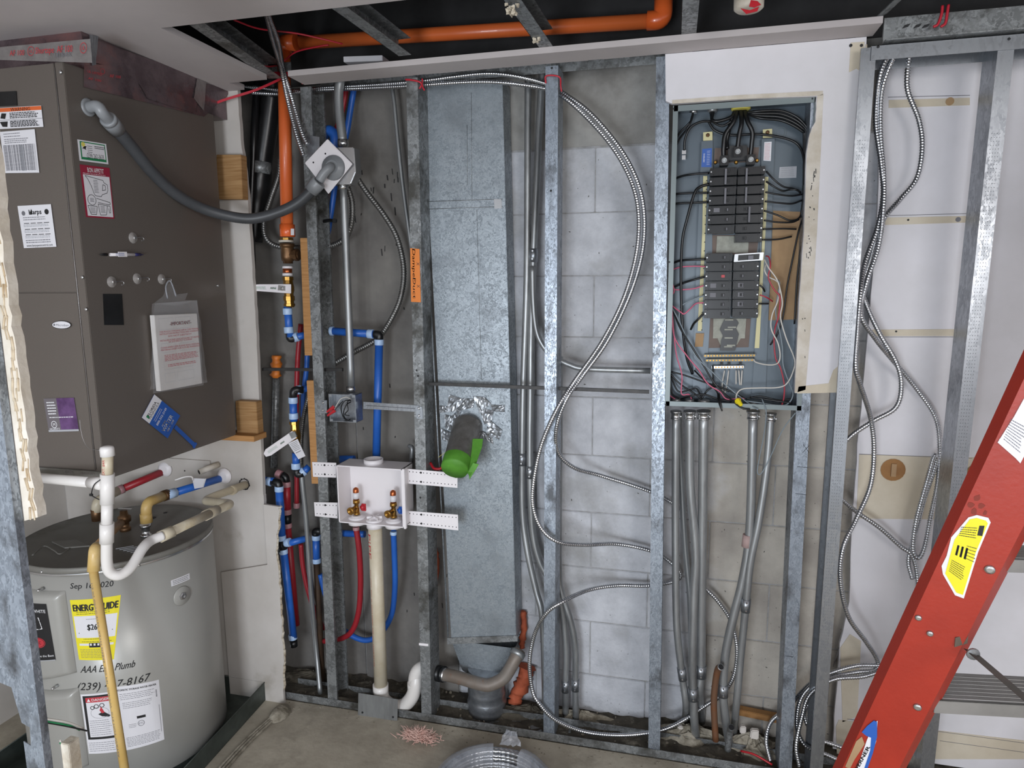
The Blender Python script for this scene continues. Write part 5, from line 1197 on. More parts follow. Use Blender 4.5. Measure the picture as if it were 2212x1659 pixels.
plate(((1541, 688), (1612, 688), (1609, 731), (1540, 731)), 2.155, 'busw', 'bus_card', None)
plate(((1550, 731), (1600, 731), (1592, 745), (1556, 745)), 2.155, 'busw', 'bus_card', None)
plate(((1565, 690), (1590, 690), (1596, 698), (1590, 710), (1596, 722), (1592, 740), (1588, 758), (1555, 758), (1558, 735), (1562, 726), (1555, 712), (1560, 700)), 2.148, 'black', 'bus_stab', 'black zigzag bus cover', .006, .001)
for x, y in ((1574, 691), (1580, 707), (1573, 712), (1573, 730), (1578, 746), (1572, 749)): plate(((x-8, y-1.5), (x+10, y-1.5), (x+10, y+1.5), (x-8, y+1.5)), 2.146, 'busw', 'bus_slot', None, .003)
plate(((1519, 380), (1528, 380), (1516, 715), (1507, 715), (1517, 500)), 2.150, 'gold', 'mounting_strip', 'cream perforated strip', .003)
plate(((1652, 382), (1660, 382), (1640, 752), (1630, 752), (1645, 550)), 2.150, 'gold', 'mounting_strip', 'cream perforated strip', .003)
for y in range(390, 715, 19):
    MB().lathe(P(1527-(y-380)*.034, y, 2.1498), (0, -1, 0), [(0, .0018), (.0005, .0016)], 7).build('strip_hole', M['ink'], t)
plate(((1503, 720), (1521, 720), (1518, 749), (1501, 749)), 2.15, 'card', 'small_card', None)
for x, y in ((1529, 292), (1658, 286)):
    plate(((x-10, y-6), (x+10, y-8), (x+10, y+11), (x-10, y+12)), 2.154, 'gold', 'rail_ear', None, .003)
    MB().lathe(P(x, y, 2.153), (0, -1, 0), [(0, .006), (.003, .0055), (.004, .003)], 6, smooth=False).build('bolt', M['bronze'], t)
q = quad(*[P(x, y, 2.1545) for x, y in ((1517, 322), (1538, 320), (1537, 361), (1515, 361))]); D = Decal(*q).slab(M['lblu'])
D.text('SIEMENS', .22, .5, .004, M['inkw'], rot=math.pi/2, h=.001, width=.9).lines(.5, .1, .85, .9, 9, M['inkw'], .0008).build('blue_label', t, 'blue maker label')
q = quad(*[P(x, y, 2.1545) for x, y in ((1651, 307), (1667, 306), (1665, 348), (1649, 347))]); Decal(*q).slab(M['lab']).lines(.1, .05, .9, .95, 12, M['inkr'], .0008).build('rail_label', t, 'white label with red print')
q = quad(*[P(x, y, YP1-.0025) for x, y in ((1684, 361), (1721, 359), (1720, 384), (1682, 385))]); Decal(*q).slab(M['labg']).lines(.1, .1, .9, .95, 5, IG, .0008).build('back_label', t, 'pale label on the back')
plate(((1670, 455), (1738, 458), (1720, 690), (1660, 692), (1666, 560)), YP1-.003, 'card', 'wood_filler', 'brown wooden filler behind the right gutter', .002)
# circular knockouts on back
for r_ in (.012, .017): MB().tube([P(1686, 287, YP1-.0022)+Vector((math.cos(a)*r_, 0, math.sin(a)*r_)) for a in [6.2832*i/24 for i in range(24)]], .0006, 4, closed=True).build('knockout_ring', M['panelr'], t)
# breakers
def breaker(x0, x1, y0, y1, side, kind='t', poles=1):
    Yb = 2.112; z_ = lambda x, y: P(x, y, Yb)
    a, b = z_(x0, y1), z_(x1, y0); lft, rgt = a.x+.0006, b.x-.0006; lo, hi = a.z+.0007, b.z-.0007
    o = MB().box((lft, Yb, lo), (rgt, 2.15, hi)).build('breaker', M['brk'], t, bevel=.0012)
    w_ = rgt-lft; h_ = hi-lo
    u0, u1 = (.12, .92) if side == 'l' else (.06, .86)
    f = MB(); g_ = .0006
    for (p, q_, r, s) in ((u0, u1, .1, .16), (u0, u1, .84, .9), (u0, u0+.02, .1, .9), (u1-.02, u1, .1, .9)): f.box((lft+w_*p, Yb-g_, lo+h_*r), (lft+w_*q_, Yb+.0002, lo+h_*s))
    f.build('face_ridge', M['brk2'], o)['kind'] = 'stuff'
    uc = .68 if side == 'l' else .34
    cx = lft+w_*uc; cz = (lo+hi)/2
    if kind == 'red': MB().box((cx-.006, Yb-.006, cz-.004), (cx+.004, Yb, cz+.004)).build('toggle', M['redp'], o, 'red toggle', bevel=.0008)
    else:
        MB().box((cx-.005, Yb-.0015, cz-.0045), (cx+.006, Yb, cz+.0045)).build('toggle_slot', M['ink'], o)
        MB().obox((cx+.0005, Yb-.0075, cz-.0038), (.0035, 0, 0), (.001, .0075, 0), (0, 0, .0076)).build('toggle', M['brk2' if kind == 'd' else 'ink2'], o, bevel=.0006)
    MB().lathe(((lft+.0035) if side == 'l' else (rgt-.0035), Yb, cz), (0, -1, 0), [(0, .0026), (.0008, .0022)], 8).build('terminal_screw', M['chrome'], o)
    if kind == 'lab': MB().box((lft+w_*.2, Yb-.0008, lo+h_*.25), (lft+w_*.42, Yb, lo+h_*.75)).build('print_patch', M['ink2'], o)
    return o, (lft, rgt, lo, hi)
rows1 = [360+i*20.8 for i in range(8)]
for i in range(7):
    y0 = rows1[i]; dx = -i*.95
    breaker(1533+dx, 1593+dx, y0, y0+20.8, 'l', 'd' if i < 4 else ('lab' if i == 4 else 't'))
for i in range(8):
    y0 = rows1[i]-1 if i < 8 else 0; dx = -i*1.0
    breaker(1593.5+dx, 1654+dx, y0-1, y0+19.6, 'r', 'd')
for (x, y) in ((1568, 381), (1613, 380), (1567, 423), (1612, 421), (1619, 463)):
    a, b = P(x-3, y+17, 2.1), P(x+2.6, y-17, 2.1); MB().box((a.x, 2.101, a.z), (b.x, 2.106, b.z)).build('tie_bar', M['ink2'], t, 'two-pole tie bar', bevel=.0006)
for i in range(7):
    y0 = 546+i*20.3; dx = -i*.65
    breaker(1524+dx, 1583+dx, y0, y0+20.2, 'l', 'red' if i == 2 else ('lab' if i in (3, 4) else 't'))
for i in range(7):
    y0 = 545+i*20.3; dx = -i*.4
    if i: breaker(1583.5+dx, 1641+dx, y0, y0+20.2, 'r', 'lab' if i in (3, 4, 5) else 't')
a, b = P(1585, 567, 2.1), P(1647, 545, 2.1)
o = MB().obox(P(1585, 566, 2.098), P(1648, 562, 2.098)-P(1585, 566, 2.098), (0, .05, 0), P(1587, 549, 2.098)-P(1585, 566, 2.098)).build('breaker', M['chrome'], t, 'silver-faced tilted breaker', bevel=.001)
MB().obox(P(1594, 563, 2.0965), P(1640, 560, 2.0965)-P(1594, 563, 2.0965), (0, .002, 0), P(1595, 551, 2.0965)-P(1594, 563, 2.0965)).build('face_window', M['brk'], o)
MB().box(P(1616, 561, 2.09), P(1627, 552, 2.097)).build('toggle', M['ink2'], o)
# main lugs
plate(((1573, 315), (1614, 313), (1615, 345), (1572, 346)), 2.13, 'black', 'lug_block', None, .03, .002)
for x, y in ((1564, 348), (1593, 329), (1621, 346)):
    c = P(x, y, 2.125); MB().box((c.x-.012, 2.112, c.z-.014), (c.x+.012, 2.15, c.z+.014)).build('main_lug', M['brk'], t, bevel=.0015)
    MB().lathe((c.x, 2.112, c.z), (0, -1, 0), [(0, .0085), (.003, .008), (.0032, .005), (.001, .0045)], 16).build('lug_screw', M['steel'], t)
for x, y in ((1545, 351), (1635, 347), (1590, 351)): MB().lathe(P(x, y, 2.13), (0, -1, 0), [(0, .006), (.003, .005), (.006, .003)], 8).build('terminal_screw', M['brass'], t)
# neutral bars
def nbar(p, q_, Y, n, m_):
    a, b = P(*p, Y), P(*q_, Y); o = MB().obox(a-Vector((0, 0, .0035)), b-a, (0, .008, 0), (0, 0, .008)).build('neutral_bar', M[m_], t, bevel=.0006)
    mb = MB()
    for i in range(n): mb.lathe(a.lerp(b, (i+.5)/n)+Vector((0, 0, .0005)), (0, -1, 0), [(0, .0027), (.0012, .0025)], 7)
    mb.build('bar_screws', M['brass'], o)['kind'] = 'stuff'
nbar((1520, 769), (1632, 768), 2.13, 17, 'busw'); nbar((1524, 779), (1628, 778), 2.135, 15, 'busw'); nbar((1537, 794), (1607, 793), 2.14, 11, 'chrome')
for x in (1556, 1572, 1597): plate(((x, 780), (x+5, 780), (x+5, 790), (x, 790)), 2.145, 'ink', 'bar_stud', None, .01)
# bushings
def bush(x, y, r, m_, up):
    c = P(x, y, 2.13); z = bz1-.0015 if up else bz0+.0015
    MB().lathe((c.x, 2.128, z), (0, 0, -1 if up else 1), [(0, r), (.009, r), (.011, r*.85)], 20).build('bushing', M[m_], t)
bush(1600, 240, .027, 'yel2', True); bush(1498, 243, .011, 'chrome', True); bush(1539, 240, .014, 'steel', True)
for x in (1461, 1489, 1520): bush(x, 872, .014 if x < 1500 else .018, 'steel', False)
bush(1627, 872, .014, 'steel', False)
def wire(pts, r, m_, lab=None, n=8): return MB().tube(smooth([P(a[0], a[1], a[2]) for a in pts], n), r, 8).build('wire', M[m_], t, lab)
K = 'wirek'
for pts in (((1592, 238, 2.13), (1585, 262, 2.12), (1567, 290, 2.12), (1563, 318, 2.122), (1563, 340, 2.128)), ((1600, 238, 2.13), (1602, 265, 2.115), (1597, 290, 2.115), (1593, 322, 2.12)), ((1608, 238, 2.13), (1615, 262, 2.115), (1625, 285, 2.115), (1624, 310, 2.12), (1621, 338, 2.128)), ((1588, 240, 2.13), (1580, 262, 2.13), (1570, 300, 2.135), (1571, 322, 2.13))):
    wire(pts, .0065, K, 'thick black feeder')
wire(((1497, 244, 2.13), (1492, 262, 2.13), (1470, 285, 2.14), (1459, 300, 2.15)), .003, K)
wire(((1497, 244, 2.13), (1488, 272, 2.12), (1468, 300, 2.14), (1456, 325, 2.15)), .0028, K)
wire(((1540, 242, 2.13), (1538, 258, 2.12), (1550, 262, 2.115), (1575, 255, 2.12), (1590, 243, 2.13)), .0048, K)
wire(((1535, 242, 2.13), (1540, 262, 2.125), (1560, 272, 2.12), (1580, 262, 2.12)), .0035, K)
wire(((1540, 262, 2.13), (1515, 263, 2.12), (1492, 275, 2.12), (1480, 300, 2.125), (1478, 325, 2.13)), .0035, K)
MB().box(P(1473, 333, 2.13), P(1482, 325, 2.136)).build('wire_lug', M['chrome'], t); MB().box(P(1473, 345, 2.13), P(1481, 336, 2.136)).build('wire_lug', M['chrome'], t)
wire(((1530, 262, 2.14), (1545, 282, 2.14), (1580, 292, 2.14), (1640, 290, 2.14), (1700, 300, 2.14), (1728, 318, 2.14), (1738, 355, 2.13), (1738, 400, 2.13)), .0035, K)
for k in range(4): wire(((1612, 244, 2.13), (1640, 240+k*5, 2.12+.008*k), (1690, 240+k*7, 2.13), (1732, 262+k*7, 2.135), (1746-k*3, 300, 2.14), (1742-k*2, 420, 2.14), (1736-k*2, 470, 2.14)), .0038, K)
for pts in (((1532, 374, 2.13), (1500, 376, 2.13), (1475, 380, 2.14), (1457, 386, 2.15)), ((1530, 417, 2.13), (1500, 417, 2.13), (1453, 419, 2.14)), ((1530, 437, 2.13), (1500, 438, 2.13), (1453, 440, 2.14)), ((1532, 398, 2.12), (1512, 404, 2.115), (1500, 418, 2.11), (1485, 470, 2.11), (1474, 520, 2.12), (1471, 600, 2.12), (1474, 700, 2.12), (1483, 770, 2.13), (1496, 808, 2.14)), ((1457, 318, 2.16), (1455, 400, 2.16), (1452, 500, 2.16), (1448, 640, 2.16), (1444, 760, 2.15), (1442, 850, 2.14)), ((1524, 560, 2.125), (1495, 561, 2.13), (1470, 563, 2.14), (1451, 569, 2.15)), ((1522, 598, 2.12), (1500, 604, 2.12), (1480, 610, 2.13), (1456, 620, 2.14)), ((1519, 678, 2.12), (1508, 690, 2.12), (1498, 700, 2.13), (1492, 712, 2.14))):
    wire(pts, .0032 if pts[0][1] != 398 else .0042, K)
R2w, PKw = 'wirer', 'wirep'
for pts, m_ in ((((1524, 576, 2.125), (1500, 575, 2.13), (1470, 577, 2.13), (1449, 584, 2.14)), PKw), (((1520, 617, 2.12), (1495, 624, 2.12), (1454, 625, 2.13), (1449, 612, 2.13), (1452, 612, 2.12), (1456, 630, 2.12), (1446, 645, 2.13), (1448, 680, 2.13), (1446, 780, 2.13), (1444, 845, 2.13), (1448, 855, 2.13), (1458, 862, 2.12)), PKw),
    (((1520, 654, 2.12), (1503, 656, 2.12), (1490, 668, 2.11), (1478, 678, 2.11), (1470, 674, 2.11), (1447, 657, 2.12)), PKw),
    (((1449, 640, 2.12), (1453, 690, 2.12), (1457, 735, 2.11), (1462, 770, 2.11), (1473, 810, 2.11), (1472, 850, 2.11), (1488, 852, 2.11), (1494, 862, 2.12)), PKw),
    (((1450, 650, 2.115), (1456, 725, 2.11), (1485, 770, 2.11), (1510, 800, 2.105), (1522, 820, 2.10), (1535, 834, 2.10), (1555, 846, 2.10), (1570, 862, 2.10), (1600, 860, 2.10), (1608, 862, 2.1)), PKw),
    (((1655, 553, 2.12), (1661, 556, 2.11), (1664, 575, 2.10), (1660, 600, 2.10), (1672, 625, 2.10), (1684, 640, 2.10), (1684, 665, 2.10), (1680, 690, 2.10), (1674, 710, 2.11), (1672, 740, 2.11), (1676, 775, 2.11), (1686, 795, 2.11), (1694, 830, 2.11), (1693, 860, 2.10), (1688, 877, 2.09)), R2w),
    (((1641, 637, 2.12), (1655, 642, 2.12), (1669, 651, 2.14)), R2w)): wire(pts, .0021, m_, 'red wire' if m_ == R2w else 'pinkish red wire')
Ww, Gw = 'wirew', 'wireg'
for pts, m_ in ((((1651, 560, 2.12), (1660, 578, 2.10), (1676, 600, 2.10), (1684, 620, 2.10), (1690, 655, 2.10), (1686, 685, 2.10), (1698, 730, 2.10), (1716, 775, 2.10), (1714, 800, 2.10), (1700, 828, 2.10), (1680, 837, 2.10), (1640, 838, 2.10), (1605, 840, 2.10), (1592, 850, 2.095), (1590, 862, 2.09)), Ww),
    (((1654, 572, 2.12), (1652, 585, 2.11), (1660, 598, 2.11), (1676, 606, 2.11), (1684, 618, 2.11), (1680, 650, 2.105), (1668, 680, 2.10), (1666, 710, 2.10), (1680, 740, 2.10), (1685, 765, 2.10), (1682, 782, 2.10), (1670, 788, 2.11), (1650, 787, 2.12), (1632, 782, 2.13), (1628, 776, 2.135)), Ww),
    (((1680, 604, 2.12), (1684, 614, 2.11), (1678, 650, 2.11), (1676, 680, 2.11), (1684, 715, 2.11), (1690, 750, 2.11), (1692, 790, 2.11), (1706, 830, 2.11), (1713, 850, 2.10), (1706, 868, 2.09), (1688, 876, 2.09), (1640, 870, 2.09), (1612, 866, 2.10)), Gw),
    (((1522, 638, 2.12), (1500, 646, 2.12), (1480, 655, 2.12), (1470, 665, 2.12), (1467, 690, 2.12), (1472, 712, 2.12), (1480, 730, 2.12)), Gw),
    (((1565, 800, 2.145), (1560, 830, 2.14), (1562, 850, 2.13)), Ww), (((1574, 800, 2.145), (1570, 830, 2.14), (1566, 848, 2.13)), Ww), (((1590, 800, 2.145), (1590, 830, 2.14)), Ww), (((1596, 800, 2.145), (1598, 832, 2.14)), Ww), (((1603, 800, 2.145), (1601, 832, 2.14)), Ww),
    (((1452, 665, 2.12), (1470, 700, 2.115), (1500, 765, 2.10), (1540, 805, 2.10), (1575, 838, 2.10), (1610, 866, 2.095), (1637, 885, 2.06)), Gw)): wire(pts, .002, m_, 'white wire' if m_ == Ww else 'grey wire')
for pts in (((1450, 660, 2.13), (1470, 710, 2.11), (1495, 750, 2.10), (1520, 790, 2.10), (1545, 830, 2.10), (1570, 855, 2.09), (1600, 880, 2.07), (1620, 884, 2.07)), ((1450, 803, 2.12), (1480, 811, 2.12), (1520, 825, 2.12), (1560, 838, 2.12), (1575, 846, 2.12)), ((1448, 808, 2.13), (1470, 830, 2.13), (1500, 850, 2.12), (1515, 862, 2.12)), ((1448, 810, 2.14), (1465, 845, 2.13), (1490, 842, 2.13), (1505, 840, 2.13), (1515, 858, 2.12)), ((1446, 812, 2.14), (1452, 850, 2.13), (1470, 862, 2.12)), ((1553, 850, 2.09), (1556, 868, 2.07), (1559, 886, 2.065)), ((1500, 800, 2.13), (1520, 820, 2.11), (1548, 845, 2.10), (1552, 866, 2.08), (1560, 888, 2.065)), ((1735, 470, 2.14), (1725, 500, 2.13), (1712, 560, 2.13), (1700, 620, 2.13), (1692, 680, 2.13), (1680, 720, 2.13), (1664, 745, 2.14)), ((1738, 470, 2.14), (1732, 520, 2.14), (1722, 600, 2.14), (1716, 700, 2.14)), ((1620, 858, 2.11), (1650, 862, 2.10), (1690, 868, 2.09), (1710, 870, 2.09)), ((1612, 862, 2.11), (1640, 856, 2.11), (1680, 864, 2.10), (1712, 862, 2.10)), ((1540, 790, 2.14), (1541, 838, 2.13)), ((1515, 862, 2.12), (1530, 842, 2.12), (1550, 836, 2.12), (1585, 848, 2.12), (1610, 862, 2.11)), ((1470, 862, 2.12), (1490, 856, 2.10), (1520, 852, 2.10), (1550, 862, 2.10), (1580, 868, 2.1))): wire(pts, .0026, K)
for pts in (((1655, 370, 2.12), (1672, 388, 2.115), (1692, 403, 2.12), (1715, 408, 2.13), (1730, 416, 2.14)), ((1655, 392, 2.12), (1670, 402, 2.115), (1690, 412, 2.12), (1705, 410, 2.13), (1722, 410, 2.13), (1730, 420, 2.14)), ((1653, 415, 2.12), (1680, 420, 2.12), (1710, 423, 2.13), (1732, 420, 2.14)), ((1652, 435, 2.12), (1680, 438, 2.12), (1710, 440, 2.13), (1732, 433, 2.14)), ((1650, 455, 2.12), (1680, 465, 2.12), (1705, 476, 2.12), (1722, 474, 2.13), (1732, 463, 2.14)), ((1650, 476, 2.12), (1680, 480, 2.12), (1710, 480, 2.13), (1726, 474, 2.14)), ((1648, 495, 2.12), (1690, 494, 2.13), (1720, 495, 2.14)), ((1646, 518, 2.12), (1680, 517, 2.13), (1710, 511, 2.14)), ((1641, 616, 2.12), (1648, 622, 2.12), (1652, 630, 2.13)), ((1640, 656, 2.12), (1660, 656, 2.13))): wire(pts, .0026, K)
# wire nut
c = P(1592, 864, 2.075); d = (P(1602, 876, 2.06)-c).normalized()
t = thing('wire_nut', 'yellow wire nut on the bottom edge of the breaker panel', 'wire nut')
MB().lathe(c, d, [(0, .0085), (.002, .009), (.011, .0075), (.022, .0055), (.024, .003)], 8, smooth=False).cbox(c+d*.005, d.cross(Vector((0, 1, 0))), d, (0, 1, 0), .012, .004, .003).build('cap', M['yellow'], t)
# ================================================================ rigid conduits
def conduit(label, pts, r=.0118, conn=True, coup=None, group=None, m='steel', end=True, seg=16, nm='conduit'):
    t = thing(nm, label, 'conduit', group)
    q = [P(a[0], a[1], a[2]) if len(a) > 2 else P(a[0], a[1], Z=.012) for a in pts]
    path = smooth(q, 6)
    MB().tube(path, r, seg).build('tube', M[m], t)
    if conn:
        d = (path[1]-path[0]).normalized()
        MB().lathe(path[0]-d*.004, d, [(0, r*1.45), (.005, r*1.45), (.0055, r*1.22), (.022, r*1.22), (.0225, r*1.32), (.026, r*1.32)], 14).build('connector', M['chrome'], t)
        MB().lathe(path[0]+d*.012+Vector((r*1.1, -r*.6, 0)), (1, -.4, 0), [(0, .003), (.006, .003)], 6).build('set_screw', M['chrome'], t)
    for cp in (coup or []):
        k = min(range(len(path)-1), key=lambda i: (path[i]-P(cp[0], cp[1], path[i].y)).length)
        d = (path[k+1]-path[k]).normalized(); c = path[k]
        MB().lathe(c-d*.0, d, [(0, r*1.22), (.044, r*1.22)], 14).build('coupling', M['galvn'], t)
        for z in (.008, .034): MB().lathe(c+d*z+Vector((0, -r*1.15, 0)), (0, -1, 0), [(0, .003), (.004, .003)], 6).build('set_screw', M['chrome'], t)
    return t
yc = 2.14
conduit('leftmost conduit under the panel, bending left near the floor', [(1460, 890, 2.125), (1459, 1094, yc), (1460, 1290, yc), (1464, 1380, yc), (1475, 1470, 2.15), (1482, 1525, 2.155), (1478, 1560)], coup=[(1471, 1448)])
conduit('conduit starting beside the leftmost one and slanting behind its neighbours', [(1466, 890, 2.17), (1472, 1040, 2.19), (1480, 1180, 2.2), (1490, 1290, 2.2), (1494, 1450, 2.2), (1490, 1560)], r=.010, conn=False)
conduit('second connector conduit under the panel, curving between its neighbours', [(1490, 890, 2.125), (1491, 1045, yc), (1503, 1191, 2.145), (1499, 1290, 2.145), (1496, 1440, 2.145), (1500, 1560, 2.15), (1505, 1592)], r=.0135, coup=[(1497, 1490)])
conduit('thickest straight conduit under the panel, third connector from the left', [(1520, 890, 2.125), (1518, 1094, 2.15), (1515, 1338, 2.165), (1514, 1450, 2.17), (1510, 1500, 2.175), (1516, 1560)], r=.0150, coup=[(1515, 1440)])
conduit('conduit from the right half of the panel with a pink stripe', [(1627, 890, 2.125), (1620, 1140, 2.14), (1605, 1250, 2.14), (1585, 1330, 2.14), (1568, 1410, 2.14), (1562, 1490, 2.14), (1568, 1560, 2.145), (1576, 1610)], r=.0138, coup=[(1562, 1480)])
conduit('rightmost conduit under the panel, slanting left to the floor', [(1665, 895, 2.125), (1657, 1000, 2.13), (1640, 1120, 2.13), (1621, 1216, 2.13), (1611, 1310, 2.13), (1600, 1420, 2.135), (1590, 1530, 2.14), (1584, 1590)], r=.0118, coup=[(1614, 1290)])
MB()
t = thing('pink_band', 'small pink tape band on the conduit under the right half of the panel', 'tape')
MB().lathe(P(1615, 1155, 2.14), P(1612, 1180, 2.14)-P(1615, 1155, 2.14), [(0, .0146), (.04, .0146)], 16).build('band', mat('dusty_pink', '#a8908c', None, .7), t)
t = thing('cut_conduit', 'rusty brown conduit stub with an open top standing left of the slanting conduits', 'conduit')
q = smooth([P(1557, 1441, 2.10), P(1551, 1446, 2.115), P(1546, 1470, 2.125), P(1542, 1520, 2.13), P(1546, 1600, 2.13)], 6)
MB().tube(q, .0105, 14).build('tube', mat('rusty_tube', '#7a4e31', '#6b5443', .6, .3, 12), t)
d = (q[0]-q[1]).normalized(); MB().lathe(q[0]-d*.0002, d, [(0, .011), (.0015, .011), (.0016, .0085)], 14).build('rim', M['steel'], t); MB().lathe(q[0]+d*.0014, d, [(0, .0085), (.0005, .0084)], 14).build('opening', M['ink'], t)
t = thing('cut_conduit', 'low broken black conduit stub at the foot of the slanting conduits', 'conduit')
q = [P(1580, 1571, 2.10), P(1576, 1585, 2.12), P(1572, 1620, 2.13)]; MB().tube(smooth(q, 5), .0105, 14).build('tube', M['galvd'], t)
d = (q[0]-q[1]).normalized(); MB().lathe(q[0], d, [(0, .009), (.0006, .009)], 14).build('opening', M['ink'], t)
# conduits left of the centre stud
conduit('slim conduit rising right beside the wide duct', [(1141, 150, 2.2), (1140, 300, 2.2), (1138, 600, 2.2), (1130, 850, 2.2), (1128, 1000, 2.2), (1129, 1110, 2.2), (1140, 1195, 2.19), (1158, 1275, 2.18), (1171, 1330, 2.17), (1176, 1450, 2.17), (1177, 1540)], r=.0110, conn=False, coup=[(1130, 985)], group=None)
conduit('conduit next to the centre stud with a shiny mid-height coupling', [(1172, 150, 2.21), (1166, 250, 2.21), (1158, 420, 2.2), (1152, 560, 2.2), (1148, 700, 2.2), (1146, 850, 2.2), (1145, 1006, 2.2), (1150, 1140, 2.2), (1165, 1210, 2.2), (1190, 1258, 2.2), (1212, 1310, 2.2), (1222, 1400, 2.2), (1221, 1470, 2.2), (1222, 1545)], r=.0118, conn=False, coup=[(1152, 540), (1146, 1000), (1221, 1470)])
conduit('conduit bending from the coupling to run level behind two studs', [(1150, 575, 2.18), (1152, 650, 2.18), (1158, 710, 2.18), (1172, 745, 2.18), (1195, 770, 2.18), (1230, 788, 2.18), (1270, 797, 2.18), (1405, 801, 2.18)], r=.0095, conn=False)
conduit('conduit emerging low from behind the centre stud on its right', [(1209, 770, 2.21), (1208, 1000, 2.21), (1207, 1230, 2.21), (1214, 1285, 2.205), (1232, 1340, 2.2), (1243, 1400, 2.2), (1243, 1480, 2.2), (1244, 1555)], r=.0118, conn=False, coup=[(1243, 1470)])
conduit('thin conduit dropping just left of the taped stud', [(849, 157, 2.19), (847, 185, 2.19), (852, 226, 2.19), (859, 301, 2.19), (870, 400, 2.19), (882, 490, 2.19), (892, 560, 2.19)], r=.0068, conn=False)
t = conduit('steel conduit from the ceiling into the diamond-covered box', [(737, 165, 2.10), (732, 195, 2.10), (733, 240, 2.10), (741, 310, 2.10)], r=.0148, conn=False)
MB().lathe(P(741, 302, 2.10), (0, 0, -1), [(0, .0185), (.02, .0185), (.021, .0165), (.024, .0165)], 14).build('connector', M['chrome'], t)
t = conduit('straight steel conduit between the diamond box and the open square box', [(741, 395, 2.10), (750, 600, 2.10), (759, 835, 2.10)], r=.0125, conn=False)
MB().lathe(P(741, 398, 2.10), (0, 0, -1), [(0, .0175), (.018, .0175)], 14).build('connector', M['chrome'], t)
MB().lathe(P(758, 834, 2.10), (0, 0, -1), [(0, .0165), (.02, .0165)], 14).build('connector', M['chrome'], t)
conduit('dull conduit slanting down between the red and blue pipes at the left', [(650, 1005, 2.14), (654, 1050, 2.14), (662, 1130, 2.15), (672, 1280, 2.16), (683, 1400, 2.17), (692, 1500)], r=.0092, conn=False)
t = thing('rusty_pipe', 'dark rusty pipe behind the slanting conduit beside the left stud', 'pipe')
MB().tube([P(684, 1215, 2.2), P(688, 1300, 2.2), P(697, 1480, Z=.01)], .012, 14).build('pipe', mat('rust_dark', '#4d3a2a', '#2f2620', .7, .2, 10), t)
# open junction box with bracket arm
t = thing('open_box', 'open square metal box with loose wires on a bar between two studs', 'junction box')
bq = [P(709, 851, 2.05), P(767, 850, 2.05), P(770, 913, 2.05), P(713, 911, 2.05)]
x0, x1 = (bq[0].x+bq[3].x)/2, (bq[1].x+bq[2].x)/2; z1, z0 = bq[0].z, bq[2].z
mb = MB(); th = .002; yb, yf = 2.10, 2.05
mb.box((x0, yb-th, z0), (x1, yb, z1)).box((x0, yf, z0), (x0+th, yb, z1)).box((x1-th, yf, z0), (x1, yb, z1)).box((x0, yf, z1-th), (x1, yb, z1)).box((x0, yf, z0), (x1, yb, z0+th))
mb.build('box', M['galvn'], t, bevel=.0008)
for cx, cz, sx, sz in ((x0, z0, 1, 1), (x1, z0, -1, 1), (x0, z1, 1, -1), (x1, z1, -1, -1)): MB().box((cx, yf-.0006, cz), (cx+sx*.012, yf+.0008, cz+sz*.009)).build('corner_ear', M['galvn'], t, bevel=.0004)
q = [P(785, 868, YS+.004), P(905, 876, YS-.003), P(905, 890, YS-.003), P(785, 883, YS+.004)]
MB().prism(q, (0, .0015, 0)).build('bar_arm', M['galvn'], t)
MB().tube([P(790, 876, YS+.001), P(896, 883, YS-.005)], .0006, 4).build('bar_line', M['ink2'], t)
for pts in (((692, 865), (706, 865), (706, 893), (692, 893)), ((898, 878), (912, 879), (914, 905), (900, 904))):
    MB().prism([P(x, y, YS-.0035) for x, y in pts], (0, .0015, 0)).build('bar_ear', M['galvn'], t, bevel=.0005)
for x, y in ((698, 870), (698, 886), (905, 882), (905, 898)): MB().lathe(P(x, y, YS-.0037), (0, -1, 0), [(0, .0048), (.002, .0048), (.0035, .003)], 10).build('screw', M['chrome'], t)
def loose(pts, r, m_, lab=None): return MB().tube(smooth([P(*p) for p in pts], 8), r, 8).build('wire', M[m_], t, lab)
loose(((757, 862, 2.08), (748, 858, 2.07), (736, 862, 2.06), (729, 872, 2.05), (722, 884, 2.04)), .0016, 'wirew', 'white wire')
loose(((758, 865, 2.08), (745, 866, 2.06), (737, 880, 2.06), (741, 900, 2.07), (750, 908, 2.07), (757, 905, 2.08)), .0018, 'wirek')
loose(((758, 868, 2.08), (748, 875, 2.06), (742, 892, 2.06), (746, 904, 2.07), (756, 910, 2.08)), .0018, 'wirek')
loose(((757, 862, 2.085), (750, 870, 2.075), (752, 885, 2.07), (745, 895, 2.07), (755, 898, 2.08)), .0018, 'wirek')
loose(((741, 866, 2.06), (730, 878, 2.045), (720, 890, 2.035)), .0016, 'wirek')
for (x, y, x2, y2, lab) in ((722, 878, 706, 890, 'red wire nut, upper one of the pair'), (724, 886, 707, 898, 'red wire nut, lower one of the pair')):
    a, b = P(x, y, 2.04), P(x2, y2, 2.03); MB().lathe(a, b-a, [(0, .0065), (.012, .0055), ((b-a).length, .0035)], 8, smooth=False).build('wire_nut', M['redp'], t, lab)

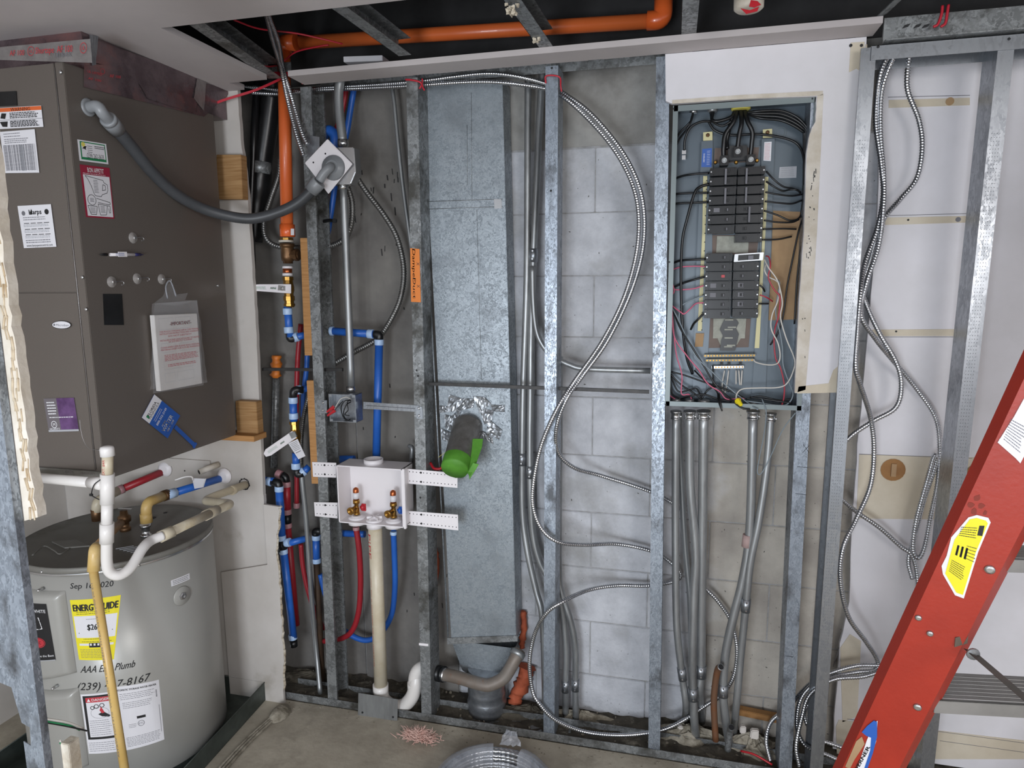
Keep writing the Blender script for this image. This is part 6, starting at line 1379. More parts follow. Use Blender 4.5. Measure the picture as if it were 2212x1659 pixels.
# ================================================================ armoured cables
def mc(label, pts, r=.0066, m='flex', group=None, pitch=.0075, n=10):
    return tag(armored(MB(), [P(*p) for p in pts], r, pitch, n).build('armored_cable', M[m], recalc=False), label, 'cable', group)
mc('upper armored cable arching over the duct and looping down to the middle of the wall', [(512, 182, 2.14), (560, 190, 2.15), (640, 196, 2.14), (700, 190, 2.13), (800, 184, 2.13), (910, 175, 2.115), (980, 166, 2.11), (1050, 159, 2.11), (1110, 164, 2.115), (1180, 181, 2.135), (1222, 205, 2.11), (1270, 240, 2.10), (1320, 295, 2.10), (1360, 355, 2.10), (1385, 420, 2.10), (1392, 490, 2.10), (1383, 565, 2.10), (1355, 650, 2.10), (1310, 740, 2.10), (1260, 810, 2.09), (1225, 860, 2.06), (1203, 920, 2.065), (1205, 975, 2.10), (1240, 1010, 2.14), (1300, 1028, 2.2), (1400, 1060, 2.22), (1450, 1085, 2.23), (1482, 1110, 2.23)])
mc('lower armored cable arching over the duct and curling in a big loop near the floor', [(545, 200, 2.14), (600, 203, 2.15), (640, 199, 2.14), (700, 194, 2.13), (800, 190, 2.13), (910, 184, 2.115), (980, 179, 2.11), (1050, 177, 2.11), (1110, 181, 2.115), (1180, 192, 2.14), (1218, 210, 2.10), (1262, 248, 2.10), (1312, 303, 2.10), (1350, 362, 2.10), (1374, 425, 2.095), (1380, 495, 2.09), (1370, 570, 2.09), (1343, 655, 2.09), (1298, 742, 2.09), (1240, 825, 2.08), (1205, 880, 2.045), (1170, 960, 2.04), (1153, 1040, 2.04), (1152, 1095, 2.045), (1170, 1142, 2.05), (1205, 1170, 2.06), (1260, 1177, 2.12), (1330, 1175, 2.2), (1400, 1188, 2.22), (1440, 1208, 2.23), (1470, 1240, 2.23), (1455, 1256, 2.23), (1400, 1265, 2.22), (1330, 1265, 2.2), (1270, 1275, 2.15), (1215, 1300, 2.05), (1180, 1325, 2.04), (1155, 1370, 2.06), (1144, 1430, 2.06), (1150, 1490, 2.06), (1165, 1520, 2.055), (1200, 1555, 2.065), (1260, 1580, 2.1), (1330, 1588, 2.1), (1400, 1583, 2.12), (1460, 1565, 2.15), (1530, 1520, 2.2), (1560, 1500, 2.2), (1585, 1460, 2.2), (1592, 1400, 2.21), (1578, 1340, 2.22), (1552, 1300, 2.22), (1528, 1275, 2.22), (1495, 1245, 2.23)])
mc('left strand of the two armored cables hanging from the ceiling past the orange pipe', [(556, -30, 1.66), (575, 30, 1.76), (590, 90, 1.88), (608, 150, 2.0), (620, 210, 2.04), (640, 290, 2.04), (656, 336, 2.04)])
mc('right strand of the two hanging armored cables, ending beside the stud bracket', [(574, -30, 1.66), (580, 30, 1.76), (601, 90, 1.88), (612, 150, 2.01), (630, 210, 2.05), (650, 280, 2.05), (664, 312, 2.05)])
mc('dull flex cable looping right of the diamond box down to the black elbow', [(764, 372, 2.13), (790, 412, 2.15), (830, 465, 2.16), (858, 515, 2.17), (872, 580, 2.17), (866, 640, 2.17), (845, 690, 2.17), (815, 732, 2.18), (770, 758, 2.18), (735, 778, 2.18), (700, 800, 2.18)], r=.0092, m='flexd', pitch=.0085)
mc('dull flex cable curling from behind the diamond box to the left of the orange pipe', [(750, 400, 2.14), (761, 440, 2.15), (758, 490, 2.16), (740, 520, 2.17), (700, 535, 2.18), (650, 535, 2.19), (600, 532, 2.18), (575, 515, 2.17), (570, 480, 2.17), (585, 430, 2.17), (602, 380, 2.17), (606, 340, 2.17)], r=.0092, m='flexd', pitch=.0085)
mc('dark flex cable hanging behind the lower brass valve', [(668, 850, 2.2), (656, 900, 2.2), (650, 960, 2.19), (650, 1010, 2.18)], r=.008, m='flexd', pitch=.008)
# right bay cables
yr = 2.16
mc('leftmost armored cable dropping through the open right bay', [(1924, 112, 2.07), (1905, 150, 2.1), (1895, 200, 2.12), (1892, 270, 2.13), (1903, 350, 2.13), (1908, 420, 2.13), (1896, 490, 2.13), (1868, 570, 2.1), (1858, 640, 2.06), (1852, 720, 2.05), (1848, 790, 2.05), (1858, 830, 2.07), (1880, 900, 2.13), (1888, 970, 2.15), (1880, 1050, 2.15), (1850, 1120, 2.12), (1822, 1180, 2.08), (1815, 1250, 2.08), (1832, 1330, 2.1), (1870, 1385, 2.13), (1895, 1425, 2.15), (1890, 1447, 2.15), (1850, 1452, 2.15), (1800, 1462, 2.14), (1755, 1480, 2.13), (1728, 1515, 2.12), (1722, 1570, 2.11), (1740, 1610, 2.1), (1790, 1632, 2.1), (1850, 1660, 2.09)])
mc('armored cable beside the leftmost one, ending in a narrow hanging loop', [(1936, 112, 2.08), (1915, 160, 2.1), (1903, 210, 2.12), (1902, 290, 2.13), (1909, 380, 2.13), (1908, 450, 2.12), (1898, 530, 2.12), (1872, 610, 2.1), (1860, 680, 2.1), (1890, 730, 2.13), (1930, 780, 2.17), (1980, 840, 2.2), (2020, 900, 2.2), (2030, 960, 2.19), (2026, 1040, 2.18), (2012, 1110, 2.17), (1998, 1180, 2.17), (1985, 1205, 2.17), (1972, 1185, 2.17), (1980, 1120, 2.17), (2005, 1030, 2.17), (2018, 985, 2.17), (2022, 1000, 2.18), (1996, 1080, 2.19), (1975, 1160, 2.19), (1962, 1210, 2.19), (1971, 1252, 2.18)])
mc('shiny armored cable waving far right then crossing behind the open bay', [(1966, 112, 2.1), (1960, 160, 2.13), (1962, 200, 2.15), (1985, 260, 2.17), (1992, 320, 2.17), (1980, 385, 2.17), (1945, 430, 2.16), (1905, 480, 2.13), (1880, 560, 2.14), (1862, 620, 2.15), (1872, 660, 2.15), (1900, 720, 2.15), (1935, 780, 2.15), (1947, 830, 2.15), (1935, 880, 2.15), (1885, 910, 2.15), (1835, 945, 2.14), (1800, 990, 2.14)])
mc('armored cable crossing down right from behind the open stud', [(1815, 1075, 2.14), (1850, 1105, 2.16), (1900, 1140, 2.17), (1945, 1180, 2.18), (1970, 1200, 2.18), (1982, 1250, 2.18), (1980, 1330, 2.17), (1965, 1400, 2.15), (1930, 1435, 2.14), (1870, 1460, 2.13), (1800, 1468, 2.12), (1750, 1500, 2.11), (1732, 1550, 2.1), (1720, 1610, 2.08), (1727, 1655, 2.07)])
mc('thin armored cable curl at the floor ending left of the stud under the panel', [(1900, 1437, 2.15), (1840, 1440, 2.15), (1760, 1470, 2.14), (1700, 1530, 2.17), (1665, 1560, 2.17), (1655, 1600, 2.14), (1664, 1645, 2.11)])
mc('armored cable loop lying low between the two lower studs and running right', [(1752, 1510, 2.13), (1738, 1545, 2.13), (1760, 1590, 2.12), (1800, 1608, 2.12), (1860, 1625, 2.12), (1930, 1630, 2.12), (1985, 1605, 2.13)])
# coil wrapped in plastic at the bottom
t = thing('cable_coil', 'coil of armored cable wrapped in cloudy plastic on the floor, bottom centre', 'cable coil')
cc = Vector((-.505, 1.75, 0)); 
for k in range(5):
    rr_ = .175-.004*(k % 2); z = .012+k*.0135
    pts = [cc+Vector((math.cos(a)*rr_*1.0, math.sin(a)*rr_*.95, z)) for a in [6.2832*i/260 for i in range(260)]]
    MB().tube(pts, [(lambda an, ph=i*math.pi/2: .0066*(1+.13*math.sin(an+ph))) for i in range(260)], 8, closed=True).build('cable_turn', M['flex'], t, recalc=False)
    pts = [cc+Vector((math.cos(a)*(rr_-.016), math.sin(a)*(rr_-.016)*.95, z+.004)) for a in [6.2832*i/240 for i in range(240)]]
    MB().tube(pts, [(lambda an, ph=i*math.pi/2: .0066*(1+.13*math.sin(an+ph))) for i in range(240)], 8, closed=True).build('cable_turn', M['flex'], t, recalc=False)
rr = random.Random(6); mb = MB(); nu, nv = 90, 12
def wrap(u, v):
    a = u*6.2832; b = v*6.2832; R = .168; 
    if .20 < u < .30: pass
    w_ = .027+rr.uniform(-.0015, .0025); h = .043
    return cc+Vector((math.cos(a)*(R+math.cos(b)*w_), math.sin(a)*(R+math.cos(b)*w_)*.95, .046+math.sin(b)*h))
vs = [wrap(i/nu, j/nv) for j in range(nv+1) for i in range(nu+1)]
fs = [(j*(nu+1)+i, j*(nu+1)+i+1, (j+1)*(nu+1)+i+1, (j+1)*(nu+1)+i) for j in range(nv) for i in range(nu) if not (18 <= i < 26 and not 6 <= j < 10)]
mb.add(vs, fs, True); mb.build('plastic_wrap', M['clear2'], t, 'cloudy torn plastic wrap', recalc=False)
mb = MB(); top = cc+Vector((.015, .163, .088)); rr = random.Random(9)
mb.grid(lambda u, v: top+Vector(((u-.5)*.075*(1-v*.55)+rr.uniform(-.003, .003), rr.uniform(-.004, .004)+.01*v, v*.045+rr.uniform(-.004, .004))), 8, 6, False); mb.build('plastic_peak', M['clear2'], t, recalc=False)

# ================================================================ pipes in the left cavity
t = thing('waste_stack', 'fat black pipe in the shadows left of the orange drop', 'pipe')
MB().tube(smooth([P(592, 165, 2.2), P(580, 260, 2.2), P(565, 360, 2.2), P(555, 440, 2.2), P(545, 520, 2.2)], 6), [.036+(.006 if 12 < i < 17 else 0) for i in range(25)], 20).build('pipe', M['blackpipe'], t)
MB().tube([P(556, 170, 2.16), P(548, 320, 2.16), P(541, 480, 2.16), P(545, 580, 2.17)], .013, 10).build('side_pipe', M['blackpipe'], t)
MB().lathe(P(563, 350, 2.19), (-.1, 0, -1), [(0, .037), (.04, .036)], 18).build('label_band', M['galvd'], t)
tag(blob([P(597, 768, 2.22), P(597, 790, 2.22), P(595, 815, 2.22)], .017, 'otape', 'orange rag stub in the dark gap beside the black rod', 'stub', 4, 'orange_stub', 7), None)
o = MB().tube([P(597, 815, 2.225), P(595, 900, 2.225), P(592, 1010, 2.225)], .013, 9).build('dark_pipe', M['galvd']); tag(o, 'dark weathered pipe below the orange stub', 'pipe')
def woodstrip(p4, lab):
    o = MB().prism([P(x, y, YS+.001) for x, y in p4], (0, .018, 0)).build('wood_strip', M['wood'], bevel=.001); return tag(o, lab, 'wood strip')
woodstrip(((648, 514), (666, 514), (681, 768), (658, 768)), 'upper wooden strip beside the left stud')
woodstrip(((662, 822), (683, 822), (689, 1045), (673, 1045)), 'lower wooden strip beside the left stud, behind the white straps')
tag(MB().prism([P(x, y, YS-.0015) for x, y in ((886, 536), (906, 538), (909, 653), (888, 652))], (0, .0006, 0)).build('tape_note', M['otape']), 'orange tape with handwriting on the stud face', 'tape')
q = quad(*[P(x, y, YS-.0016) for x, y in ((886, 536), (908, 538), (910, 653), (888, 652))]); D = Decal(*q)
D.text('Damper', .35, .70, .010, IK, rot=-math.pi/2, width=3.0, h=.0003, slant=.2, bold=.0002).text('Duct', .35, .27, .010, IK, rot=-math.pi/2, width=2.0, h=.0003, slant=.2, bold=.0002).text('X', .75, .72, .010, IK, rot=-math.pi/2, h=.0003).text('X', .75, .3, .010, IK, rot=-math.pi/2, h=.0003)
o = D.build('handwriting'); tape_ = [x for x in COL.objects if x.name.startswith('tape_note')][0]; ORG_ = ORG[tape_]; o.parent = tape_; o.location = o.location-ORG_
# blue elbow right
t = thing('blue_pipe_run', 'blue pipe turning down at a black elbow behind the washer box', 'pipe')
yb = 2.15
MB().cyl(P(716, 715, yb), P(808, 722, yb), .0135, 16).build('blue_tube', M['blue'], t); ringp(t, P(714, 715, yb), P(722, 715, yb), .012); ringp(t, P(795, 721, yb), P(812, 722, yb), .02)
elb(t, P(808, 722, yb), P(820, 722, yb), P(819, 738, yb)); ringp(t, P(819, 733, yb), P(819, 750, yb), .02)
MB().cyl(P(819, 738, yb), P(813, 985, yb), .0140, 16).build('blue_tube', M['blue'], t)
def tubep(name, lab, pts, r, m_, cat='pipe'): 
    t = thing(name, lab, cat); MB().tube(smooth([P(*p) for p in pts], 8), r, 14).build('tube', M[m_], t); return t
tubep('blue_pipe', 'blue pipe descending from the ceiling behind the steel conduit', [(769, 165, 2.2), (758, 230, 2.2), (748, 290, 2.2), (730, 360, 2.2), (718, 440, 2.2), (706, 515, 2.2)], .0105, 'blue')
tubep('red_pipe', 'dark red pipe beside the blue one behind the steel conduit', [(752, 165, 2.22), (742, 230, 2.22), (722, 300, 2.22), (708, 400, 2.22), (700, 470, 2.22)], .009, 'red')
t = tubep('pipe_clamp', 'black plastic clamp on the blue pipe below the diamond plate', [(700, 478, 2.17), (712, 476, 2.16), (722, 477, 2.15)], .006, 'black', 'clamp')
MB().lathe(P(724, 477, 2.145), (0, -1, 0), [(0, .008), (.006, .008)], 10).build('nail_head', M['black'], t)
tubep('blue_bag', 'dark blue plastic scrap behind the diamond-covered box', [(697, 292, 2.2), (712, 283, 2.19), (724, 296, 2.19), (722, 320, 2.19)], .019, 'blue', 'scrap')
tubep('red_supply', 'red tube curving down from the washer box into the stud bay', [(769, 1138, 2.09), (776, 1190, 2.1), (779, 1260, 2.13), (775, 1320, 2.15), (762, 1360, 2.16), (740, 1378, 2.17), (700, 1385, 2.19)], .0105, 'red')
ringp(THINGS[-1], P(769, 1138, 2.09), P(770, 1152, 2.09), .012, .012, 'ringr')
tubep('blue_supply', 'blue tube curving down from the washer box behind the standpipe', [(850, 1148, 2.09), (852, 1200, 2.12), (853, 1270, 2.15), (845, 1330, 2.18), (820, 1370, 2.2), (790, 1383, 2.2), (755, 1370, 2.2), (730, 1345, 2.2), (705, 1290, 2.2), (692, 1240, 2.2)], .0105, 'blue')
ringp(THINGS[-1], P(850, 1148, 2.09), P(850, 1162, 2.09), .012, .012)
tubep('blue_branch', 'level blue tube behind the lower left strap of the washer box', [(690, 1150, 2.2), (740, 1152, 2.2), (788, 1154, 2.2)], .0125, 'blue')
tubep('blue_branch', 'level blue tube just above the washer box top', [(706, 995, 2.23), (740, 992, 2.23), (765, 992, 2.23)], .014, 'blue')
# clustered drops by the torn wall
yl = 2.12
t = thing('blue_manifold', 'blue pipe with black elbow and tee running down along the torn wall edge', 'pipe')
MB().cyl(P(565, 1036, yl), P(592, 1040, yl), .0135, 14).build('blue_tube', M['blue'], t); ringp(t, P(578, 1039, yl), P(594, 1043, yl), .018)
elb(t, P(588, 1041, yl), P(602, 1042, yl), P(603, 1056, yl), .0145); ringp(t, P(603, 1050, yl), P(603, 1068, yl), .02)
MB().cyl(P(603, 1056, yl), P(609, 1162, yl), .0145, 16).build('blue_tube', M['blue'], t); ringp(t, P(608, 1156, yl), P(609, 1172, yl), .02)
MB().tube([P(609, 1168, yl), P(611, 1190, yl)], .0165, 12).tube([P(610, 1178, yl), P(622, 1174, yl)], .0145, 12).build('tee', M['black'], t, 'black tee'); ringp(t, P(617, 1173, yl), P(632, 1170, yl), .02)
MB().cyl(P(622, 1174, yl), P(662, 1163, 2.16), .0125, 14).build('blue_branch', M['blue'], t)
ringp(t, P(612, 1186, yl), P(613, 1198, yl), .018); MB().cyl(P(612, 1186, yl), P(634, 1378, yl+.02), .0145, 16).build('blue_tube', M['blue'], t); ringp(t, P(632, 1370, yl+.02), P(634, 1385, yl+.02), .02)
MB().cyl(P(634, 1384, yl+.02), P(635, 1396, yl+.02), .0145, 14).build('elbow', M['black'], t)
t = thing('red_manifold', 'red pipe with black elbow just right of the blue pipe by the torn wall', 'pipe')
elb(t, P(610, 1026, 2.17), P(617, 1030, 2.17), P(619, 1042, 2.17)); ringp(t, P(598, 1022, 2.17), P(612, 1028, 2.17), .02, .0165, 'ringr'); ringp(t, P(619, 1040, 2.17), P(619, 1054, 2.17), .02, .0165, 'ringr')
MB().cyl(P(619, 1042, 2.17), P(621, 1108, 2.17), .0145, 14).build('red_tube', M['red'], t); ringp(t, P(620, 1100, 2.17), P(621, 1115, 2.17), .02, .0165, 'ringr')
MB().cyl(P(621, 1112, 2.17), P(621, 1132, 2.17), .015, 12).build('coupling', M['black'], t)
ringp(t, P(621, 1130, 2.17), P(622, 1142, 2.17), .018, .0165, 'ringr'); MB().cyl(P(621, 1135, 2.17), P(640, 1350, 2.19), .0135, 14).build('red_tube', M['red'], t)
t = tubep('red_riser', 'thin red tube rising behind the wooden strips', [(650, 700, 2.22), (643, 780, 2.22), (640, 900, 2.22), (641, 1000, 2.22), (641, 1090, 2.22)], .0095, 'red')
ringp(t, P(641, 1086, 2.22), P(641, 1100, 2.22), .02, .013, 'ringr')
tubep('red_riser', 'thin red tube curving low behind the slanting conduit', [(650, 1175, 2.22), (654, 1220, 2.22), (664, 1270, 2.22), (680, 1320, 2.22), (700, 1360, 2.22)], .0095, 'red')
tubep('blue_riser', 'thin blue tube glimpsed between the wooden strips', [(664, 765, 2.22), (662, 800, 2.22), (656, 850, 2.22), (655, 900, 2.22)], .0095, 'blue')
t = thing('blue_drop', 'short blue drop with black elbow left of the stud below the straps', 'pipe')
elb(t, P(696, 1148, 2.18), P(680, 1146, 2.18), P(683, 1160, 2.18)); ringp(t, P(683, 1156, 2.18), P(683, 1170, 2.18), .018); MB().cyl(P(683, 1160, 2.18), P(684, 1212, 2.18), .014, 14).build('blue_tube', M['blue'], t); ringp(t, P(684, 1206, 2.18), P(685, 1220, 2.18), .018)
# red ties
def tie(pts, r, lab, nm='red_tie'): return tag(MB().tube(smooth([P(*p) for p in pts], 6), r, 6).build(nm, M['redl']), lab, 'tie')
o = MB(); pts = smooth([P(*p) for p in ((425, 243, 1.99), (480, 220, 2.01), (550, 198, 2.05), (600, 176, 2.06), (612, 168, 2.05))], 6)
for a, b in zip(pts, pts[1:]): o.obox(a, b-a, (0, 0, .008), (0, .001, 0))
tag(o.build('red_strap', M['redl']), 'flat red strap stretched left from the orange pipe', 'strap')
tag(MB().lathe(P(612, 165, 2.075), (.08, -.25, 1), [(0, .030), (.012, .031), (.013, .029)], 18, cap=False).build('strap_loop', M['redl']), 'red loop round the orange pipe and hanging cables', 'strap')
for i in range(0): pass
tie(((505, 43, 1.75), (560, 62, 1.85), (640, 72, 1.92), (700, 85, 1.95), (740, 95, 1.98)), .0028, 'long red tie rope rising left over the orange elbow')
tie(((612, 133, 2.04), (640, 112, 2.0), (690, 100, 1.98), (710, 97, 1.98)), .0026, 'short red tie rope from the strap bracket to the right')
tie(((428, 52, 1.62), (470, 80, 1.72), (520, 115, 1.85), (570, 142, 1.97), (598, 142, 2.05)), .0024, 'thin red cord along the leftmost joist')
tie(((876, 172, 2.075), (890, 173, 2.072), (908, 178, 2.075), (914, 190, 2.09), (917, 195, 2.095)), .003, 'red tie fastening the cables to the taped stud')
tie(((912, 170, 2.09), (912, 180, 2.09), (906, 192, 2.09)), .003, 'loose tail of the red tie on the taped stud')
tie(((1179, 180, 2.076), (1180, 164, 2.074), (1208, 166, 2.074), (1211, 185, 2.09), (1213, 198, 2.095)), .0026, 'red tie fastening the cables to the bright centre stud')
tie(((652, 181, 2.077), (668, 178, 2.076), (683, 180, 2.08)), .002, 'faint red tie round the left stud under the ceiling')
tie(((2036, 12, 2.0), (2034, 30, 2.0), (2026, 52, 2.0), (2016, 58, 2.0)), .0035, 'red cord tail hanging by the right header, left one')
tie(((2049, 10, 2.0), (2046, 30, 2.0), (2042, 50, 2.0), (2032, 58, 2.0)), .0035, 'red cord tail hanging by the right header, right one')
# white painted pipe end at the top
t = thing('painted_pipe_end', 'white pipe end with red paint hanging at the top edge', 'pipe')
c = P(1617, 24, 1.8)
MB().lathe(c, (0, 0, 1), [(0, .0), (.001, .028), (.006, .034), (.02, .0345), (.2, .0345)], 24).build('pipe_end', M['plaster'], t)
for p4 in (((1600, 18), (1620, 22), (1640, 14), (1636, 24), (1612, 30)), ((1622, 0), (1636, 2), (1644, 10), (1630, 16), (1618, 14))):
    MB().prism([P(x, y, 1.7655) for x, y in p4], (0, .002, 0)).build('red_paint', M['redp'], t)
# grey earth wire loop below the panel
t = thing('earth_wire', 'thin grey wire looping down below the right of the panel', 'wire')
MB().tube(smooth([P(*p) for p in ((1646, 862, 2.085), (1655, 890, 2.07), (1650, 940, 2.09), (1640, 990, 2.1), (1636, 1020, 2.1), (1645, 1022, 2.1), (1665, 985, 2.1), (1690, 930, 2.09), (1718, 892, 2.07))], 8), .0016, 6).build('strand', M['wireg'], t)
# ================================================================ ladder
# plane of the ladder: rails nearly perpendicular to the view, top leaning toward the viewer
t = thing('step_ladder', 'red fibreglass step ladder standing at the right edge', 'ladder')
ex = Vector((math.cos(math.radians(8)), math.sin(math.radians(8)), 0)).normalized()
B0 = P(1820, 1659, 1.38); T0 = P(2212, 818, 1.20)
ax = (T0-B0).normalized(); L_ = (T0-B0).length
nrm = ex.cross(ax).normalized(); nrm = -nrm if nrm.y > 0 else nrm          # toward the viewer
B0 = B0-ax*((B0.z-.004)/ax.z); L2_ = 1.86/ax.z
ey = (ex-ax*ex.dot(ax)).normalized(); web = .092; fl = .03; th = .004
# web face outward-left is seen obliquely: channel web toward the viewer, flange folded to the right
# crease (web/flange) and right flange edge
e1 = ey*.074+nrm*.040; n1 = e1.cross(ax).normalized(); n1 = -n1 if n1.dot(CAM-B0) < 0 else n1
C0 = B0+e1; e2 = ey*.037-nrm*.030; n2 = e2.cross(ax).normalized(); n2 = -n2 if n2.dot(CAM-B0) < 0 else n2
mb = MB(); mb.obox(B0, e1, -n1*.004, ax*L2_); mb.obox(C0, e2, -n2*.004, ax*L2_); mb.obox(B0, -nrm*.028, ey*.004, ax*L2_)
mb.build('side_rail', M['ladder'], t, 'red side rail')
SW = ex*.50
mb = MB(); mb.obox(B0+SW, e1, -n1*.004, ax*L2_); mb.obox(B0+SW+e1, e2, -n2*.004, ax*L2_); mb.build('side_rail', M['ladder'], t, 'red side rail')
tp = B0+ax*(L2_-.01); MB().obox(tp-ex*.02, ex*.66, nrm*.11, Vector((0, 0, .05))).build('top_cap', M['ladder'], t, 'red ladder top', bevel=.004)
def LP(x, y):       # pixel onto the rail's front plane
    d = _fw+(x-W/2)/FPX*_r2-(y-H/2)/FPX*_u2; k = (B0-CAM).dot(n1)/d.dot(n1); return CAM+d*k
def lq(*pts, o=.0012): return quad(*[LP(x, y)+n1*(o) for x, y in pts])
def lpoly(pts, m_, nm, lab=None, o=.0008): return MB().prism([LP(x, y)+n1*(o) for x, y in pts], n1*.0007).build(nm, M[m_], t, lab)
lpoly(((2092, 1117), (2110, 1112), (2135, 1118), (2140, 1128), (2113, 1192), (2082, 1292), (2063, 1285), (2037, 1240), (2034, 1222), (2045, 1200), (2055, 1160)), 'lab', 'label_backing', 'torn white label backing', .0006)
lpoly(((2095, 1121), (2110, 1118), (2130, 1124), (2134, 1130), (2108, 1192), (2080, 1284), (2066, 1279), (2042, 1238), (2050, 1208), (2062, 1165)), 'lyel', 'warning_label', 'yellow warning label', .0014)
D = Decal(*lq((2066, 1130), (2128, 1130), (2095, 1275), (2040, 1232), o=.0022)); D.lines(.2, .76, .85, .95, 5, IK, .0012, h=.0001).lines(.15, .05, .7, .3, 7, IK, .0012, h=.0001).text('III', .4, .5, .018, IK, h=.0001, bold=.0004).lines(.55, .4, .95, .65, 5, IK, .001, h=.0001).rect(.82, .82, 1.0, .97, IK, .0001).build('label_print', t)
lpoly(((2212, 860), (2190, 900), (2155, 955), (2195, 990), (2204, 1000), (2212, 985)), 'lab', 'info_label', 'white torn label near the top', .0012)
D = Decal(*lq((2185, 900), (2225, 920), (2205, 990), (2165, 955), o=.002)); D.lines(.0, .1, .9, .95, 9, IG, .0014, h=.0001).build('label_print', t)
lpoly(((2158, 948), (2164, 946), (2202, 990), (2198, 994)), 'lab', 'label_edge')
# blue and white maker emblem, torn
lpoly(((1872, 1600), (1888, 1560), (1896, 1556), (1893, 1600), (1880, 1640), (1868, 1665), (1850, 1665)), 'lab', 'emblem', 'torn blue and white emblem', .001)
lpoly(((1862, 1580), (1874, 1566), (1888, 1555), (1895, 1558), (1895, 1590), (1886, 1625), (1872, 1665), (1865, 1665), (1880, 1620), (1882, 1592), (1872, 1588)), 'lblu', 'emblem_swoosh', 'blue swoosh', .0018)
D = Decal(*lq((1845, 1630), (1878, 1612), (1868, 1660), (1840, 1665), o=.0022)); D.text('WERNER', .6, .5, .013, IK, h=.0001, rot=1.0, bold=.0004, width=1.3).build('emblem_letters', t)
lpoly(((1850, 1600), (1862, 1590), (1868, 1606), (1858, 1622), (1846, 1640), (1836, 1660), (1826, 1655)), 'card', 'emblem_residue', 'glue residue', .001)
for x, y in ((2084, 1090), (2100, 1085), (2066, 1180), (2058, 1190)): pass
rr = random.Random(4)
mb = MB()
for (x, y, s) in ((2112, 1075, 9), (2098, 1090, 8), (2120, 1092, 8), (2105, 1105, 9), (2065, 1170, 7), (2060, 1185, 8), (2070, 1158, 6), (2128, 1108, 6)):
    mb.prism([LP(x+math.cos(a)*s*rr.uniform(.5, 1.1), y+math.sin(a)*s*rr.uniform(.5, 1.1))+n1*.0004 for a in [i*.785 for i in range(8)]], n1*.0003)
mb.build('dirt_smudge', mat('rail_grime', '#7a2a1c', None, .7), t)['kind'] = 'stuff'
for x, y, r in ((2138, 1230, .0085), (1984, 1334, .006), (2009, 1368, .006), (1982, 1527, .0075)):
    MB().lathe(LP(x, y)-n1*0, n1, [(0, r), (.003, r*.9), (.004, r*.5)], 14).build('rivet', M['chrome'], t)
# steps: extend to the right from the rail
def step(px, py0, py1, py2, lab):
    # tread top (grooved) from py0 (back) to py1 (front edge), then lip to py2
    Yr = LP(px, py1).y+.03
    a = P(px, py1, Yr); ln = ex*.46
    b = P(px, py0, Z=a.z); dp = Vector((0, (b.y-a.y), 0)); hgt = a.z-P(px, py2, Yr).z
    g = MB(); g.obox(a-Vector((0, 0, .003)), ln, dp, (0, 0, .003)); g.obox(a-Vector((0, 0, hgt)), ln, (0, .003, 0), (0, 0, hgt)); g.obox(a-Vector((0, 0, hgt))+dp, ln, (0, .002, 0), (0, 0, hgt))
    o = g.build('step', M['alu'], t, lab, bevel=.0008)
    r = MB()
    for i in range(7):
        k = (i+.6)/7.6; r.tube([a+dp*k+ex*.002, a+dp*k+ln], .0013, 5)
    r.build('tread_ridges', M['alu'], o)['kind'] = 'stuff'
step(2020, 1455, 1512, 1541, 'lower grooved step'); step(2150, 1178, 1206, 1236, 'upper grooved step')
# spreader
a = P(2062, 1398, LP(2062, 1398).y-.005); b = P(2100, 1410, a.y-.02); c = P(2240, 1530, 1.05)
MB().obox(a, P(2090, 1390, a.y)-a, (0, .002, 0), (0, 0, .018)).build('spreader_bracket', mat('brown_steel', '#6a5f54', None, .5, .6), t)
d = (c-b).normalized(); n_ = d.cross(Vector((0, 1, 0))).normalized()
MB().obox(b-n_*.009-d*.01, c-b, n_*.018, (0, .003, 0)).build('spreader', mat('green_brown_steel', '#4c4f45', '#5d5046', .5, .6, 10), t, 'dark hinged spreader')
MB().lathe(b-Vector((0, .004, 0)), (0, -1, 0), [(0, .011), (.003, .010), (.0035, .005), (.007, .004)], 14).build('spreader_rivet', M['steel'], t)
# ================================================================ floor debris
def mound(cx, cy, rx, ry, h, seed, m_, lab, nm='mortar_mound'):
    rr = random.Random(seed); c = Vector((cx, cy, 0))
    def f(u, v):
        a = u*6.2832; k = v; r = 1-.0*k
        j = 1+.22*math.sin(a*3+seed)+.15*math.sin(a*5+seed*2)+rr.uniform(-.06, .06)
        return c+Vector((math.cos(a)*rx*k*j, math.sin(a)*ry*k*j, h*(1-k**1.4)*(1+rr.uniform(-.25, .25))+.002))
    mb = MB(); n, m = 36, 9
    V_ = [f(i/n, j/m) for j in range(1, m+1) for i in range(n)]; top = c+Vector((0, 0, h))
    F_ = [(j*n+i, j*n+(i+1) % n, (j+1)*n+(i+1) % n, (j+1)*n+i) for j in range(m-1) for i in range(n)]+[(i, (i+1) % n, n*m) for i in range(n)]
    mb.add(V_+[top], F_, False); return tag(mb.build(nm, M[m_]), lab, 'mortar')
mx = P(1500, 1580, Z=0).x
mound(P(1490, 1590, Z=0).x, 2.20, .13, .05, .05, 1, 'rubble', 'pale mortar mound at the feet of the left panel conduits')
mound(P(1620, 1600, Z=0).x, 2.19, .10, .055, .055, 5, 'rubble', 'broken white mortar mound right of the slanting conduits')
mound(P(1150, 1540, Z=0).x, 2.2, .16, .05, .035, 3, 'dirt', 'dark dirt heap behind the centre stud')
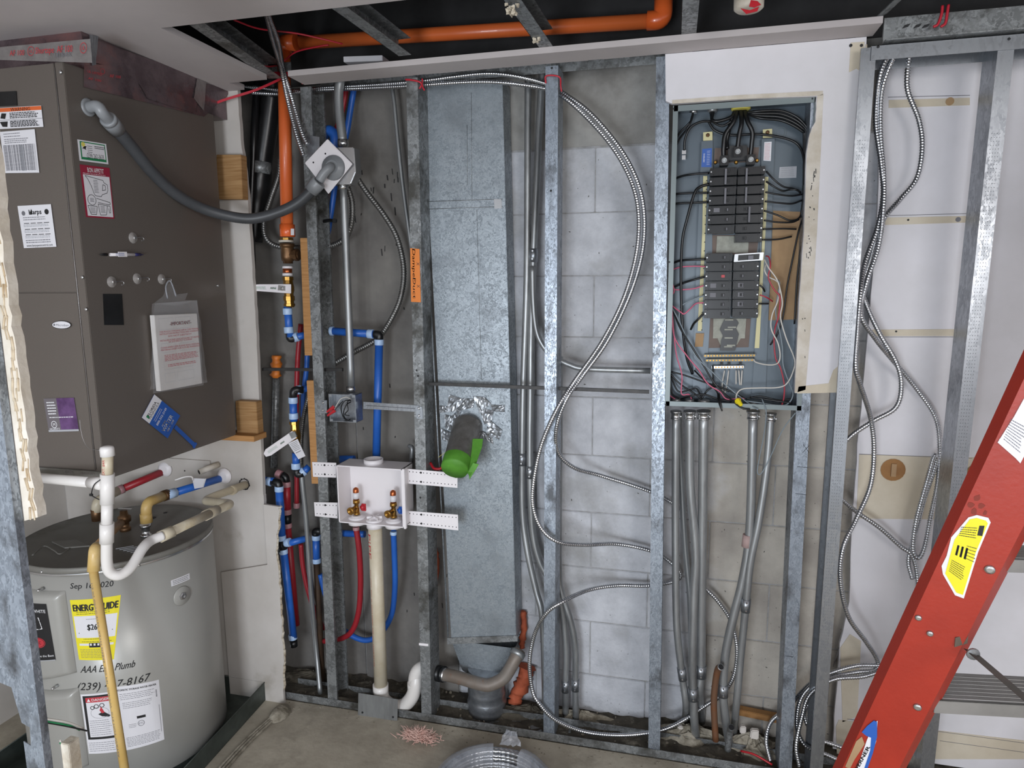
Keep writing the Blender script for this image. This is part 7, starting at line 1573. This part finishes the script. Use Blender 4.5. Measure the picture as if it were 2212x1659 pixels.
mound(P(1250, 1560, Z=0).x, 2.22, .12, .035, .03, 6, 'rubble', 'low mortar ridge at the foot of the conduits right of the centre stud')
mound(P(680, 1470, Z=0).x, 2.22, .2, .04, .03, 8, 'dirt', 'dark dirt heap at the back of the left stud bay')
rr = random.Random(31); mb = MB()
for i in range(420):
    x = rr.uniform(-1.4, .5); y = rr.choice([rr.uniform(2.1, 2.26), rr.uniform(2.0, 2.08)]); s = rr.uniform(.001, .0055)*(1 if y > 2.09 else .5)
    z = .004; mb.prism([Vector((x+math.cos(a)*s*rr.uniform(.6, 1.2), y+math.sin(a)*s*rr.uniform(.6, 1.2), z if y > 2.09 else 0)) for a in (0, 1.3, 2.5, 3.8, 5.1)], (0, 0, s*.8+.004*(y > 2.09)))
tag(mb.build('debris', M['rubble']), 'small crumbs of mortar scattered along the floor track', 'debris', kind='stuff')
tag(MB().obox(P(1590, 1545, 2.22), (.16, 0, -.012), (0, .03, 0), (0, 0, .022)).build('wood_offcut', M['tan'], bevel=.002), 'reddish wood offcut lying against the wall behind the slanting conduits', 'wood')
tag(MB().tube(smooth([P(1600, 1622, 2.14), P(1630, 1630, 2.12), P(1668, 1652, 2.1)], 5), .0035, 6).build('string_scrap', M['redp']), 'red string scrap lying on the dirt by the thin cable curl', 'scrap')
for i, (x, y, w_, h_, lab) in enumerate(((1630, 1585, .016, .02, 'white plaster chunk on the mound, larger one'), (1604, 1575, .012, .016, 'white plaster chunk on the mound, left one'), (1470, 1570, .01, .008, 'small pale plaster chip by the leftmost conduit foot'))):
    c = P(x, y, 2.13); rr = random.Random(i); v8 = [c+Vector((sx*w_*rr.uniform(.6, 1), sy*.01*rr.uniform(.6, 1), sz*h_*rr.uniform(.5, 1))) for sx in (-1, 1) for sy in (-1, 1) for sz in (-1, 1)]
    tag(MB().add(v8, [(0, 1, 3, 2), (4, 6, 7, 5), (0, 4, 5, 1), (2, 3, 7, 6), (0, 2, 6, 4), (1, 5, 7, 3)]).build('plaster_chunk', M['drywall2'], bevel=.003), lab, 'plaster')
rebase()
